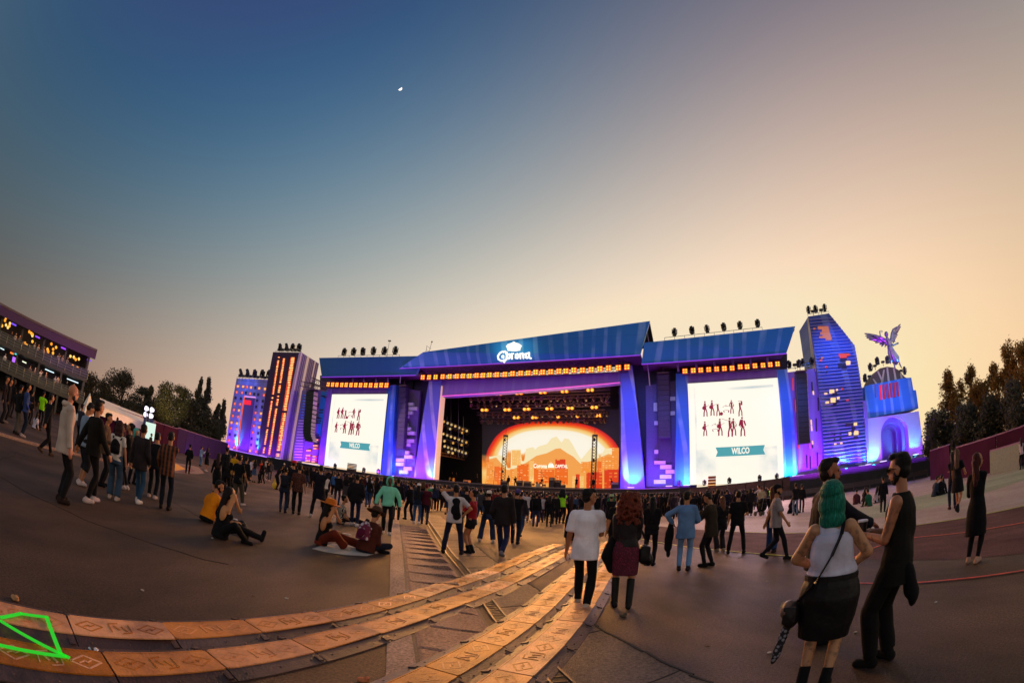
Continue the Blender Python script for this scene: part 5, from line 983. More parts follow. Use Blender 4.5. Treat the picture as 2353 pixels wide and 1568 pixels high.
# ================================================================== TREES
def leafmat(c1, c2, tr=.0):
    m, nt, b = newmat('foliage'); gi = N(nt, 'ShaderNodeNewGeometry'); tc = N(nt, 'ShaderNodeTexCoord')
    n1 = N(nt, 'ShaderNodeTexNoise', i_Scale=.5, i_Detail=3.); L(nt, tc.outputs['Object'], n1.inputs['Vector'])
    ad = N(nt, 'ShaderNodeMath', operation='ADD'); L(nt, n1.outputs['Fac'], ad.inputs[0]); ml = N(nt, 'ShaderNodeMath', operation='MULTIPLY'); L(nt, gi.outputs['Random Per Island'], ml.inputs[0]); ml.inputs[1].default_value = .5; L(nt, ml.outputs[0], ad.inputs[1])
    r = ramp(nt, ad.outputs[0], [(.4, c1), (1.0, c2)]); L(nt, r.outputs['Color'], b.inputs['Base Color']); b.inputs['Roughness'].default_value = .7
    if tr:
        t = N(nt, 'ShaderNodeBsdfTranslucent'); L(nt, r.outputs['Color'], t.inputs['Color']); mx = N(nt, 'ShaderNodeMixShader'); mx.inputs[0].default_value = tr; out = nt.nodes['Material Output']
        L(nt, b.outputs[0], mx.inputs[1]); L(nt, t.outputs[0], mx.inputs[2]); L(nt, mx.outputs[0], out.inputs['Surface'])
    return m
LEAF = leafmat((.018, .021, .010, 1), (.055, .050, .024, 1)); LEAF_LIT = leafmat((.12, .07, .02, 1), (.46, .27, .06, 1), .6)  # second leaf colour has the golden backlight of the right trees painted in
BARK = mat((.09, .06, .045), .9, 0, None, 1, .3, .5, 8)
def tree(base, H, W, lab, kind='round', n=4200, leaf=.32, m=None, name='tree', seed=0, group='trees behind the fence', sink=0):
    R = np.random.default_rng(seed); t = Thing(name, lab, 'tree', base, group); b = Vector(base); m = m or LEAF
    blobs = []
    if kind == 'round':
        for i in range(16):
            a = R.uniform(0, 2*math.pi); r = R.uniform(0, .42)*W; z = R.uniform(.25, .86)*H; r *= math.sqrt(max(1-((z/H-.5)/.55)**2, .1))
            blobs.append((b+Vector((r*math.cos(a), r*math.sin(a), z)), R.uniform(.17, .28)*W, R.uniform(.10, .17)*H))
        blobs.append((b+Vector((0, 0, .86*H)), .20*W, .12*H))
    elif kind == 'tall':
        for i in range(15):
            z = (.22+.72*i/14)*H; k = (1-abs(i/14-.35)*1.15); a = R.uniform(0, 6.28); r = .16*W*k
            blobs.append((b+Vector((r*math.cos(a), r*math.sin(a), z)), max(.10, .30*k)*W, R.uniform(.05, .09)*H))
    else: # ragged, with gaps
        W = W*1.9
        for i in range(30):
            z = R.uniform(.3, .96)*H; a = R.uniform(0, 6.28); r = R.uniform(.05, .5)*W*(1.3-z/H)
            blobs.append((b+Vector((r*math.cos(a), r*math.sin(a), z)), R.uniform(.08, .15)*W, R.uniform(.05, .10)*H))
    V = []; Fc = []; nb = len(blobs)
    for i in range(n):
        c, rx, rz = blobs[R.integers(nb)]; d = Vector(R.normal(size=3)).normalized(); k = R.uniform(.55, 1.0)**.6*(1+.25*R.normal())
        p = c+Vector((d.x*rx*k, d.y*rx*k, d.z*rz*k)); u = Vector(R.normal(size=3)).normalized(); v = u.orthogonal().normalized()*R.uniform(.5, .9); s = leaf*R.uniform(.55, 1.3)
        o = len(V); V += [p-u*s*.5, p+v*s*.35, p+u*s*.5, p-v*s*.35]; Fc.append((o, o+1, o+2, o+3))
    tk = [tube(b, .035*H**.9*.6, b+Vector((.01*H, 0, .45*H)), .02*H**.9*.6, 9), tube(b+Vector((.01*H, 0, .45*H)), .02*H**.9*.6, b+Vector((0, .01*H, .85*H)), .006*H, 8)]
    for c, rx, rz in blobs[:10]: tk.append(tube(b+Vector((.005*H, 0, min(c.z*.55, .6*H))), .008*H, c, .003*H, 5))
    t.part('trunk', tk, BARK); o = t.part('crown', [(V, Fc)], m, recalc=False); return t
def tr_at(px, pytop, dist, wpx, lab, kind, seed, m=None, leaf=.34, n=4200, nm='tree', **k):
    p = atdist(px, pytop, dist); H_ = max(p.z*1.03, 3); W_ = wpx/1040*dist
    return tree((p.x, p.y, 0), H_, W_, lab, kind, n, leaf, m, nm, seed, **k)
T = [(205, 858, 78, 60, 'dark tree directly right of the terrace building', 'round'), (250, 868, 84, 75, 'rounded dark tree left of the highest left crown', 'round'), (292, 850, 86, 85, 'tallest broad dark tree on the left, above the white canopy', 'round'), (330, 893, 100, 60, 'low dark tree right of the highest left crown', 'ragged'),
     (346, 888, 92, 55, 'thin topped tree behind the lit lamp tower', 'tall'), (388, 878, 80, 85, 'broad tree glowing yellow green beside the floodlight', 'round'), (415, 893, 90, 60, 'dark tree right of the floodlit tree', 'ragged'), (462, 876, 88, 42, 'slender tall twin of the trees left of the towers', 'tall'), (482, 873, 90, 44, 'tallest slender tree left of the violet towers', 'tall'),
     (440, 915, 84, 60, 'bushy dark tree between floodlit tree and slender trees', 'round'), (503, 930, 92, 40, 'narrow dark tree beside the low violet tower', 'tall'), (516, 922, 94, 34, 'last narrow tree before the low violet tower', 'tall'), (232, 905, 88, 90, 'dense low tree mass behind the white tent', 'round'), (310, 925, 80, 90, 'dense low tree above the white canopy', 'round'), (365, 935, 84, 70, 'shaded low tree behind the floodlight', 'round'), (480, 945, 84, 80, 'low dark tree behind the violet hoarding', 'round')]
for i, q in enumerate(T): tr_at(*q[:4], q[4], q[5], 10+i, n=7000)
T = [(2135, 945, 62, 60, 'low dark tree beside the arch monument', 'round'), (2174, 862, 62, 46, 'backlit ragged tree nearest the arch monument', 'ragged'), (2196, 882, 66, 50, 'backlit golden tree, second from the monument', 'ragged'), (2228, 850, 64, 44, 'slim backlit tree in the middle of the right group', 'ragged'), (2252, 885, 60, 55, 'lower golden tree between slim ones on the right', 'ragged'), (2284, 838, 60, 55, 'tall golden edged tree on the right', 'ragged'),
     (2310, 798, 58, 55, 'tallest backlit tree near the right edge', 'ragged'), (2345, 792, 56, 60, 'backlit tree cut by the right edge', 'ragged'), (2165, 940, 58, 80, 'dense dark tree mass behind right hoarding', 'round'), (2215, 925, 56, 90, 'dense dark tree in the right group centre', 'round'), (2270, 905, 54, 90, 'dense dark tree under the golden crowns', 'round'), (2325, 880, 52, 100, 'dense dark tree at the right edge', 'round'), (2400, 860, 52, 100, 'dense dark tree past the right edge', 'round'), (2385, 790, 58, 60, 'tall tree past the right edge', 'ragged')]
for i, q in enumerate(T): tr_at(*q[:4], q[4], q[5], 40+i, m=LEAF_LIT if q[5] == 'ragged' else LEAF, n=6500 if q[5] == 'ragged' else 6500, group='trees at the right edge', leaf=.4)
# ================================================================== HOARDINGS, CANOPY, LAMP TOWER
HOARD = mat((.040, .009, .026), .95, 0, None, 1, .25, .1, 3, .05); HOARD2 = mat((.035, .018, .08), .95, 0, None, 1, .2, 0, 60, .05)
def hoard(pts, z1, lab, m, z0=0, th=.12, name='hoarding'):
    t = Thing(name, lab, 'hoarding fence', pts[0]+Vector((0, 0, 0))); 
    for a, b in zip(pts, pts[1:]):
        n = max(int((b-a).length/3.0), 1); d = (b-a)/n; nr = Vector((d.y, -d.x, 0)).normalized()*th
        for k in range(n):
            p, q = a+d*k+d*.01, a+d*(k+.99); t.part('panel', [prism([p+Vector((0, 0, z0)), q+Vector((0, 0, z0)), q+Vector((0, 0, z1)), p+Vector((0, 0, z1))], nr)], m)
    t.part('top_rail', [bar(a+Vector((0, 0, z1+.04)), b+Vector((0, 0, z1+.04)), .12) for a, b in zip(pts, pts[1:])], mat((.16, .08, .16), .8, 0)); return t
def gp2(x, y, dist): p = atdist(x, y, dist); return Vector((p.x, p.y, 0))
hoard([gp2(215, 960, 46), gp2(335, 1000, 52), gp2(405, 1012, 57)], 2.75, 'magenta lit hoarding under the white canopy on the left', HOARD)
hoard([gp2(405, 1012, 57), gp2(460, 1025, 66), gp2(520, 1040, 78)], 2.9, 'violet lit hoarding running to the left towers', HOARD2)
hoard([gp2(2138, 1062, 52), gp2(2183, 1055, 46)], 3.0, 'short magenta hoarding beside the arch monument', HOARD)
hoard([gp2(2197, 1050, 40), gp2(2290, 1030, 36), gp2(2400, 1000, 33)], 2.45, 'long magenta hoarding at the right edge below the trees', HOARD)
hoard([gp2(2275, 1046, 34), gp2(2345, 1030, 31.5)], 1.5, 'low pale green barrier before the right hoarding', mat((.10, .14, .10), .7), name='low_hoarding')
cn = Thing('white_canopy', 'long white canopy roof on posts above the left hoarding', 'canopy', gp2(280, 980, 50))
A0, A1 = atdist(226, 935, 44), atdist(333, 975, 49); dn = Vector((-A0.x, -A0.y, 0)).normalized()
cn.part('roof', [prism([A0+Vector((0, 0, .1)), A1+Vector((0, 0, .1)), A1-dn*4+Vector((0, 0, .9)), A0-dn*4+Vector((0, 0, .9))], Vector((0, 0, .08)))], mat((.72, .68, .62), .6, 0, None, 1, .08)); cn.part('valance', [prism([A0+Vector((0, 0, .12)), A1+Vector((0, 0, .12)), A1-Vector((0, 0, .55)), A0-Vector((0, 0, .65))], dn*-.03)], mat((.78, .76, .72), .6, 0, None, 1, .08))
for k in range(6):
    q = A0.lerp(A1, k/5)-dn*.2; cn.part('post', [tube((q.x, q.y, 0), .05, q, .05, 6)], STEEL)
p = gp2(199, 950, 42); top = atdist(197, 898, 42).z; tn = Thing('white_tent', 'small peaked white tent beside the terrace building', 'tent', p)
R4 = [p+Vector((math.cos(a)*1.6, math.sin(a)*1.6, top-2.6)) for a in (0.6, 2.17, 3.74, 5.31)]; ap = p+Vector((0, 0, top))
mids = [r.lerp(ap, .45)-Vector((0, 0, .45)) for r in R4]
tn.part('roof', [([*R4, *mids, ap], [(0, 1, 5, 4), (1, 2, 6, 5), (2, 3, 7, 6), (3, 0, 4, 7), (4, 5, 8), (5, 6, 8), (6, 7, 8), (7, 4, 8)])], mat((.75, .72, .66), .6, 0, None, 1, .08))
for r in R4: tn.part('post', [tube((r.x, r.y, 0), .04, r, .04, 6)], STEEL)
# floodlight tower
fp = gp2(345, 1000, 48); ft = atdist(343, 948, 48); tw = Thing('lamp_tower', 'tower with four glaring pale floodlights over the white canopy', 'lamp tower', fp)
tw.part('mast', truss(fp, ft, .45, 8, .04), STEEL); tw.part('cover', [box(fp.lerp(ft, .62), (1.6, .4, ft.z*.42))], mat((.04, .05, .16), .6, 0, None, 1, .2))
for k, (dx, dz) in enumerate(((-.45, .35), (.45, .35), (-.45, -.25), (.45, -.25))):
    c = ft+Vector((dx, -.2, dz)); tw.part('floodlight', [tube(c, .26, c+Vector((0, .3, 0)), .18, 10), disc(c-Vector((0, .02, 0)), .20, (0, -1, 0), .03, 12)], glow('f4ecff', 2.0))
lamp('SPOT', ft+Vector((1.5, 3, 0)), atdist(392, 925, 80), (1, .76, .22), 30000, spot_size=rad(15), spot_blend=.8, shadow_soft_size=.3)
ls = gp2(382, 1012, 54); solo('sign_board', [box(atdist(344, 990, 46), (1.5, .1, 1.6))], glow('d8f4e4', 1.0), 'small glowing pale board below the floodlight tower', 'sign')
lamp('AREA', gp2(2285, 1000, 30)+Vector((0, 0, .3)), gp2(2285, 1000, 38)+Vector((0, 0, 2)), (1, .08, .45), 22, shape='RECTANGLE', size=12, size_y=.4)
lamp('AREA', gp2(300, 1000, 45)+Vector((0, 0, .3)), gp2(300, 1000, 50)+Vector((0, 0, 2)), (1, .08, .45), 40, shape='RECTANGLE', size=12, size_y=.4)
lamp('AREA', gp2(460, 1000, 60)+Vector((0, 0, .3)), gp2(460, 1000, 68)+Vector((0, 0, 2)), (.45, .1, 1), 120, shape='RECTANGLE', size=16, size_y=.4)
# ================================================================== TERRACE BUILDING (left)
a2, b2_ = Vector((-50.5, 34.84, 0)), Vector((-60.4, 13.0, 0)); bx = (b2_-a2).normalized(); bn = Vector((bx.y, -bx.x, 0)); bn = bn if bn.dot(a2) > 0 else -bn; BL_ = (b2_-a2).length+6
def TB(s, d, z): return a2+bx*s+bn*d+Vector((0, 0, z))
def tbox(s0, s1, z0, z1, d0, d1): return prism([TB(s0, d0, z0), TB(s1, d0, z0), TB(s1, d0, z1), TB(s0, d0, z1)], bn*(d1-d0))
tb = Thing('terrace_building', 'dark open fronted terrace building with lantern clusters at far left', 'building', TB(BL_/2, 3, 0))
DKB = mat((.035, .03, .035), .7, 0, None, 1, .3, .2, 4); GRB = mat((.07, .075, .07), .6, .2, None, 1, .25)
for z, th in ((2.2, .35), (4.95, .35)): tb.part('floor_slab', [tbox(0, BL_, z, z+th, -.2, 8)], GRB)
tb.part('roof', [tbox(-.4, BL_, 8.9, 9.15, -1.2, 8.5)], mat((.14, .10, .12), .8, 0, None, 1, .2)); tb.part('roof_fascia', [tbox(-.4, BL_, 7.9, 8.88, -1.15, -1.0)], mat((.07, .025, .11), .6, 0, None, 1, .2)); tb.part('back_wall', [tbox(0, BL_, 0, 8.9, 8, 8.3)], DKB); tb.part('end_wall', [tbox(-.15, 0.05, 0, 8.9, 3, 8)], DKB)
for s in np.arange(.2, BL_, 3.6): tb.part('column', [tbox(s, s+.28, 0, 8.9, -.1, .2)], GRB)
for z in (2.55, 5.3):
    rb_ = [bar(TB(0, -.25, z+h_), TB(BL_, -.25, z+h_), .06) for h_ in (.25, .55, .85, 1.08)]
    for s in np.arange(0, BL_, 1.2): rb_.append(bar(TB(s, -.25, z), TB(s, -.25, z+1.1), .06))
    tb.part('railing', rb_, mat((.16, .18, .17), .4, .5)); tb.part('railing_screen', [tbox(0, BL_, z, z+.95, -.18, -.14)], mat((.06, .07, .065), .6, .1, None, 1, .5, .2, 5))
def lanterns(cx, cy, n, k):
    d = ray(*cv('1', cx, cy)); t = (a2.dot(bn)+1.2)/d.dot(bn); c = Vector((0, 0, HCAM))+d*t; tt = Thing('lantern_cluster', '%s cluster of round amber lanterns from the left under the terrace roof' % ORD[k], 'lamp', c-Vector((0, 0, .6)), 'lantern clusters under the terrace roof')
    for i in range(n): o_ = c+bx*random.uniform(-.9, .9)+Vector((0, 0, random.uniform(-.95, .8))); l = tt.part('lantern', [ell(o_, (.19, .19, .19), None, 10, 7)], glow(random.choice(('ffb040', 'ff9c28', 'ffd070')), 1.3)); tt.part('cord', [tube(o_, .012, (o_.x, o_.y, 8.6), .012, 4)], BLACK, l)
for k, (x, y) in enumerate(((35, 200), (200, 305), (350, 372), (500, 445))): lanterns(x, y, 7, k)
def onb(cx, cy, dep): d = ray(*cv('1', cx, cy)); t = (a2.dot(bn)+dep)/d.dot(bn); return Vector((0, 0, HCAM))+d*t
for k, (x, y, c_, w_, h_, lab) in enumerate(((92, 212, '6a40e0', .9, .2, 'small blue strip lamp high on the terrace'), (252, 297, '8a40f0', .8, .18, 'small violet strip lamp beside the second lantern cluster'), (425, 372, '9838f0', .8, .2, 'violet strip lamp right of the third lantern cluster'), (596, 452, '7a38f0', .6, .2, 'violet strip lamp at the right end of the terrace'), (98, 450, 'b060ff', .8, .6, 'round violet lamp on the middle terrace floor'), (80, 405, 'ff8030', .6, .2, 'small orange lamp above the violet lamp'), (108, 412, '40d8d8', .5, .16, 'small cyan lamp above the violet lamp'),
        (332, 524, 'd8f4ff', 1.5, .12, 'pale fluorescent tube on the middle terrace floor'), (487, 590, 'e0f4ff', 1.9, .12, 'pale fluorescent tube near the right end of the terrace'), (163, 465, 'e8f0d0', .7, .14, 'short pale tube right of the violet lamp'), (15, 376, 'd8f0f0', .7, .12, 'short pale tube at the left picture edge'), (245, 560, 'c8a888', .9, .35, 'warm lit window on the middle terrace floor'), (395, 590, 'c89870', .7, .5, 'warm lit opening below the fluorescent tube'))):
    c = onb(x, y, 2.5); solo('terrace_lamp', [prism([c-bx*w_/2-Vector((0, 0, h_/2)), c+bx*w_/2-Vector((0, 0, h_/2)), c+bx*w_/2+Vector((0, 0, h_/2)), c-bx*w_/2+Vector((0, 0, h_/2))], bn*.12)], glow(c_, 1.3), lab, 'lamp')
lamp('AREA', TB(10, 1.5, 8), TB(10, 4, 5), (1, .6, .3), 150, shape='RECTANGLE', size=18, size_y=2); lamp('AREA', TB(10, 1.5, 4.7), TB(10, 4, 2), (.9, .7, .6), 160, shape='RECTANGLE', size=18, size_y=2)
lamp('AREA', TB(3, -3, 6), TB(3, 0, 8.5), (.5, .1, 1), 40, shape='RECTANGLE', size=8, size_y=.4)
# ================================================================== MOON
d = ray(919, 204); c = Vector((0, 0, HCAM))+d*900; u, v, ww = frame(d); r = 4.0
mb = [[], []]; nn = 18
up_, rt_ = v, u
if up_.z < 0: up_ = -up_
rt_ = up_.cross(d).normalized(); rt_ = -rt_ if rt_.x < 0 else rt_
ax = (rt_*.80-up_*.6).normalized(); bx2 = ax.cross(d.normalized()).normalized()
outer = [c+ax*(math.cos(a)*r)+bx2*(math.sin(a)*r) for a in [-math.pi/2+math.pi*k/nn for k in range(nn+1)]]; inner = [c+ax*(math.cos(a)*r*-.12)+bx2*(math.sin(a)*r) for a in [math.pi/2-math.pi*k/nn for k in range(1, nn)]]
solo('moon', [prism(outer+inner, d.normalized()*1.0)], glow('fff6ea', 1.6), 'small bright half moon alone in the blue sky', 'moon', base=c)
# ================================================================== PEOPLE
def RX(a): return Matrix.Rotation(a, 3, 'X')
def RY(a): return Matrix.Rotation(a, 3, 'Y')
def RZ(a): return Matrix.Rotation(a, 3, 'Z')
def ik(a, t, l1, l2, pole):
    a, t = Vector(a), Vector(t); d = t-a; D = min(max(d.length, .12), (l1+l2)*.998); d.normalize(); t = a+d*D
    x = (l1*l1-l2*l2+D*D)/(2*D); h = math.sqrt(max(l1*l1-x*x, 0)); p = Vector(pole); p = (p-d*p.dot(d))
    p = p.normalized() if p.length > 1e-4 else d.orthogonal().normalized()
    return a+d*x+p*h, t
LEGS = {'stand': ((-.10, .01), (.10, -.02)), 'contra': ((-.11, .07), (.09, -.03)), 'wide': ((-.22, 0), (.22, -.02)), 'close': ((-.07, 0), (.07, .02)),
        'walk': ((-.07, .30), (.08, -.26)), 'walk2': ((-.08, -.26), (.07, .30)), 'step': ((-.09, .16), (.10, -.13))}
ARMS = {'down': (.27, .02, -.10, 0), 'pocket': (.215, .10, -.02, 0), 'hip': (.21, .0, .06, 1), 'phone': (.09, .34, .36, 0), 'phonehi': (.12, .30, .60, 0), 'fold': (-.06, .20, .22, 0), 'up': (.24, .16, .80, 0), 'head': (.12, .08, .66, 1),
        'cup': (.10, .30, .20, 0), 'hold': (.20, .26, .12, 0), 'swingf': (.25, .22, -.04, 0), 'swingb': (.26, -.22, -.06, 0), 'point': (.15, .50, .26, 0), 'back': (.10, -.16, 0, 1), 'lap': (.12, .30, .02, 0), 'mouth': (.05, .22, .50, 0), 'behind': (.30, -.25, -.08, 0), 'front': (.05, .22, .04, 0)}
def remesh(bits, vox, smooth=2, disp=0.0, dsc=6.0, floor=True):
    V, Fc = join(bits); me = bpy.data.meshes.new('tmp'); me.from_pydata([tuple(v) for v in V], [], Fc)
    bm = bmesh.new(); bm.from_mesh(me); bmesh.ops.recalc_face_normals(bm, faces=bm.faces); bm.to_mesh(me); bm.free()
    o = bpy.data.objects.new('tmp', me); COL.objects.link(o); m = o.modifiers.new('r', 'REMESH'); m.mode = 'VOXEL'; m.voxel_size = vox; m.use_smooth_shade = True
    if smooth: s = o.modifiers.new('s', 'SMOOTH'); s.iterations = smooth; s.factor = .5
    dg = bpy.context.evaluated_depsgraph_get(); dg.update(); r = bpy.data.meshes.new_from_object(o.evaluated_get(dg)); bpy.data.objects.remove(o); bpy.data.meshes.remove(me)
    n = len(r.vertices); co_ = np.empty(n*3, 'f'); r.vertices.foreach_get('co', co_); co_ = co_.reshape(-1, 3)
    if disp and n:
        nm = np.empty(n*3, 'f'); r.vertices.foreach_get('normal', nm); nm = nm.reshape(-1, 3); ph = random.uniform(0, 20)
        x, y, z = co_[:, 0], co_[:, 1], co_[:, 2]
        w_ = np.sin(dsc*(2.1*z+1.3*x)+ph+2.2*np.sin(dsc*.9*(y+x)+ph))*.5+np.sin(dsc*(4.3*z-1.9*y)+1.7*ph+1.5*np.sin(dsc*1.7*x))*.35+np.sin(dsc*3.1*(x-y+.3*z)+ph)*.25
        co_ += nm*(w_*disp)[:, None]
    if floor: co_[:, 2] = np.maximum(co_[:, 2], .004)
    r.vertices.foreach_set('co', co_.ravel()); r.update(); return r
def figure(sp, vox, coarse=False):
    """meshes of one person in local coordinates: faces +y, feet on z=0"""
    g = sp.get; fem = g('fem', 0); fat = g('fat', 1.0); sit = g('sit'); shw = .150 if fem else .172
    P = Vector((0, 0, .94)); lean = rad(g('lean', 0)); side = rad(g('tilt', 0)); tw = rad(g('twist', 0)); pole = (0, 1, 0)
    if sit == 'cross': P = Vector((0, 0, .13)); lean = rad(g('lean', 14))
    elif sit == 'long': P = Vector((0, 0, .13)); lean = rad(g('lean', 6))
    elif sit == 'knees': P = Vector((0, 0, .13)); lean = rad(g('lean', 16))
    elif sit == 'side': P = Vector((0, 0, .15)); lean = rad(g('lean', 4))
    elif sit == 'chair': P = Vector((0, 0, .50)); lean = rad(g('lean', 8))
    R = RZ(tw)@RY(side)@RX(-lean)
    T = lambda x, y, z: P+R@Vector((x, y, z))
    nk = T(0, -.01, .53); hd = R@RZ(rad(g('hyaw', 0)))@RX(rad(-g('hpitch', 0))); hc = nk+R@Vector((0, .015, .05))+hd@Vector((0, .015, .10))
    Hd = lambda x, y, z: hc+hd@Vector((x, y, z))
    shw = shw*1.12 if fat > 1.35 else shw; shz = .40 if sit else .435; shw = shw*.93 if sit else shw; sh = [T(-shw, .02 if sit else -.01, shz), T(shw, .02 if sit else -.01, shz)]; hip = [P+RZ(tw*.3)@Vector((-.09, 0, -.03)), P+RZ(tw*.3)@Vector((.09, 0, -.03))]
    if sit == 'cross': an = [Vector((.16, .30, .07)), Vector((-.14, .36, .07))]; po = [(-1, .5, .25), (1, .5, .25)]
    elif sit == 'long': an = [Vector((-.08, .86, .07)), Vector((.10, .84, .08))]; po = [(0, 0, 1), (0, 0, 1)]
    elif sit == 'knees': an = [Vector((-.14, .46, .07)), Vector((.12, .48, .07))]; po = [(-.2, .3, 1), (.2, .3, 1)]
    elif sit == 'side': an = [Vector((-.10, .84, .07)), Vector((.22, .42, .07))]; po = [(0, .2, 1), (.9, .6, .5)]
    elif sit == 'chair': an = [Vector((-.1, .48, .09)), Vector((.1, .46, .09))]; po = [(0, 1, 1), (0, 1, 1)]
    else:
        l_ = LEGS[g('legs', 'stand')]; an = [Vector((a[0], a[1], .085)) for a in l_]; po = [(-.12, 1, 0), (.12, 1, 0)]
        for a in an:
            if a.y < -.15: a.z = .17
        lo = min(math.sqrt(max((.865)**2-((hip[k]-an[k]).xy.length)**2, .3))+an[k].z+.03 for k in (0, 1)); dz = min(0, lo-P.z); 
        P.z += dz; nk.z += dz; hc.z += dz
        for v in sh+hip: v.z += dz
    kn = []
    for k in (0, 1): a, t = ik(hip[k], an[k], .44, .43, po[k]); kn.append(a); an[k] = t
    arms = g('arms', ('down', 'down')); el = []; wr = []; hdir = []
    for k, s in ((0, -1), (1, 1)):
        a = arms[k]; a = ARMS[a] if isinstance(a, str) else a; tg = T(s*a[0], a[1], a[2])
        if sit and isinstance(arms[k], str) and arms[k] == 'down': tg = P+Vector((s*.26, -.05, .03))
        tg.z = max(tg.z, .06); pl = R@Vector((s*(1.2 if a[3] else .45), -1 if not a[3] else -.15, -.35)); e, w = ik(sh[k], tg, .29, .25, pl); el.append(e); wr.append(w); hdir.append((w-e).normalized())
    out = {}
    f = fat; W_ = (1.0 if not fem else .93)*f
    def torso(gr, z0, z1=.50, bell=0.0, n=16):
        # rings (z, rx, ry)
        base = [(-.50, .20, .15), (-.36, .19, .14), (-.24, .185, .135), (-.12, .178, .128), (0, .172, .122), (.12, .155, .112), (.24, .158, .115), (.36, .172, .118), (.43, .138, .098), (.50, .078, .068)] if not fem else \
               [(-.50, .20, .15), (-.36, .19, .145), (-.24, .19, .14), (-.12, .185, .135), (0, .168, .122), (.12, .130, .098), (.24, .140, .110), (.34, .148, .114), (.42, .118, .090), (.50, .068, .062)]
        rs = []
        zs = [z0]+[b[0] for b in base if z0+.03 < b[0] < z1-.01]+[z1]
        for z in zs:
            for a, b in zip(base, base[1:]):
                if a[0] <= z <= b[0] or b is base[-1]:
                    t = (z-a[0])/(b[0]-a[0]); rx, ry = lerp(a[1], b[1], t), lerp(a[2], b[2], t); 
                    if z <= b[0]: break
            bz = bell*max(0, .1-z); 
            Rr = R if z > -.05 else RZ(tw*.6)@RX(-lean*.4 if not sit else -lean)
            k_ = lerp(f, 1, min(max((z-.18)/.3, 0), 1)**1.3)
            rs.append([P+Rr@Vector(((rx*k_*(.95 if fem else 1)+gr+bz)*math.cos(q), (ry*k_+gr+bz)*math.sin(q), z)) for q in [2*math.pi*i/n for i in range(n)]])
        b_ = [ngrid(rs)]
        if z1 >= .45 and (slv > 0 or gr < 0):
            for s in sh: b_.append(caps(T(s_x(s), -.01, .452), .050+gr, s, (.050 if fem else .056)+gr))
            b_.append(caps(T(-.1, 0, .40), .06+gr, T(.1, 0, .40), .06+gr)); 
        if fem and z1 > .3: b_ += [ell(T(s*.068, .085*f, .30), (.062+gr*.7, .060+gr*.7, .062+gr*.7), R) for s in (-1, 1)]
        if sit and z1 > .45: b_ += [ell(T(s*.08*f, -.045, .31), (.105+gr, .085+gr, .16), R) for s in (-1, 1)]
        if f > 1.12: b_.append(ell(T(0, .035, .06), (.16*f+gr, .135*f+gr, .17), R))
        return b_
    s_x = lambda s: 0.06 if s is sh[1] else -.06
    def arm(k, r0, r1, r2, upto=2.0, cut=False):
        """upto: 1 elbow, 2 wrist"""
        b_ = []
        if upto <= 1: b_.append(tube(sh[k], r0, sh[k].lerp(el[k], upto), r1 if upto > .9 else lerp(r0, r1, upto)+.008, 12)); b_.append(ell(sh[k], (r0, r0, r0)))
        else: b_ += [caps(sh[k], r0, el[k], r1), tube(el[k], r1, el[k].lerp(wr[k], upto-1), r2, 12)]
        return b_
    def leg(k, r0, r1, r2, upto=2.0, flare=0):
        b_ = [caps(hip[k]+Vector((0, 0, .02)), r0*f**.5, kn[k], r1)] if upto >= 1 else [tube(hip[k], r0*f**.5, hip[k].lerp(kn[k], upto), lerp(r0*f**.5, r1, upto)+.012, 12)]
        if upto > 1: b_ += [tube(kn[k], r1, kn[k].lerp(an[k], .4), (r1+r2)/2+.006, 12), tube(kn[k].lerp(an[k], .35), (r1+r2)/2+.006, kn[k].lerp(an[k], upto-1), r2+flare, 12)]
        return b_
    def footdir(k):
        if sit == 'cross': return Vector((-.8 if k else .8, .5, 0)).normalized()
        if sit in ('long', 'side'): return Vector((-.15 if k == 0 else .2, .35, .9)).normalized() if (sit == 'long' or k == 0) else Vector((.6, .7, 0)).normalized()
        return Vector((-.18 if k == 0 else .18, 1, -.5 if an[k].z > .12 else 0)).normalized()
    def foot(k, r, l=.16, h=.035):
        fd = footdir(k); a = an[k]; b0 = a-fd*.045+Vector((0, 0, -.045)) if fd.z < .5 else a-fd*.02; b1 = b0+fd*l
        q = [caps(b0, r, b1, r*.95), caps(b0+Vector((0, 0, .015)), r*.9, b0+fd*l*.5+Vector((0, 0, .012)), r*.9), caps(a, r*.98, b0, r)]
        return q
    def hand(k, full=True):
        s = -1 if k == 0 else 1; d = hdir[k]; w = wr[k]; up_ = Vector((0, 0, 1)); sd = d.cross(up_); sd = sd.normalized() if sd.length > .2 else R@Vector((0, 1, 0)); nn_ = sd.cross(d).normalized(); b_ = []
        # palm plane: spread axis 'sd' for raised hands, front-back for hanging ones
        if d.z < -.6: sp_ = (R@Vector((0, 1, 0))); sp_ = (sp_-d*sp_.dot(d)).normalized(); pn = sp_.cross(d)*(1 if s > 0 else -1)
        else: sp_, pn = sd*(-s), -nn_
        c = w+d*.045
        b_.append(caps(w, .024, c-sp_*.012, .024)); b_.append(caps(c-sp_*.022+d*.01, .017, c+sp_*.022+d*.01, .017)); b_.append(caps(c-sp_*.022+d*.035, .015, c+sp_*.024+d*.035, .015))
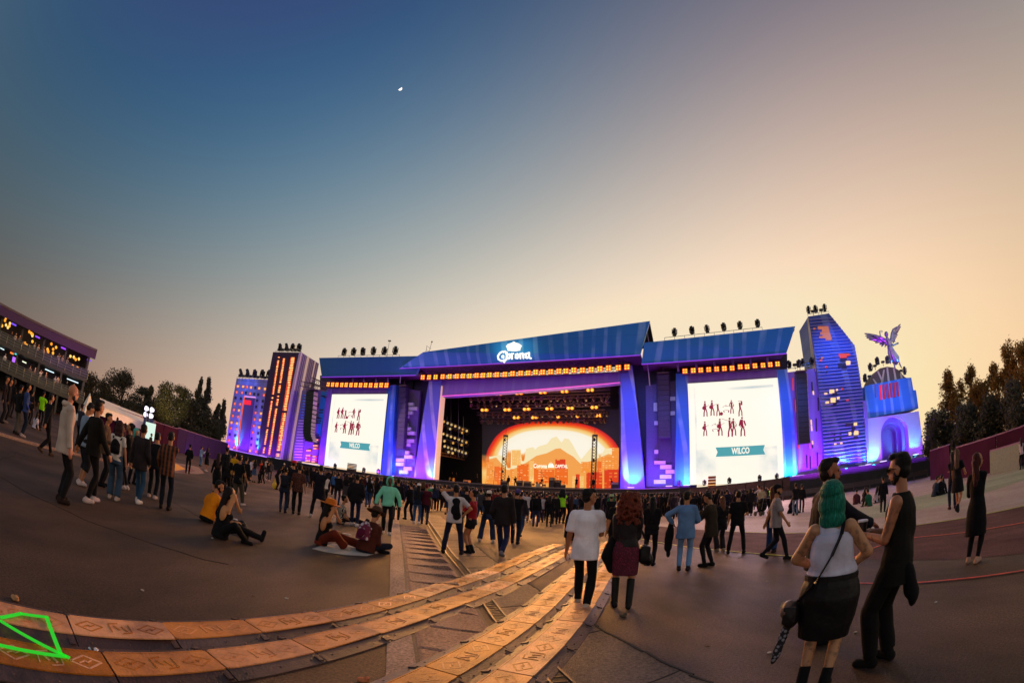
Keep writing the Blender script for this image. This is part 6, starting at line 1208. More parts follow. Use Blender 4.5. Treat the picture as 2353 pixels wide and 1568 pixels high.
        if full:
            for i, (o_, l_) in enumerate(((.030, .068), (.011, .076), (-.009, .070), (-.028, .056))):
                r0 = c+sp_*o_+d*.04; cr = g('curl', .55); m1 = r0+(d*math.cos(cr*.6)+pn*math.sin(cr*.6)).normalized()*l_*.55; m2 = m1+(d*math.cos(cr*1.8)+pn*math.sin(cr*1.8)).normalized()*l_*.5
                b_ += [caps(r0, .0095, m1, .0088, 7), caps(m1, .0088, m2, .0075, 7)]
            t0 = c+sp_*.028-d*.02; t1 = t0+(sp_*.7+d*.6+pn*.3).normalized()*.038; b_ += [caps(t0, .013, t1, .0105, 7), caps(t1, .0105, t1+(d+pn*.4).normalized()*.03, .009, 7)]
        else: b_.append(caps(c+d*.03, .022, c+d*.07+pn*.015, .018))
        return b_
    # ---------------- skin
    headb = [ell(Hd(0, -.008, .035), (.078, .098, .090), hd, 16, 10), ell(Hd(0, .022, -.035), (.060, .070, .075), hd, 14, 9), ell(Hd(0, .052, -.085), (.034, .030, .026), hd), caps(nk-R@Vector((0, 0, .06)), .058, Hd(0, -.015, -.06), .052),
             ell(Hd(0, .098, -.012), (.014, .022, .026), hd), ell(Hd(0, .092, -.055), (.026, .012, .010), hd), ell(Hd(0, .083, .022), (.055, .014, .012), hd)]+[ell(Hd(s*.080, -.008, -.012), (.012, .022, .034), hd) for s in (-1, 1)]
    skin = list(headb)
    for k in (0, 1): skin += hand(k, not coarse)
    top, bot = g('top'), g('bot')
    slv = g('sleeve', 2.0); legcut = g('legcut', 2.0)
    if coarse:
        for k in (0, 1):
            skin += [caps(el[k], .040, wr[k], .028)] if slv < 1.8 else []
            if slv <= .2: skin += [caps(sh[k], .05, el[k], .04)]
            if legcut < 1.8: skin += [caps(kn[k], .058, kn[k].lerp(an[k], .4), .055), tube(kn[k].lerp(an[k], .35), .055, an[k], .038)]
            if g('sandal'): skin += foot(k, .036)
    else:
        skin += torso(-.016, -.12, .50)
        for k in (0, 1): cv_ = .86 if legcut > 1.5 and g('bot2') != 'skirt' else 1.0; skin += [caps(sh[k], (.052 if slv > .3 or fem else .060) if not fem else .045*f**.8, el[k], .040*f**.7), caps(el[k], .042*f**.6, wr[k], .026)]+leg(k, .078*cv_, .053*cv_*f**.4, .036*cv_, 2.0)+([caps(kn[k].lerp(an[k], .12), .05*f**.5*cv_, kn[k].lerp(an[k], .5), .046*f**.5*cv_)])+foot(k, .033)
    out['body'] = remesh(skin, vox, 1)
    # ---------------- clothes
    hem = g('hem', -.12); thick = g('thick', .010); tb_ = torso(thick, hem, .505, g('bell', 0))
    if slv > 0:
        ar = g('sr', .010)
        for k in (0, 1): tb_ += arm(k, .055+ar, .044+ar, .036+ar, slv)
    if g('collar'): tb_.append(caps(nk+R@Vector((0, -.03, -.01)), .068, nk+R@Vector((0, .02, -.02)), .066))
    if g('tank'): tb_ = torso(thick, hem, .40)+[caps(T(s*.075, -.06, .38), .024, T(s*.085, 0, .50), .024) for s in (-1, 1)]+[caps(T(s*.075, .05, .38), .022, T(s*.085, 0, .50), .022) for s in (-1, 1)]+[ell(T(0, -.045, .36), (.10, .05, .10), R)]
    if g('halter'): tb_ = torso(thick, hem, .34)
    out['top'] = remesh(tb_, vox, 2, g('disp', .009) if not coarse else .004, 7)
    if g('bot2') != 'skirt':
        wd = {'skinny': (.086, .062, .047, 0), 'reg': (.090, .066, .056, 0), 'wide': (.098, .082, .080, .012), 'baggy': (.102, .086, .070, 0)}[g('cut', 'reg')]
        bb = torso(.004, -.14, .03)+[ell(P+Vector((0, -.01, -.06)), (.155*f, .115*f, .10))]
        for k in (0, 1): bb += leg(k, wd[0], wd[1], wd[2], min(legcut, 1.96), wd[3] if legcut > 1.5 else .01)
    else:
        ln_ = g('slen', .5); rs = []
        for z, rx, ry in ((.08, .158, .118), (0, .184, .138), (-.10, .198, .148), (-ln_*.6, .190+g('flare', 0)*.5, .140+g('flare', 0)*.5), (-ln_, .180+g('flare', 0), .135+g('flare', 0))):
            rs.append([P+Vector((rx*f*math.cos(q), ry*f*math.sin(q), z)) for q in [2*math.pi*i/16 for i in range(16)]])
        bb = [ngrid(rs)]
    out['bot'] = remesh(bb, vox, 2, .005 if not coarse else .003, 7)
    if not g('sandal'):
        out['shoes'] = []
        for k in (0, 1):
            sb = foot(k, .047 if not g('boots') else .044, .165)
            if g('boots'): sb += [tube(an[k]-(kn[k]-an[k]).normalized()*.03, .052, an[k].lerp(kn[k], g('boots')), .060 if g('boots') > .4 else .052, 12)]
            if g('heel'): fd = footdir(k); sb += [tube(an[k]-fd*.05, .03, (an[k]-fd*.06).xy.to_3d()+Vector((0, 0, .005)), .022, 8)]
            out['shoes'].append(remesh(sb, vox*.9, 1, 0))
    # ---------------- hair / hats
    hr = g('hair', 'short'); hb = []
    cap_ = [ell(Hd(0, -.030, .052), (.085, .092, .082), hd, 14, 9), ell(Hd(0, -.052, -.005), (.078, .062, .075), hd, 12, 8)]
    if hr in ('short', 'fade'): hb = cap_ if hr == 'fade' else cap_+[ell(Hd(0, .03, .10), (.068, .062, .034), hd), ell(Hd(.02, .05, .092), (.05, .045, .03), hd)]
    elif hr == 'quiff': hb = cap_+[ell(Hd(0, .045, .105), (.064, .056, .034), hd), ell(Hd(0, -.02, .105), (.072, .08, .034), hd)]
    elif hr in ('long', 'wavy', 'vlong'):
        ln_ = {'long': .30, 'wavy': .34, 'vlong': .46}[hr]; b0 = nk+R@Vector((0, -.075, -ln_+.12))
        hb = cap_+[ell(Hd(s*.066, -.01, -.01), (.028, .055, .085), hd) for s in (-1, 1)]+[caps(Hd(0, -.060, -.02), .078, b0, .062), caps(Hd(-.05, -.05, -.04), .045, b0+R@Vector((-.055, .01, .03)), .035), caps(Hd(.05, -.05, -.04), .045, b0+R@Vector((.055, .01, .01)), .035)]
    elif hr == 'bob': hb = cap_+[ell(Hd(0, -.035, .04), (.106, .104, .092), hd), ell(Hd(0, -.050, -.06), (.120, .080, .12), hd), ell(Hd(0, -.058, -.17), (.114, .060, .085), hd)]+[ell(Hd(s*.082, -.01, -.065), (.030, .062, .11), hd) for s in (-1, 1)]+[caps(Hd(s_*.05, -.06, -.12), .035, Hd(s_*.06, -.055, -.19), .024) for s_ in (-1.3, -.6, 0, .6, 1.3)]
    elif hr == 'bun': hb = cap_+[ell(Hd(0, -.11, .06), (.045, .045, .045), hd)]
    elif hr == 'curly':
        hb = cap_; rr = np.random.default_rng(3)
        for i in range(420):
            t = rr.uniform(0, 1); a = rr.uniform(0, 2*math.pi); rad_ = (.10+.055*math.sin(min(t*1.5, 1)*math.pi*.5))*(1 if t < .8 else .85); z = .11-.46*t; p = Hd(0, -.045, 0)+Vector((math.cos(a)*rad_*1.15, math.sin(a)*rad_*.85-.03*t, z))
            if (hd.transposed()@(p-hc)).y > .045 and t < .75: continue
            hb.append(ell(p, (rr.uniform(.014, .028),)*3, None, 6, 4))
        hb += [ell(Hd(0, -.05, 0), (.110, .090, .115), hd), ell(hc+Vector((0, -.075, -.17)), (.140, .082, .19))]
    if g('beard'): hb += [ell(Hd(0, .040, -.083), (.050, .045, .036), hd), ell(Hd(0, .085, -.045), (.030, .014, .010), hd)]+[ell(Hd(s*.060, .012, -.05), (.018, .035, .045), hd) for s in (-1, 1)]
    if g('longbeard'): hb += [ell(Hd(0, .055, -.12), (.04, .035, .05), hd)]
    if hr == 'bald': hb = hb if g('beard') else []
    if hb: out['hair'] = remesh(hb, min(vox, .014) if not coarse else vox, 1, .003 if not coarse else 0, 22)
    hat = g('hat')
    def lathe(prof, c, n=22, ex=1.0):
        return ngrid([[c+hd@Vector((r*math.cos(q)*ex, r*math.sin(q)*1.12, z)) for q in [2*math.pi*i/n for i in range(n)]] for r, z in prof])
    if hat == 'brim': out['hat'] = mesh_from('hat', [lathe([(.10, .045), (.18, .035), (.195, .05), (.19, .056), (.105, .062), (.100, .11), (.085, .155), (.04, .165)], Hd(0, -.015, .01))])
    if hat == 'cap': out['hat'] = mesh_from('hat', [lathe([(.092, .03), (.093, .07), (.075, .115), (.03, .13)], Hd(0, -.022, .012)), prism([Hd(-.065, .065, .055), Hd(-.05, .155, .045), Hd(.05, .155, .045), Hd(.065, .065, .055)], Vector((0, 0, .012)))])
    if hat == 'bucket': out['hat'] = mesh_from('hat', [lathe([(.13, .01), (.098, .06), (.09, .12), (.04, .132)], Hd(0, -.02, .01))])
    if hat == 'beanie': out['hat'] = remesh([ell(Hd(0, -.022, .055), (.092, .108, .095), hd)], .012, 1, 0)
    if hat == 'hood': out['hat'] = remesh([ell(Hd(0, -.045, .03), (.108, .100, .125), hd), ell(Hd(0, -.055, -.08), (.115, .085, .09), hd)]+[caps(Hd(-.095, .03, -.08), .024, Hd(-.085, .045, .06), .024), caps(Hd(.095, .03, -.08), .024, Hd(.085, .045, .06), .024), caps(Hd(-.085, .045, .06), .024, Hd(0, .05, .135), .024), caps(Hd(.085, .045, .06), .024, Hd(0, .05, .135), .024)], .011, 1, .004)
    if hat == 'hooddown': out['hat'] = remesh([caps(nk+R@Vector((-.09, -.02, -.02)), .035, nk+R@Vector((0, -.10, -.03)), .05), caps(nk+R@Vector((.09, -.02, -.02)), .035, nk+R@Vector((0, -.10, -.03)), .05)], .012, 1, .004)
    if g('glasses'): out['glasses'] = mesh_from('glasses', [box(Hd(-.034, .100, .004), (.050, .012, .034), hd), box(Hd(.034, .100, .004), (.050, .012, .034), hd), bar(Hd(-.012, .104, .010), Hd(.012, .104, .010), .006), bar(Hd(-.060, .098, .012), Hd(-.084, 0, .012), .006), bar(Hd(.060, .098, .012), Hd(.084, 0, .012), .006)])
    if not coarse:
        out['eye'] = [mesh_from('eye', [ell(Hd(s*.031, .082, .006), (.013, .010, .007), hd, 8, 6)]) for s in (-1, 1)]
        out['mouth'] = mesh_from('mouth', [ell(Hd(0, .100, -.057), (.022, .006, .005), hd, 8, 6)])
    out['J'] = dict(wr=wr, el=el, sh=sh, hc=hc, nk=nk, P=P, R=R, hd=hd, an=an, kn=kn, hdir=hdir, T=T, Hd=Hd); return out
def tattoo(h):
    m, nt, b = newmat('tattooed_skin'); tc = N(nt, 'ShaderNodeTexCoord'); n1 = N(nt, 'ShaderNodeTexNoise', i_Scale=16., i_Detail=3.); L(nt, tc.outputs['Object'], n1.inputs['Vector']); sp = N(nt, 'ShaderNodeSeparateXYZ'); L(nt, tc.outputs['Object'], sp.inputs[0])
    r = ramp(nt, n1.outputs['Fac'], [(.50, (0, 0, 0, 1)), (.62, (.55,)*3+(1,))]); z = ramp(nt, sp.outputs['Z'], [(.9, (0, 0, 0, 1)), (.95, (1, 1, 1, 1))] if h[0] != '!' else [(.60, (1, 1, 1, 1)), (.63, (0, 0, 0, 1))]); hd = N(nt, 'ShaderNodeMapRange'); L(nt, sp.outputs['Z'], hd.inputs['Value'])
    hd.inputs['From Min'].default_value = 1.34; hd.inputs['From Max'].default_value = 1.38; hd.inputs['To Min'].default_value = 1; hd.inputs['To Max'].default_value = 0; ml = N(nt, 'ShaderNodeMath', operation='MULTIPLY'); L(nt, r.outputs[0], ml.inputs[0]); L(nt, hd.outputs[0], ml.inputs[1])
    mx = N(nt, 'ShaderNodeMix', data_type='RGBA'); L(nt, ml.outputs[0], mx.inputs['Factor']); mx.inputs['A'].default_value = srgb(h.lstrip('!')); mx.inputs['B'].default_value = srgb('3a2a2a'); L(nt, mx.outputs['Result'], b.inputs['Base Color']); b.inputs['Roughness'].default_value = .55; return m
def skinmat(h='b07a58'):
    if h[0] == 't': return tattoo(h[1:])
    return mat(srgb(h)[:3], .55, 0, None, 1, .10, .08, 40, .3)
def plaidmat(c1, c2, c3, sc=9):
    m, nt, b = newmat('plaid'); tc = N(nt, 'ShaderNodeTexCoord'); w1 = N(nt, 'ShaderNodeTexWave', i_Scale=sc*.35, bands_direction='Z'); w2 = N(nt, 'ShaderNodeTexWave', i_Scale=sc*.35, bands_direction='X')
    for w_ in (w1, w2): L(nt, tc.outputs['Object'], w_.inputs['Vector'])
    r1 = ramp(nt, w1.outputs['Fac'], [(.45, srgb(c1)), (.55, srgb(c2))]); r2 = ramp(nt, w2.outputs['Fac'], [(.55, (0, 0, 0, 1)), (.62, (.7,)*3+(1,))]); mx = N(nt, 'ShaderNodeMix', data_type='RGBA'); L(nt, r2.outputs['Color'], mx.inputs['Factor']); L(nt, r1.outputs['Color'], mx.inputs['A']); mx.inputs['B'].default_value = srgb(c3); L(nt, mx.outputs['Result'], b.inputs['Base Color']); b.inputs['Roughness'].default_value = .9; return m
_hm = {}
def hairmat(h):
    if h in _hm: return _hm[h]
    m, nt, b = newmat('hair'); c = srgb(h); tc = N(nt, 'ShaderNodeTexCoord'); mp = N(nt, 'ShaderNodeMapping'); mp.inputs['Scale'].default_value = (90, 90, 7); L(nt, tc.outputs['Object'], mp.inputs['Vector'])
    ns = N(nt, 'ShaderNodeTexNoise', i_Scale=1., i_Detail=4., i_Roughness=.6); L(nt, mp.outputs[0], ns.inputs['Vector'])
    r = ramp(nt, ns.outputs['Fac'], [(.35, tuple(x*.35 for x in c[:3])+(1,)), (.6, c), (.78, tuple(min(x*2.4+.01, 1) for x in c[:3])+(1,))]); L(nt, r.outputs['Color'], b.inputs['Base Color']); b.inputs['Roughness'].default_value = .6; b.inputs['Specular IOR Level'].default_value = .22
    bp = N(nt, 'ShaderNodeBump', i_Strength=1., i_Distance=.02); L(nt, ns.outputs['Fac'], bp.inputs['Height']); L(nt, bp.outputs['Normal'], b.inputs['Normal']); _hm[h] = m; return m
def stripemat(c1, c2, sc=60, d='Z'):
    m, nt, b = newmat('striped'); tc = N(nt, 'ShaderNodeTexCoord'); w1 = N(nt, 'ShaderNodeTexWave', i_Scale=sc*.16, bands_direction=d); L(nt, tc.outputs['Object'], w1.inputs['Vector']); r1 = ramp(nt, w1.outputs['Fac'], [(.45, srgb(c1)), (.55, srgb(c2))]); L(nt, r1.outputs['Color'], b.inputs['Base Color']); b.inputs['Roughness'].default_value = .9; return m
def printmat(c1, c2, sc=14):
    m, nt, b = newmat('printed'); tc = N(nt, 'ShaderNodeTexCoord'); w1 = N(nt, 'ShaderNodeTexVoronoi', i_Scale=float(sc)); L(nt, tc.outputs['Object'], w1.inputs['Vector']); r1 = ramp(nt, w1.outputs['Distance'], [(.25, srgb(c1)), (.45, srgb(c2))]); L(nt, r1.outputs['Color'], b.inputs['Base Color']); b.inputs['Roughness'].default_value = .9; return m
def mt(x): return cloth(x) if isinstance(x, str) else x
PARTN = {'top': 'top', 'bot': 'trousers', 'shoes': 'shoes', 'hair': 'hair', 'hat': 'hat', 'glasses': 'sunglasses'}
def heightscale(p, ytop, sit):
    lo, hi = .3, 2.6
    for _ in range(30):
        m = (lo+hi)/2
        if proj((p.x, p.y, m))[1] > ytop: lo = m
        else: hi = m
    return lo
def person(c, fx, fy, ytop, yaw, label, sp, near=None, ht=None):
    """feet at crop point (fx,fy); head top at crop y ytop; yaw 0 = back to the camera"""
    p = gnd(*cv(c, fx, fy)); Y = cv(c, 0, ytop)[1]; dist = p.length; az = math.atan2(p.x, p.y)
    vox = .009 if dist < 4.6 else .011 if dist < 7.5 else .014 if dist < 11.5 else .018 if dist < 17 else .026
    coarse = dist > 17; fg = figure(sp, vox, coarse); zt = max(v.co.z for v in (fg.get('hat') or fg.get('hair') or fg['body']).vertices)
    s = heightscale(p, Y, 0)/zt; s = min(max(s, .86), 1.12) if ht is None else ht
    R = -az-rad(yaw)
    mats = {'body': skinmat(sp.get('skin', 'a8704e')), 'top': mt(sp.get('top', '1c1a20')), 'bot': mt(sp.get('bot', '15141a')), 'shoes': mt(sp.get('shoe', '141214')), 'hair': hairmat(sp.get('hc', '17100e')), 'hat': mt(sp.get('hatc', '2a2422')), 'glasses': mat((.01, .01, .012), .1)}
    if dist < 15:
        o = obj('person', fg['body'], mats['body'], None, p); tag(o, label, 'person', 'people standing and sitting on the asphalt')
        for k in ('top', 'bot', 'shoes', 'hair', 'hat', 'glasses'):
            if k in fg:
                nm = PARTN[k]
                if k == 'bot' and sp.get('bot2') == 'skirt': nm = 'skirt'
                if k == 'shoes' and sp.get('boots'): nm = 'boots'
                if k == 'hat' and sp.get('hat', '').startswith('hood'): nm = 'hood'
                if k == 'shoes':
                    for q in fg[k]: obj('boot' if sp.get('boots') else 'shoe', q, mats[k], o)
                else: obj(nm, fg[k], mats[k], o)
        if sp.get('front'): obj('shirt_front', remesh([ell(fg['J']['T'](0, .105, .22), (.10, .075, .24), fg['J']['R'])], .014, 1, .004), mt(sp['front']), o)
        if not coarse and dist < 12:
            for e in fg['eye']: obj('eye', e, mat((.03, .02, .015), .2, 0, None, 1, 0), o)
            obj('mouth', fg['mouth'], mat((.22, .07, .06), .5, 0, None, 1, 0), o)
    else:
        keys = [k for k in ('body', 'top', 'bot', 'shoes', 'hair', 'hat') if k in fg]; me = bpy.data.meshes.new('person'); bm = bmesh.new()
        for i, k in enumerate(keys):
            n0 = len(bm.faces); [bm.from_mesh(q) for q in (fg[k] if k == 'shoes' else [fg[k]])]; bm.faces.ensure_lookup_table()
            for f_ in bm.faces[n0:]: f_.material_index = i; f_.smooth = True
        bm.to_mesh(me); bm.free(); [me.materials.append(mats[k]) for k in keys]; o = obj('person', me, None, None, p); tag(o, label, 'person', 'people in the middle distance')
    o.scale = (s, s, s); o.rotation_euler = (0, 0, R)
    M_ = Matrix.Translation(p)@Matrix.Rotation(R, 4, 'Z')@Matrix.Scale(s, 4); return o, fg, (lambda v: M_@Vector(v)), s
# variants for the crowd, one joined mesh each with swappable materials
VARS = []
def variant(sp):
    fg = figure(sp, .032, True); keys = [k for k in ('body', 'top', 'bot', 'shoes', 'hair', 'hat') if k in fg]; me = bpy.data.meshes.new('crowd_person'); bm = bmesh.new()
    for i, k in enumerate(keys):
        n0 = len(bm.faces); [bm.from_mesh(q) for q in (fg[k] if k == 'shoes' else [fg[k]])]; bm.faces.ensure_lookup_table()
        for f_ in bm.faces[n0:]: f_.material_index = i; f_.smooth = True
    bm.to_mesh(me); bm.free(); [me.materials.append(BLACK) for k in keys]; zt = max(v.co.z for v in me.vertices); return me, keys, zt
W = dict
M_ = W(hair='short'); Fm = W(fem=1, hair='long', sr=.006, thick=.006)
def S_(b, **k): d = dict(b); d.update(k); return d
PE = {}
def add(key, *a, **k): PE[key] = person(*a, **k)
# ---------------- left group
add('bald', 'F', 545, 1400, 375, 72, 'bald bearded man in pale hooded jacket standing tallest in the left group', S_(M_, hair='bald', beard=1, hc='3a2418', hat='hooddown', hatc='b9a59a', top='b3a096', bot='171317', shoe='2a1c18', hem=-.20, thick=.02, sr=.016, arms=('down', 'down'), hpitch=4, skin='b8785a', glasses=0))
add('far_dark', 'F', 395, 975, 425, 60, 'man in all black striding away behind the bald man', S_(M_, legs='walk', top='121014', bot='100e12', shoe='3a2a20', hem=-.16, arms=('swingf', 'swingb')))
add('blackjacket', 'F', 800, 1400, 480, 58, 'man in open black jacket and white sneakers striding beside the bald man', S_(M_, hair='quiff', legs='step', top='15120f', bot='100d0d', shoe='b8a6a4', hem=-.14, thick=.022, sr=.018, arms=('swingb', 'swingf'), cut='skinny'))
add('lookdown', 'F', 715, 1245, 502, 70, 'young man with bowed head in pale blue shirt and shorts behind the bald man', S_(M_, top='7d8da6', bot='1c1c22', legcut=1.05, shoe='c9b6b6', hpitch=30, arms=('hold', 'hold'), sleeve=.75, cut='baggy'))
add('backpackgirl', 'F', 1010, 1378, 668, 15, 'woman in white tee, wide blue jeans and small black backpack', S_(Fm, hair='bob', hc='3a1a1c', top='cfc6bf', sleeve=.6, bot='34475c', cut='wide', shoe='b9a7a0', arms=('fold', 'down'), hem=-.06))
add('beigejacket', 'F', 905, 1255, 600, 100, 'man in beige jacket over white shirt left of the white tee woman', S_(M_, top='5c4638', bot='151217', hem=-.16, thick=.02, arms=('pocket', 'hold')))
add('cupwoman', 'F', 1115, 1285, 690, -70, 'dark haired woman in black drinking from a cup in the left group', S_(Fm, hair='bun', top='14110f', bot='14161f', cut='skinny', shoe='c8b8b4', arms=('mouth', 'fold'), sleeve=.6))
add('teal_hair', 'F', 1170, 1235, 735, 150, 'person with turquoise hood facing the camera in the left group', S_(Fm, hair='none', hat='hood', hatc='4aa39a', top='2a2226', bot='17151b', arms=('pocket', 'pocket')))
add('greyjacket', 'F', 1225, 1405, 700, 28, 'man in dark grey jacket, blue jeans and bright white sneakers', S_(M_, hair='fade', legs='step', top='2a2225', bot='2c4a66', cut='skinny', shoe='e0d4d0', hem=-.20, thick=.02, sr=.018, arms=('down', 'pocket')))
add('yellowpatch', 'F', 1355, 1365, 775, 20, 'man in black tee with yellow square on his back, left of plaid shirt man', S_(M_, top='131115', bot='12141c', sleeve=.6, shoe='b09c98', arms=('fold', 'fold')))
add('plaid', 'F', 1470, 1462, 770, 12, 'man in brown and orange plaid shirt at the right of left group', S_(M_, hair='short', top=plaidmat('3a1c16', '1a1012', '8a4a26'), bot='171a24', shoe='171012', hem=-.17, thick=.02, sr=.018, arms=('pocket', 'fold')))
add('whiteshade', 'F', 1375, 1240, 800, 0, 'person in white hoodie partly hidden by the yellow patched tee', S_(M_, top='9c9ab0', bot='1c1b22', arms=('down', 'down')))
add('denimjk', 'F', 195, 815, 335, 70, 'man in blue denim jacket standing at the far left path edge', S_(M_, top='35467c', bot='1f2533', shoe='b8a098', arms=('fold', 'pocket'), hem=-.14))
add('greyjean', 'F', 135, 790, 350, 50, 'person in black jacket and grey jeans at the far left', S_(M_, top='141215', bot='57524e', shoe='1c1716', arms=('pocket', 'pocket'), hem=-.16))
add('leftredface', 'F', 45, 690, 292, 90, 'man in black lit red from the front at far left', S_(M_, top='120e10', bot='171419', shoe='8a7468'))
add('leftmost', 'F', 8, 690, 270, 100, 'person in dark clothes cut by the left picture edge', S_(Fm, hair='short', top='1a1216', bot='15131a'))
add('vest1', 'F', 350, 730, 408, 20, 'steward in yellow green safety vest in the left background', S_(M_, top='8ee015', bot='14131a', sleeve=.6, arms=('down', 'hip')))
add('sitwhite', 'F', 305, 745, 592, 40, 'person in white top sitting on the ground at far left', S_(Fm, sit='knees', top='bdb4c4', bot='141218', arms=('lap', 'lap')))
for i, (x, y, t, c_, lab) in enumerate(((85, 640, 300, '15131a', 'dark figure between the far left pair'), (255, 700, 400, '231a1e', 'dark figure left of the yellow vest steward'), (420, 640, 420, '1b1519', 'dark figure right of the yellow vest steward'), (690, 900, 520, '2a2a3a', 'person in slate top behind the bowed head man'), (1095, 900, 690, '3a2230', 'person in maroon between cup woman and backpack woman'), (1330, 985, 800, '16151a', 'dark clothed person behind the grey jacket man'), (1020, 880, 640, '1a171c', 'person in charcoal behind the beige jacket man'))):
    add('lf%d' % i, 'F', x, y, t, random.choice((0, 40, 120, -60)), lab, S_(M_ if i % 2 else Fm, top=c_, bot='15141a', arms=('fold', 'down')))
# ---------------- left middle
add('guard', 'A', 315, 383, -8, 5, 'guard in black with a neon green strap on the painted pavement', S_(M_, top='100f12', bot='100f12', arms=('hold', 'pocket'), hat='cap', hatc='100f12'))
add('blueshirt', 'A', 482, 282, 22, 60, 'man in light blue shirt and jeans looking at his phone near the left towers', S_(M_, top='7f9ac0', bot='4c6c98', arms=('phone', 'phone')))
add('blackcoat', 'A', 560, 350, 40, 40, 'woman in long black coat and pale socks near the left towers', S_(Fm, hair='long', top='100e12', hem=-.45, bot='100e12', legcut=1.0, shoe='b8a9a9', arms=('phone', 'fold')))
add('longdress', 'A', 690, 655, 128, 5, 'woman with very long brown hair in black dress behind the orange shirt man', S_(Fm, hair='vlong', hc='3a1d16', top='110e12', hem=-.3, bell=.05, bot='110e12', bot2='skirt', slen=.55, shoe='141214', arms=('down', 'fold')))
add('longhair2', 'A', 822, 705, 118, 5, 'black clad woman with long straight hair and white sneakers walking off', S_(Fm, hair='vlong', hc='100b0d', legs='walk', top='120f13', bot='120f13', cut='reg', shoe='d0c2be', arms=('fold', 'down')))
add('capman', 'A', 800, 560, 28, 10, 'man in dark cap behind the long haired women', S_(M_, hat='cap', hatc='1a1226', top='17141a', bot='131218'))
add('yellowjk', 'A', 905, 600, 98, 20, 'man in bright yellow jacket left of the giant low tower', S_(M_, top='c8900c', bot='131217', hem=-.25, thick=.018, arms=('pocket', 'pocket'), shoe='b7a69e', legs='step'))
add('printtee', 'A', 965, 805, 132, 38, 'man in black tee with white back print and grey cargo trousers walking right', S_(M_, hair='short', legs='walk2', top='0f0e12', sleeve=.75, hem=-.17, bot='4a443c', cut='baggy', shoe='b8aaa4', arms=('pocket', 'swingf')))
add('behindprint', 'A', 1065, 655, 160, 20, 'man in dark clothes and white sneakers beyond the white print tee', S_(M_, top='17131a', bot='11131d', legs='step', shoe='c9bcb8'))
add('whitephone', 'A', 1140, 475, 178, 60, 'man in white shirt leaning over his phone below the dark tower', S_(M_, top='cbbccd', bot='14131c', lean=14, hpitch=20, arms=('phone', 'phone')))
add('dn1', 'A', 1200, 500, 215, 30, 'person with light denim tied round the waist below the dark tower', S_(Fm, top='221a26', bot='3a4a6a', bot2='skirt', slen=.4, flare=.06, arms=('fold', 'fold')))
add('redjk', 'A', 1290, 505, 198, -40, 'person in red orange jacket in the left crowd', S_(M_, top='c23a1a', bot='16151c', arms=('fold', 'fold')))
add('walkgirl', 'A', 1310, 522, 245, -30, 'woman with black hair walking left with a pale denim bag', S_(Fm, hair='long', legs='walk', top='121016', bot='100f14', shoe='201a1c', arms=('down', 'swingb')))
add('greyjog', 'A', 1385, 480, 235, 50, 'person in grey trousers stepping right behind the walking woman', S_(M_, legs='walk', top='1d1820', bot='4a4450', shoe='c0b0b0'))
add('yellowbag', 'A', 1500, 595, 318, 60, 'person in dark clothes bending over beside a yellow bag', S_(Fm, lean=24, top='131117', bot='121119', arms=('hold', 'hold'), hpitch=15, sleeve=.6))
add('darkpack', 'A', 1590, 905, 318, 6, 'person with dark backpack and blue jeans left of the rust shirt man', S_(Fm, hair='bun', fat=1.15, top='20202c', bot='1b2740', cut='reg', shoe='1c1517', arms=('fold', 'fold')))
add('redcap', 'A', 1690, 850, 205, 0, 'tall man in black with a red cap behind the rust shirt man', S_(M_, hat='cap', hatc='c8202a', top='15121a', bot='131218', hair='fade', arms=('fold', 'down')))
add('patshirt', 'A', 1770, 930, 260, 3, 'man in rust patterned short sleeve shirt, hands hanging, left of centre', S_(M_, hair='short', top=printmat('7a3a26', '3a1a16', 26), sleeve=.85, hem=-.14, bot='121013', cut='reg', shoe='1a1413', arms=('down', 'down'), thick=.018))
add('blacktee', 'A', 2055, 978, 270, 2, 'man in long black tee standing with legs apart filming with his phone', S_(M_, hair='quiff', legs='wide', top='13111c', sleeve=.8, hem=-.30, bot='14121a', shoe='c6bab4', arms=('phone', 'phonehi'), thick=.022, bell=.05))
add('whitetop', 'A', 2140, 835, 370, -10, 'woman in white short sleeve top and black trousers left of big dark jacket man', S_(Fm, hair='bun', hc='4a2a20', top='c3b6b0', sleeve=.5, bot='14131a', arms=('phone', 'fold'), hem=-.03))
# sitting pair
add('orange', 'A', 585, 1025, 552, 58, 'bearded man in bright orange shirt sitting on the ground', S_(M_, sit='knees', hair='quiff', beard=1, fat=1.12, hem=-.06, sr=.02, top='f58a10', sleeve=1.0, bot='0f0e10', hyaw=-38, arms=((.30, .30, .10, 1), (.30, .30, .10, 1)), lean=20, thick=.02, skin='b5764e'), ht=1.06)
add('blackback', 'A', 760, 1245, 732, 78, 'seated woman with bare back and dark hair leaning on the orange shirt man', S_(Fm, sit='side', hair='long', hc='1c0f10', fat=1.2, halter=1, top='0e0c0f', sleeve=0, bot='0e0d10', cut='reg', shoe='0f0d0e', arms=('fold', 'mouth'), lean=10, skin='bd8255'), ht=1.04)
add('hatwoman', 'B', -5, 1345, 832, 80, 'seated woman in orange brimmed hat and rust trousers eating', S_(Fm, sit='side', hair='long', hat='brim', hatc='c46a1e', top='120e0f', tank=1, bot='6a2312', cut='wide', shoe='b8a294', sandal=0, arms=('fold', 'mouth'), lean=10, skin='bd7c52'), ht=1.06)
add('hatman', 'B', 590, 1440, 932, 38, 'seated man in brown brimmed hat with white and crimson backpack', S_(M_, sit='cross', hat='brim', hatc='4c3226', top='4a1e14', bot='141726', arms=('lap', 'lap'), lean=20, fat=1.1, thick=.02, sr=.016), ht=1.08)
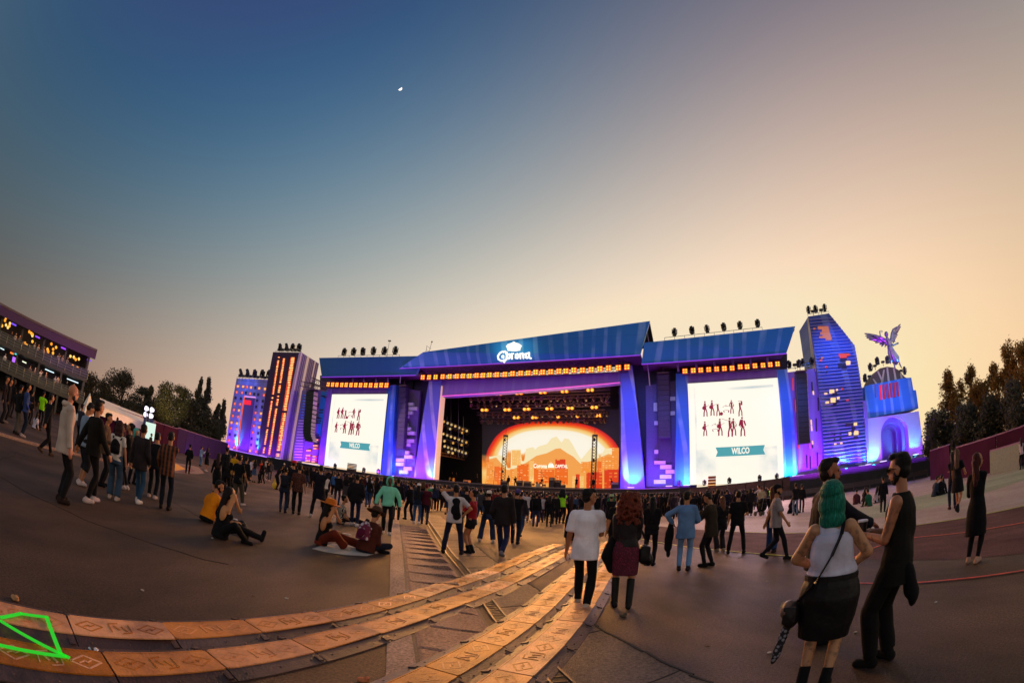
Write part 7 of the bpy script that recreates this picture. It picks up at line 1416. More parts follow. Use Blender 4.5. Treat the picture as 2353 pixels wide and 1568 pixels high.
add('striped', 'B', 250, 1050, 738, 75, 'seated person in pale striped top behind the orange hat woman', S_(Fm, sit='long', hair='bun', top=stripemat('b5a596', '3a302c', 80, 'X'), bot='0f0d10', sleeve=.6, shoe='181416', arms=('down', 'lap')), ht=1.0)
# ---------------- centre left
add('bigjacket', 'B', 430, 1085, 390, 2, 'broad man in dark bomber jacket and navy jeans, hands in pockets', S_(M_, hair='short', fat=1.18, top='161118', hem=-.12, thick=.03, sr=.026, bot='181c38', cut='reg', shoe='c0b2b4', legs='step', arms=('pocket', 'pocket')))
add('aqua', 'B', 862, 1195, 410, 178, 'man in mint green hooded jacket walking toward the camera', S_(M_, hair='none', hat='hood', hatc='6ccab0', top=printmat('5fbf9e', '7ad0b4', 60), hem=-.08, thick=.018, sr=.022, bot='120f16', cut='reg', shoe='c6b4a4', legs='step', arms=((.36, .04, -.06, 1), (.36, .04, -.06, 1)), skin='5a3a30'))
add('behindaqua', 'B', 990, 1000, 450, -5, 'dark clothed person right behind the mint hooded man', S_(M_, top='15121a', bot='100e14', hair='short'))
add('m43', 'B', 195, 800, 368, 10, 'man in black jacket and jeans above the brimmed hat woman', S_(M_, top='121016', bot='1e2d4a', arms=('fold', 'pocket'), hem=-.16))
add('m44', 'B', 310, 770, 392, 12, 'person in black with checked skirt left of the bomber jacket man', S_(Fm, hair='bob', hc='2a1a18', top='131015', bot=plaidmat('2a2026', '4a3a3c', '1a1418', 20), bot2='skirt', slen=.55, flare=.05, arms=('fold', 'fold')))
add('m45', 'B', 612, 832, 432, 5, 'person in black top and mid blue jeans right of the bomber jacket', S_(Fm, hair='bob', top='131016', bot='2c4474', cut='skinny', arms=('fold', 'down')))
add('m46', 'B', 722, 850, 432, 60, 'curly haired woman in black dress left of mint hooded man', S_(Fm, hair='wavy', hc='1d1112', top='100d11', bot='100d11', bot2='skirt', slen=.7, arms=('fold', 'hold')))
add('m47', 'B', 1165, 1005, 502, -40, 'person in black with crossbody bag right of the mint hooded man', S_(M_, top='141117', bot='100e13', legs='step', arms=('hold', 'down'), hpitch=10))
add('m48', 'B', 1265, 1055, 512, 3, 'woman with long dark hair, white cap and light blue jeans', S_(Fm, hair='vlong', hat='cap', hatc='d8d0da', top='141c2e', bot='2f4e7a', cut='skinny', shoe='d8ccc8', arms=('fold', 'fold')))
add('m49', 'B', 1370, 1060, 515, 2, 'person in maroon top and dark jeans beside the white cap woman', S_(M_, hair='short', hc='6a1a2a', top='4a1222', bot='1d2038', sleeve=.7, arms=('fold', 'down')))
add('m50', 'B', 1410, 905, 518, 0, 'person with green jacket shoulders behind the maroon top', S_(M_, top='1f7a48', bot='131218', arms=('fold', 'fold')))
add('m51', 'B', 1570, 880, 545, 0, 'man in black hoodie left of the white tee with black jacket', S_(M_, top='100e12', bot='0f0d11', arms=('fold', 'fold')))
add('whiteback', 'B', 1745, 1460, 525, 2, 'man in white tee with black jacket slung over his back, elbow raised', S_(M_, hair='quiff', legs='wide', top='c6bcc2', sleeve=.75, hem=-.14, thick=.016, bot='1a1c34', cut='reg', shoe='1b1418', arms=('head', 'hip'), skin='ab7048'))
add('redtop', 'B', 1985, 1452, 595, -72, 'woman in red top, black shorts and black ankle boots', S_(Fm, hair='bun', top='8e1620', sleeve=1.0, hem=0, bot='17121a', legcut=.5, cut='baggy', boots=.38, shoe='120f12', arms=('phone', 'phone'), skin='b5764e'))
add('behindred', 'B', 1905, 1170, 550, 0, 'person in black between the white tee man and red top woman', S_(M_, top='14121a', bot='131118', arms=('fold', 'fold')))
add('whitecap', 'B', 2200, 1300, 607, 5, 'woman in white cap and black top with legs apart in navy jeans', S_(Fm, hair='short', hat='cap', hatc='cfc0b6', legs='wide', top='120f15', sleeve=.7, bot='1d2844', cut='wide', shoe='b8a89e', arms=('fold', 'fold')))
add('redshirt', 'B', 2330, 1080, 575, 0, 'person in dark red shirt beyond the white cap woman', S_(M_, top='6e1418', bot='14131a'))
# ---------------- centre
add('darkjk', 'C', 235, 1190, 213, 14, 'man in charcoal jacket and navy jeans walking away with one heel raised', S_(M_, hair='short', legs='walk', top='231c1e', hem=-.15, thick=.028, sr=.022, bot='1c2448', cut='reg', shoe='6a6670', arms=('pocket', 'down')))
add('purplehair', 'C', 425, 1008, 268, 6, 'man with violet lit hair and black tee right of charcoal jacket man', S_(M_, hat='beanie', hatc='4a3a78', legs='step', top='0f0d12', sleeve=.8, hem=-.2, bot='151a30', cut='reg', shoe='17141a', arms=('down', 'fold')))
add('jeansbp', 'C', 480, 920, 300, 10, 'person in blue jeans stepping behind the violet haired man', S_(M_, legs='walk', top='2a222a', bot='22375e'))
add('packman', 'C', 700, 775, 318, 3, 'man with large black backpack and blue jeans in the crowd centre', S_(M_, top='131116', bot='233258', cut='reg', fat=1.1, thick=.03, arms=('fold', 'down'), hat='cap', hatc='3a2a26'))
add('whitemid', 'C', 775, 720, 345, -6, 'man in white tee right of the black backpack man', S_(M_, top='b7a7b0', sleeve=.7, bot='3a3048', arms=('down', 'fold')))
add('blkwoman', 'C', 882, 780, 355, 3, 'woman with dark hair in black jacket and leggings near centre', S_(Fm, hair='long', hc='2a1512', top='120f13', bot='15131c', cut='skinny', hem=-.25))
add('stripevest', 'C', 960, 745, 330, 0, 'steward in black vest with orange and white bands', S_(M_, top='1a1518', bot='121118', hair='short', arms=('down', 'down')))
add('hivis', 'C', 1050, 735, 272, 20, 'man with big dark hair in fluorescent yellow green vest', S_(M_, hair='curly', hc='0f0c0e', top='a2f02a', sleeve=.3, bot='100e13', arms=('fold', 'down')))
add('longred', 'C', 1160, 965, 362, 4, 'woman with long dark red hair in long black dress left of white tee man', S_(Fm, hair='vlong', hc='3a1716', top='0e0c0f', bot='0e0c0f', bot2='skirt', slen=.82, flare=.04, arms=('fold', 'fold')))
add('whitetee', 'V', 1334, 1396, 1120, 12, 'man in plain white tee, black trousers and white sneakers in the centre foreground', S_(M_, hair='short', hc='140e0e', top='e6dfea', sleeve=.85, hem=-.20, thick=.016, sr=.020, bell=.0, bot='0f0d10', cut='reg', shoe='b09a8a', legs='step', arms=('down', 'cup'), hyaw=-48, skin='9a6244'))
add('curly', 'V', 1428, 1396, 1127, -4, 'woman with big red lit curly hair, leather jacket, burgundy skirt and knee boots', S_(Fm, hair='curly', hc='74301f', top=cloth('1a151a', leather=True), hem=.0, thick=.024, sr=.02, bot=printmat('7a1c40', '4e1028', 40), bot2='skirt', slen=.42, boots=.88, heel=1, shoe=cloth('0e0b0d', leather=True), legs='contra', arms=('front', 'front'), hyaw=20, skin='b87c58'))  # hair colour reddened to carry the stage light on it
add('bigblack', 'C', 1775, 1312, 335, -20, 'large man in black tee behind the curly haired woman', S_(M_, fat=1.2, legs='step', top='0f0c10', sleeve=.85, hem=-.2, bot='0f0d11', shoe='7a3a3a', arms=('down', 'fold')))
add('sweater', 'V', 1491, 1298, 1139, 3, 'woman with long black hair in black sweater and leggings holding a bag', S_(Fm, hair='vlong', hc='0f0b0c', top='100d10', hem=-.02, thick=.03, sr=.024, bot='14121c', cut='skinny', shoe='121014', legs='contra', arms=('front', 'front')))
add('hatgreen', 'C', 1700, 870, 342, 5, 'man in pale patterned bucket hat and black tee', S_(M_, hat='bucket', hatc='9aa880', top='120f13', sleeve=.8, bot='131118', arms=('fold', 'fold')))
add('whitebeyond', 'C', 1790, 780, 380, 0, 'person in white top beyond the bucket hat man', S_(M_, top='b6a6b0', bot='17151c'))
# ---------------- right of centre
add('denim', 'V', 1569, 1310, 1126, 3, 'man in denim shirt and light blue jeans, seen from behind', S_(M_, hair='short', fat=1.08, top='5c7ca8', hem=-.22, thick=.018, sr=.016, bot='6c8db8', cut='reg', shoe='2a2024', arms=((.30, .10, .10, 1), 'hold'), hyaw=-25, skin='a8704e'))
add('army', 'V', 1628, 1300, 1128, -68, 'man in olive jacket looking down at his phone', S_(M_, hair='quiff', legs='contra', top='2e241c', hem=-.24, thick=.026, sr=.022, bot='17131a', cut='skinny', shoe='141012', hpitch=26, arms=('phone', 'phone'), lean=5))
add('furhood', 'D', 1225, 1335, 448, -30, 'woman with fur trimmed hood behind the olive jacket man', S_(Fm, hair='long', hc='7a4a34', top='1a161b', hem=-.25, thick=.03, bot='2a2428', cut='wide', shoe='8a7a66', arms=('pocket', 'pocket')))
add('waistjk', 'D', 1480, 1370, 352, 2, 'man in black tee with a jacket tied at his waist, legs apart', S_(M_, hair='short', legs='wide', top='100d11', sleeve=.85, hem=-.15, thick=.02, bot='100e12', shoe='1c1516', arms=('down', 'hold'), fat=1.05))
add('polo', 'D', 2090, 1480, 252, 82, 'bearded man in cap and striped polo walking right', S_(M_, hat='cap', hatc='141216', beard=1, legs='walk2', top=stripemat('b0a0a2', '4a4248', 80), sleeve=.85, hem=-.16, thick=.016, bot='14121c', cut='skinny', shoe='120f12', arms=('swingb', 'swingf'), fat=1.08))
add('redhair', 'D', 2040, 1350, 278, 12, 'woman with long auburn hair behind the striped polo man', S_(Fm, hair='vlong', hc='5a2a1e', top='15111a', bot='233a66', cut='wide', shoe='1c171a', legs='step', arms=('fold', 'hold')))
add('vestman', 'D', 1890, 745, 288, 4, 'man in cream vest standing behind a stroller', S_(M_, top='b09a7c', bot='14121a', sleeve=.8, hc='5a3420', arms=('down', 'hold')))
add('whitereach', 'D', 1860, 700, 245, -60, 'man in white shirt reaching out toward the barrier', S_(M_, top='c0b0b8', bot='1b1820', arms=('point', 'hold'), lean=8))
add('bluetee', 'D', 385, 690, 392, 0, 'person in bright blue tee in the crowd left of the denim shirt', S_(M_, top='2f6fc0', sleeve=.7, bot='2a4470'))
add('brownjk', 'D', 250, 700, 395, 0, 'man in brown collared jacket in the crowd right of curly haired woman', S_(M_, top='3a2322', bot='17151b', collar=1))
add('longblack', 'D', 510, 715, 398, -20, 'woman with long dark hair in black beside the denim shirt man', S_(Fm, hair='vlong', hc='1b1015', top='140f17', bot='1a1822'))
add('blonde', 'D', 905, 725, 388, 10, 'blonde woman between the denim shirt man and olive jacket man', S_(Fm, hair='bob', hc='b99a86', top='1c161c', bot='1d1a22'))
for i, (x, y, t, c_, lab) in enumerate(((1005, 770, 345, '17131c', 'tall dark figure left of the olive jacket man'), (1110, 740, 348, '1a1620', 'dark figure with short hair above the fur hood'), (1180, 740, 330, '14111a', 'dark haired person above the fur hood woman'), (1245, 760, 335, '241c28', 'plum coated person right of the fur hood'), (1325, 770, 335, '1a1a2c', 'navy coated person right of the fur hood'), (1700, 760, 320, '1f1a22', 'person with rim lit curly hair behind the black tee man'), (170, 700, 385, '231a20', 'grey coated person left of the brown collared jacket'), (290, 690, 372, '2a1c22', 'person in plum behind the brown jacket man'), (80, 690, 400, '5a4a50', 'pale grey topped person near curly haired woman'))):
    add('rm%d' % i, 'D', x, y, t, random.choice((0, 8, -12)), lab, S_(M_ if i % 2 else Fm, hair=random.choice(('short', 'long', 'bob')), top=c_, bot='15131a'))
add('sitD', 'D', 1400, 815, 552, 70, 'person in black sitting on the pale paving, knees raised', S_(M_, sit='knees', top='1c171c', bot='131018', arms=('lap', 'lap')))
add('guardsit', 'D', 2040, 560, 312, 180, 'steward in neon vest seated behind the barrier', S_(M_, top='8af020', bot='1a1820', arms=('fold', 'fold')))
# ---------------- right foreground
add('green', 'V', 1862, 1583, 1098, 6, 'woman with green hair, white tank top and black leather skirt', S_(Fm, hair='bob', hc='137a66', fat=1.34, tilt=-3, tank=1, top='c2bcd0', hem=-.02, thick=.012, bot=cloth('100d10', leather=True), bot2='skirt', slen=.44, flare=-.015, boots=.30, shoe='100e10', arms=((.13, .20, .10, 1), (.13, .20, .06, 1)), skin='tb5805c', legs='stand'))
add('beard', 'V', 1868, 1474, 1050, 66, 'greying bearded man in navy jacket and patterned shirt behind green haired woman', S_(M_, hair='quiff', hc='1c1414', beard=1, longbeard=1, fat=1.22, top='14121c', hem=-.20, thick=.03, sr=.026, bot='16243c', cut='reg', shoe='16161c', arms=('down', (.10, .44, .16, 0)), hyaw=-14, skin='9a5c44', front=printmat('a09098', '5a3038', 16)))
add('sunglass', 'V', 2020, 1522, 1036, -72, 'man in sunglasses and sleeveless black top holding a dark cup', S_(M_, hair='quiff', hc='0e0a0a', beard=1, glasses=1, fat=1.05, top='15120f', sleeve=0, hem=-.22, thick=.016, bot='0e0c0d', cut='baggy', boots=.2, shoe='0f0c0c', legs='contra', arms=('cup', 'cup'), skin='ta3684a', curl=1.1))
add('coat', 'V', 2233, 1293, 1038, 18, 'red haired woman in long black coat and slim trousers at right', S_(Fm, hair='wavy', hc='4a1a16', top='0f0c0e', hem=-.48, bell=.04, thick=.02, sr=.016, bot='110f13', cut='skinny', shoe='b08a78', arms=('cup', 'fold'), hyaw=-50))
add('w88', 'b5', 1262, 478, 62, 20, 'woman in short black dress and boots walking right beyond the black coat', S_(Fm, hair='wavy', hc='6a4a3a', legs='walk', top='131015', sleeve=.6, bot='131015', bot2='skirt', slen=.35, flare=.05, boots=.3, shoe='141012', arms=('swingf', 'hold')))
add('w89', 'b5', 1232, 450, 85, -10, 'woman in dark clothes left of the short dress woman', S_(Fm, hair='long', top='15131a', bot='1a2036', shoe='3a1a20', arms=('fold', 'fold')))
add('s90', 'b5', 1115, 370, 235, 60, 'person in slate top sitting on the turf strip', S_(M_, sit='knees', top='2a3244', bot='15131a', arms=('lap', 'lap')), ht=1.1)
add('s90b', 'b5', 1150, 362, 222, 40, 'person in black sitting right beside the slate topped sitter', S_(M_, sit='knees', top='121014', bot='15131a', arms=('lap', 'lap')), ht=1.1)
add('s90c', 'b5', 1180, 350, 225, -50, 'person in white sitting behind the two turf sitters', S_(Fm, sit='knees', top='bcb2be', bot='3a343a', arms=('lap', 'lap')), ht=1.1)
add('w91', 'b5', 1680, 195, -8, -20, 'person in white top at the top of the pale paving, right edge', S_(Fm, top='c0a8b4', bot='15121a', arms=('fold', 'fold')))
add('w92', 'b5', 1476, 112, 38, 0, 'distant dark figure near the right hoarding', S_(M_, top='141016', bot='121016'))
add('w93', 'b5', 1530, 108, 34, 0, 'second distant dark figure closer to the right edge', S_(Fm, top='151118', bot='121016'))
add('w94', 'b5', 1180, 158, 104, 180, 'steward in neon vest near the right end of the barrier', S_(M_, top='8af020', bot='131118'))
add('w95', 'b5', 680, 268, 208, 180, 'steward in neon vest standing behind the barrier below the blue tower', S_(M_, top='a8f030', bot='131118', arms=('fold', 'fold')))
add('w96', 'b5', 222, 490, 282, -10, 'man in black top and pale jeans behind the striped polo man', S_(M_, top='17131a', bot='6a7898', sleeve=.7, arms=('fold', 'fold')))
add('w97', 'b5', 262, 470, 290, 10, 'dark figure right of the pale jeans man', S_(M_, top='1a151c', bot='17141c'))
add('w98', 'b5', 188, 478, 362, 120, 'seated person with a glowing tablet near the pale jeans man', S_(Fm, sit='knees', top='1c1a2a', bot='14131c', arms=('lap', 'lap')))
for i, (x, y, t, c_, lab) in enumerate(((610, 420, 368, '4a2430', 'seated person in dark red right of the navy jacket man'), (660, 402, 320, '15121a', 'seated dark haired person in black right of the navy jacket man'), (700, 432, 350, '1f5a44', 'seated person in green top near the raised cup'), (742, 412, 288, 'a8a0b0', 'person in pale shirt sitting near the raised cup'), (772, 405, 280, '2a2430', 'seated person in plum beside the pale shirt sitter'))):
    add('st%d' % i, 'b5', x, y, t, random.choice((60, -40, 20)), lab, S_(Fm if i % 2 else M_, sit='knees', top=c_, bot='15131a', arms=('lap', 'lap')), ht=1.05)
add('purse', 'b5', 785, 470, 275, 5, 'dark coated person half hidden by the sunglasses man', S_(M_, top='14111a', bot='131118', hem=-.25))
# ================================================================== THINGS PEOPLE CARRY
def TT(k, v): o, fg, Mx, s = PE[k]; return Mx(v)
def bits_at(k, bits):
    o, fg, Mx, s = PE[k]; return [([Mx(v) for v in V], f) for V, f in bits]
def carry(name, k, parts, lab, cat, group=None):
    """parts: (name, bits, material, smooth voxel or None) in the person's local coordinates"""
    o, fg, Mx, s = PE[k]; first = parts[0][1][0][0][0]; base = Mx(first); t = Thing(name, lab, cat, base, group)
    for nm, bits, m, vox in parts:
        W_ = bits_at(k, bits)
        if vox:
            me = remesh(W_, vox, 2, .006, 9, False); me.transform(Matrix.Translation(-base)); obj(nm, me, m, t.e)
        else: t.part(nm, W_, m)
    return t
def J(k): return PE[k][1]['J']
BLK = cloth('0f0d10'); BLKL = cloth('141114', leather=True)
def backpack(k, lab, m, sc=1.0, low=0, m2=None):
    j = J(k); T = j['T']; R = j['R']; c = T(0, -.21, .24-low); q = [ell(c, (.145*sc, .085*sc, .20*sc), R), box(c+R@Vector((0, .02, -.04)), (.26*sc, .13*sc, .28*sc), R)]
    q2 = [ell(c+R@Vector((0, -.07, -.06))*sc, (.10*sc, .045*sc, .10*sc), R)]
    st = [bar(T(s*.10, -.12, .40), T(s*.12, .02, .50), .035, .012) for s in (-1, 1)]+[bar(T(s*.12, .02, .505), T(s*.13, .11, .34), .035, .012) for s in (-1, 1)]
    carry('backpack', k, [('bag', q, m, .014), ('pocket', q2, m2 or m, .014), ('strap', st[:1]+st[2:3], m, None), ('strap', st[1:2]+st[3:], m, None)], lab, 'backpack')
backpack('backpackgirl', 'small black backpack on the woman in white tee', BLK, .85)
backpack('packman', 'large black backpack on the man in the crowd centre', BLK, 1.15)
backpack('darkpack', 'dark navy backpack on the person left of the rust shirt', cloth('1a1b26'), 1.0)
backpack('hatman', 'white and crimson patterned backpack on the seated brimmed hat man', printmat('c8c0c8', '6a1a3a', 9), 1.0, -.02, cloth('5a1230'))
# jacket slung over the back of the white tee man
j = J('whiteback'); T = j['T']; R = j['R']
carry('jacket', 'whiteback', [('cloth', [ell(T(.02, -.15, .40), (.10, .05, .09), R), caps(T(.03, -.165, .38), .07, T(.05, -.175, .12), .085), ell(T(.06, -.17, .05), (.10, .05, .12), R), ell(T(-.02, -.16, .18), (.08, .045, .12), R)], BLK, .014)], 'black jacket slung over the back of the white tee man', 'jacket')
# green haired woman: strap, bag, belt
j = J('green'); T = j['T']; R = j['R']; f = 1.42
sp = [T(.10, .0, .50), T(.09, -.13, .40), T(.02, -.175, .25), T(-.10, -.195, .06), T(-.25, -.08, -.10)]
bagc = j['P']+Vector((-.29, -.04, -.24))
carry('shoulder_bag', 'green', [('strap', [bar(a, b+(b-a)*.05, .030, .012) for a, b in zip(sp, sp[1:])], BLKL, None), ('bag', [ell(bagc, (.075, .14, .12)), box(bagc+Vector((0, 0, .02)), (.11, .24, .14))], cloth('1c1517', leather=True), .012),
      ('flap', [ell(bagc+Vector((-.035, -.02, .05)), (.06, .11, .075))], cloth('6a5048', leather=True), .012), ('scarf', [caps(bagc+Vector((-.03, 0, -.1)), .045, bagc+Vector((-.07, -.03, -.34)), .035), caps(bagc+Vector((-.07, -.03, -.34)), .035, bagc+Vector((-.09, -.03, -.42)), .022)], printmat('8a8490', '17131a', 30), .012),
      ('stud', [sphere_bit(bagc+Vector((-.09, -.06+i*.03, .10-abs(i-2)*.01)), .008, 6, 5) for i in range(5)]+[sphere_bit(sp[3]+Vector((0, -.015, 0)), .012, 6, 5)], mat((.7, .55, .3), .2, 1, None, 1, 0), None)], 'black studded shoulder bag with scarf hanging at the green haired woman\'s hip', 'bag')
carry('belt', 'green', [('belt', [ngrid([[j['P']+Vector(((.229+.0)*math.cos(q), .174*math.sin(q), z)) for q in [2*math.pi*i/20 for i in range(20)]] for z in (.045, .085)])], BLKL, None)], 'black belt around the waist of the green haired woman', 'belt')
# cup held by the man in sunglasses
j = J('sunglass'); c = (j['wr'][0]+j['wr'][1])/2+Vector((0, .075, .0))
def cupbits(c, r=.045, h=.14): return [ngrid([[c+Vector((rr*math.cos(q), rr*math.sin(q), z)) for q in [2*math.pi*i/16 for i in range(16)]] for z, rr in ((0, r*.72), (h, r))])], [ngrid([[c+Vector((rr*math.cos(q), rr*math.sin(q), z)) for q in [2*math.pi*i/16 for i in range(16)]] for z, rr in ((h, r*1.08), (h+.012, r*1.08), (h+.018, r*.9))])]
c1, c2 = cupbits(c-Vector((0, 0, .04))); carry('drink_cup', 'sunglass', [('cup', c1, mat((.01, .01, .012), .3), None), ('lid', c2, mat((.75, .7, .72), .3, 0, None, 1, 0), None)], 'black cup with white lid in the hands of the sunglasses man', 'cup')
P = j['P']; carry('jacket', 'sunglass', [('cloth', [caps(P+Vector((-.06, -.13, -.10)), .06, P+Vector((.0, -.17, -.30)), .07), ell(P+Vector((.0, -.20, -.34)), (.07, .05, .09))], BLK, .014)], 'black jacket tied at the waist of the sunglasses man', 'jacket')
# tattoo sleeves as dark patches on his arm (printed band meshes)
# curly woman's bag and coat
j = J('curly'); P = j['P']
carry('handbag', 'curly', [('bag', [ell(P+Vector((.25, .02, -.12)), (.09, .11, .15)), box(P+Vector((.27, .03, -.10)), (.14, .20, .22)), ell(P+Vector((.33, .04, -.20)), (.07, .09, .10))], BLKL, .014), ('strap', [bar(P+Vector((.17, 0, .30)), P+Vector((.30, .02, .02)), .03, .012)], BLKL, None)], 'big black bag hanging on the right arm of the curly haired woman', 'bag')
carry('coat', 'curly', [('cloth', [caps(P+Vector((-.20, .08, .10)), .06, P+Vector((-.27, .04, -.14)), .09), caps(P+Vector((-.27, .04, -.14)), .09, P+Vector((-.20, .03, -.36)), .045)], BLK, .014)], 'black folded coat over the left forearm of the curly haired woman', 'jacket')
# dark jacket hanging from the denim man's left hand
j = J('denim'); w0 = j['wr'][0]
carry('jacket', 'denim', [('cloth', [caps(w0+Vector((-.03, .02, .02)), .05, w0+Vector((-.06, .02, -.22)), .10), caps(w0+Vector((-.06, .02, -.22)), .10, w0+Vector((-.08, .02, -.55)), .085), ell(w0+Vector((-.06, .02, -.66)), (.05, .05, .10))], BLK, .015)], 'long dark jacket hanging from the denim shirt man\'s left hand', 'jacket')
def phone(k, lab):
    j = J(k); c = (j['wr'][0]+j['wr'][1])/2+j['R']@Vector((0, .09, .05)); carry('phone', k, [('case', [box(c, (.075, .012, .15), RX(rad(-35)))], BLK, None), ('screen', [box(c+Vector((0, -.009, .004)), (.066, .004, .13), RX(rad(-35)))], glow('c8d4f0', .8), None)], lab, 'phone')
for k, lab in (('army', 'phone in the hands of the olive jacket man'), ('redtop', 'phone held by the woman in red top'), ('blacktee', 'phone raised by the long black tee man'), ('blueshirt', 'phone of the man in light blue shirt')): phone(k, lab)
# ground items near the sitters
def gi(c, x, y): return gnd(*cv(c, x, y))
for c, x, y, lab in (('A', 1110, 1275, 'black paper cup with white rim before the seated dark haired woman'), ('A', 955, 1075, 'dark cup with pale lid beside the orange shirt man')):
    p = gi(c, x, y); c1, c2 = cupbits(p, .05, .13); t = Thing('drink_cup', lab, 'cup', p); t.part('cup', c1, mat((.012, .01, .012), .35)); t.part('lid', c2, mat((.72, .66, .6), .4, 0, None, 1, 0))
p = gi('A', 1040, 1180); t = Thing('handbag', 'black leather handbag on the ground beside the seated dark haired woman', 'bag', p)
me = remesh([ell(p+Vector((0, 0, .13)), (.13, .10, .15)), ell(p+Vector((.06, -.05, .07)), (.14, .10, .09))], .014, 2, .006, 8, False); me.transform(Matrix.Translation(-p)); obj('bag', me, BLKL, t.e); t.part('flap', [box(p+Vector((0, -.06, .22)), (.18, .10, .03))], BLKL)
sh_ = [gi('B', *q) for q in ((-130, 1395), (60, 1440), (300, 1475), (600, 1490), (760, 1450), (560, 1400), (300, 1330), (40, 1340))]
solo('ground_sheet', [prism([(q.x, q.y, .006) for q in sh_], (0, 0, .008))], mat((.45, .40, .36), .7, 0, None, 1, .2, .5, 20), 'pale sheet spread under the two people in brimmed hats', 'ground sheet')
p = gi('B', 320, 1320); solo('paper_bag', [prism([p+Vector((-.09, -.06, 0)), p+Vector((.09, -.06, 0)), p+Vector((.09, .06, 0)), p+Vector((-.09, .06, 0))], (0.01, 0, .24))], mat((.62, .5, .42), .8, 0, None, 1, .2, .5, 20), 'crumpled pale paper bag between the two people in hats', 'bag')
p = gi('A', 1478, 590); solo('yellow_bag', [ell(p+Vector((0, 0, .22)), (.16, .10, .22), None, 10, 7), bar(p+Vector((-.05, 0, .4)), p+Vector((0, 0, .6)), .03), bar(p+Vector((.05, 0, .4)), p+Vector((0, 0, .6)), .03)], mat((.85, .5, .02), .5, 0, None, 1, .2), 'bright yellow bag held low by the bending person', 'bag')
# stroller by the cream vest man
p = gi('D', 1905, 760); t = Thing('stroller', 'black stroller parked before the man in cream vest', 'stroller', p)
t.part('seat', [ell(p+Vector((0, 0, .55)), (.28, .35, .30), None, 12, 8)], BLK); t.part('canopy', [ell(p+Vector((.05, .1, .85)), (.30, .28, .22), None, 12, 8)], BLK)
for dx, dy in ((-.3, -.3), (.3, -.3), (-.3, .35), (.3, .35)): t.part('wheel', [tube(p+Vector((dx-.03, dy, .14)), .14, p+Vector((dx+.03, dy, .14)), .14, 14)], BLACK)
t.part('handle', [tube(p+Vector((-.25, -.3, .4)), .018, p+Vector((-.25, -.5, 1.05)), .018, 6), tube(p+Vector((.25, -.3, .4)), .018, p+Vector((.25, -.5, 1.05)), .018, 6), tube(p+Vector((-.25, -.5, 1.05)), .018, p+Vector((.25, -.5, 1.05)), .018, 6)], STEEL)
# small litter on the asphalt
for i in range(26):
    x = random.uniform(60, 2250); y = random.uniform(1230, 1540); q = gnd(x, y)
    if -3.6 < q.x < 4 and q.y < 12 and abs(x-1150) < 330: continue
    solo('litter_scrap', [ell(q+Vector((0, 0, .008)), (.03, .02, .008), None, 6, 4)], cloth(random.choice(('b8a898', '8a6a50', 'c8c0b8'))), 'tiny scrap of litter on the open asphalt', 'litter', 'tiny scraps scattered over the asphalt')
# ================================================================== THE CROWD
vs = [W(), W(hair='quiff', arms=('fold', 'fold')), W(arms=('pocket', 'pocket'), hem=-.17, thick=.025, sr=.02), W(fem=1, hair='long', arms=('fold', 'down')), W(fem=1, hair='vlong', arms=('fold', 'fold'), cut='skinny'), W(fem=1, hair='bun', arms=('phone', 'fold'), sleeve=.6),
      W(hat='cap', arms=('down', 'fold'), sleeve=.8), W(fem=1, hair='bob', bot2='skirt', slen=.5, flare=.05, arms=('fold', 'fold')), W(legs='wide', arms=('phonehi', 'phone'), sleeve=.8), W(fat=1.2, arms=('pocket', 'fold'), hem=-.18), W(legs='walk', arms=('swingf', 'swingb')), W(fem=1, hair='wavy', hat='beanie', arms=('fold', 'fold'), thick=.025), W(arms=('up', 'fold'), sleeve=.7), W(hat='bucket', arms=('fold', 'fold')), W(hair='curly', arms=('down', 'down'), sleeve=.8)]
VR = [variant(v) for v in vs]
for v in VR[-1:]: pass
TC = {'black': ('121014', '1a161b', '141218'), 'grey': ('3a363c', '4a444c'), 'navy': ('1a2038', '222a48'), 'brown': ('3a2620', '4a3226'), 'maroon': ('4a1420', '5a1a1e'), 'white': ('b8aab0', 'c2b6b8'), 'blue': ('35568c', '5a7ab0'), 'red': ('9a1c1c', 'b0281e'), 'green': ('1e5a3c', '2c6a4a'), 'denim': ('3a5078', '2c4064')}
PR = (['black']*9+['grey']*3+['navy']*3+['brown']*2+['maroon']+['white']*2+['blue']+['red']+['denim']+['green'])
HC_ = ['120d0c']*6+['2a1814', '3a2018', '1a1210', '5a3a26']
SKN = ['a8704e', 'b47a56', '8e5c40', 'c08a66']
HN = {'short': 'short hair', 'quiff': 'short hair', 'long': 'long hair', 'vlong': 'very long hair', 'bun': 'tied up hair', 'bob': 'bobbed hair', 'wavy': 'a beanie', 'curly': 'big curly hair'}
zones = lambda x: 'left towers' if x < 740 else 'left video screen' if x < 905 else 'left stage wing' if x < 1120 else 'glowing backdrop' if x < 1430 else 'right stage leg' if x < 1570 else 'right video screen' if x < 1810 else 'blue tower'
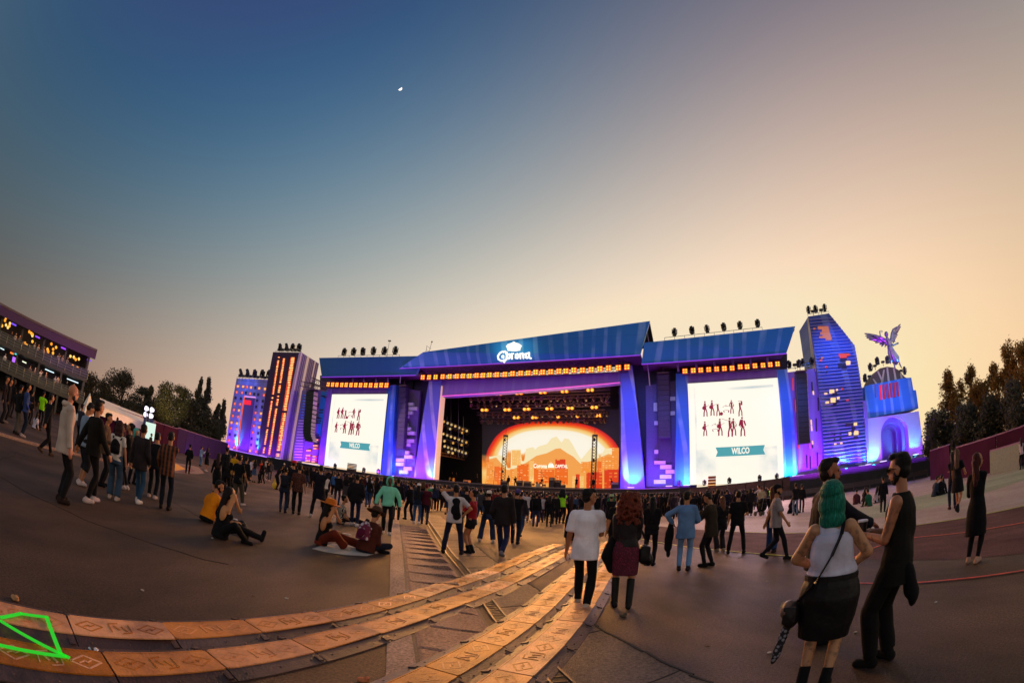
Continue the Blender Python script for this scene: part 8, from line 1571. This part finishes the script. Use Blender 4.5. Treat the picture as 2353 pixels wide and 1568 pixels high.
def crowd(p, yaw, vi=None, h=None):
    vi = rng.integers(len(VR)) if vi is None else vi; me, keys, zt = VR[vi]; o = bpy.data.objects.new('person', me); COL.objects.link(o); az = math.atan2(p.x, p.y)
    o.location = p; o.rotation_euler = (0, 0, -az-rad(yaw)); s = (h or random.uniform(1.58, 1.80))/1.76; o.scale = (s*random.uniform(.94, 1.06), s, s)
    tcn = random.choice(PR); bc = random.choice(('121116', '14131c', '1c2540', '2a3c60', '15131a')); ms = {'body': skinmat(random.choice(SKN)), 'top': cloth(random.choice(TC[tcn])), 'bot': cloth(bc), 'shoes': cloth(random.choice(('17141a', 'a89a98'))), 'hair': hairmat(random.choice(HC_)), 'hat': cloth(random.choice(('1c1a22', 'c8beb8', '5a1c20', '2a3a5a')))}
    for i, k in enumerate(keys):
        o.material_slots[i].link = 'OBJECT'; o.material_slots[i].material = ms[k]
    px = proj((p.x, p.y, 1))[0]; v = vs[vi]; hh = 'a ' + {'cap': 'cap', 'bucket': 'bucket hat', 'beanie': 'beanie'}[v['hat']] if v.get('hat') else HN[v.get('hair', 'short')]
    tag(o, 'person with %s in %s top, crowd before the %s' % (hh, tcn, zones(px)), 'person', 'crowd standing before the stage'); return o
taken = [Vector((o[0].location.x, o[0].location.y)) for o in PE.values()]
def free(p, r=.42): 
    return all((q-p.xy).length > r for q in taken)
def edge(x):  # nearest feet row allowed, in picture y, by picture x
    P = [(560, 1092), (640, 1110), (720, 1128), (800, 1150), (900, 1168), (1000, 1185), (1100, 1196), (1200, 1200), (1300, 1203), (1400, 1203), (1500, 1196), (1600, 1182), (1700, 1168), (1800, 1150)]
    for a, b in zip(P, P[1:]):
        if a[0] <= x <= b[0]: return a[1]+(b[1]-a[1])*(x-a[0])/(b[0]-a[0])
    return 1090
n = 0; tries = 0; TARGET = 196
while n < TARGET and tries < 60000:
    tries += 1; x = random.uniform(600, 1790) if random.random() < .75 else random.uniform(820, 1560); e = edge(x)
    # depth: choose distance between near edge and barrier
    g0 = gnd(x, e); d0 = math.hypot(g0.x, g0.y); az = math.atan2(g0.x, g0.y); dm = (SD-9)/max(math.cos(az-NAZ), .3); dm = min(dm, 54)
    if d0 >= dm: continue
    t = random.random()**(1.5 if x < 1500 else 1.1); d = d0+(dm-d0)*t; p = Vector((math.sin(az)*d, math.cos(az)*d, 0))
    if x < 700 and random.random() < .3: continue
    if x > 1560 and random.random() < .45: continue
    if not free(p, .5): continue
    taken.append(p.xy.copy()); crowd(p, random.choice((0, 0, 0, 5, -8, 12, -15, 30, -40, 90)) + random.uniform(-8, 8)); n += 1
# rear rows of the pack near the barrier: beyond three hundred, one mass
SK = []
def massfig(p, R, s):
    # compact walker: legs, coat, arms and head, welded by overlap
    q = [caps((0, -.09, .08), .05, (0, -.09, .85), .08, 7)] if False else []
    q += [tube((-.09, 0, 0), .05, (-.09, 0, .9), .08, 6), tube((.09, 0, 0), .05, (.09, 0, .9), .08, 6), caps((0, 0, .95), .16, (0, 0, 1.32), .17, 8), caps((-.20, 0, 1.36), .06, (-.24, .05, .98), .045, 6), caps((.20, 0, 1.36), .06, (.16, .25, 1.1), .045, 6), caps((0, 0, 1.4), .06, (0, .01, 1.55), .055, 6), ell((0, 0, 1.62), (.085, .10, .125), None, 9, 7)]
    return [([p+R@(Vector(v)*s) for v in V], f) for V, f in q]
mass = {0: [], 1: [], 2: []}
for i in range(1000):
    az = rad(random.uniform(-27, 32)); dm = (SD-8.3)/max(math.cos(az-NAZ), .3); d = min(dm, 62)-random.random()**1.4*23
    p = Vector((math.sin(az)*d, math.cos(az)*d, 0))
    if not free(p, .45): continue
    taken.append(p.xy.copy()); mass[random.choice((0, 0, 0, 0, 1, 1, 2))] += massfig(p, RZ(-az+random.uniform(-.6, .6)), random.uniform(.90, 1.03))
for k, c_ in ((0, '15121a'), (1, '2a2030'), (2, '5a4650')):
    V, Fc = join(mass[k]); o = obj('crowd', mesh_from('crowd', mass[k], smooth=True), cloth(c_)); tag(o, ['dark clothed mass of people packed behind the barrier', 'plum and grey clothed part of the packed crowd', 'pale clothed part of the packed crowd'][k], 'crowd', None, 'stuff')
# people on the stage and on the terrace
def onstage(x, w, vi, lab, yaw=180, lean=0, top='14100e'):
    q = ST('G', x, 1400, w); p = SW(q.dot(SX), w, DZ+.01); me, keys, zt = VR[vi]; o = bpy.data.objects.new('person', me); COL.objects.link(o); o.location = p; o.rotation_euler = (rad(lean), 0, -NAZ+rad(yaw))
    for i, k in enumerate(keys): o.material_slots[i].link = 'OBJECT'; o.material_slots[i].material = cloth(top) if k != 'body' else skinmat('7a4a30')
    tag(o, lab, 'person', 'musicians and crew on the stage')
for q in ((858, 4.5, 0, 'dark standing musician by the left truss tower on stage'), (950, 4.2, 8, 'musician bending over a guitar left of the drums', 180, -22), (497, 5, 5, 'crew member in half light left of the backdrop'), (1635, 2.5, 1, 'small dark figure standing alone right on the stage'), (212, 5, 2, 'crew member behind the upright orange case'), (258, 5.2, 3, 'crew member right of the upright orange case'), (1240, 7, 6, 'drummer behind the white bass drum'), (1825, 4, 9, 'figure at the foot of the right truss tower'), (2060, 4.5, 10, 'stagehand leaning by the grey flight case', 90, -14)): onstage(*q)
def terr(cx, cy, dep, vi, c_, i, fl):
    q = onb(cx, cy, dep); s = (q-a2).dot(bx); z = 2.56 if fl == 0 else 5.31; p = TB(s, dep, z); me, keys, zt = VR[vi]; o = bpy.data.objects.new('person', me); COL.objects.link(o); o.location = p; o.rotation_euler = (0, 0, math.atan2(-bn.y, -bn.x)-math.pi/2+random.uniform(-.8, .8))
    for k, kk in enumerate(keys): o.material_slots[k].link = 'OBJECT'; o.material_slots[k].material = cloth(c_) if kk != 'body' else skinmat('c08a66')
    tag(o, 'guest at the %s terrace railing, %s from the left' % (('middle', 'upper')[fl], ORD[i]), 'person', 'guests on the terrace')
for i, x in enumerate((5, 100, 130, 160, 272, 300, 340, 365, 450, 480, 515)): terr(x, 200, 1.0+.3*(i % 2), i % 12, random.choice(('b0a0a0', 'c8bcb8', '3a2a30', '8a7070', 'd0c4c0')), i, 1)
for i, x in enumerate((20, 100, 205, 240, 280, 320, 385, 405, 470, 520)): terr(x, 500, 1.0+.3*(i % 2), (i*5) % 12, random.choice(('b0a0a0', 'c8bcb8', '3a2a30', '1a181c', '8a6a60')), i, 0)
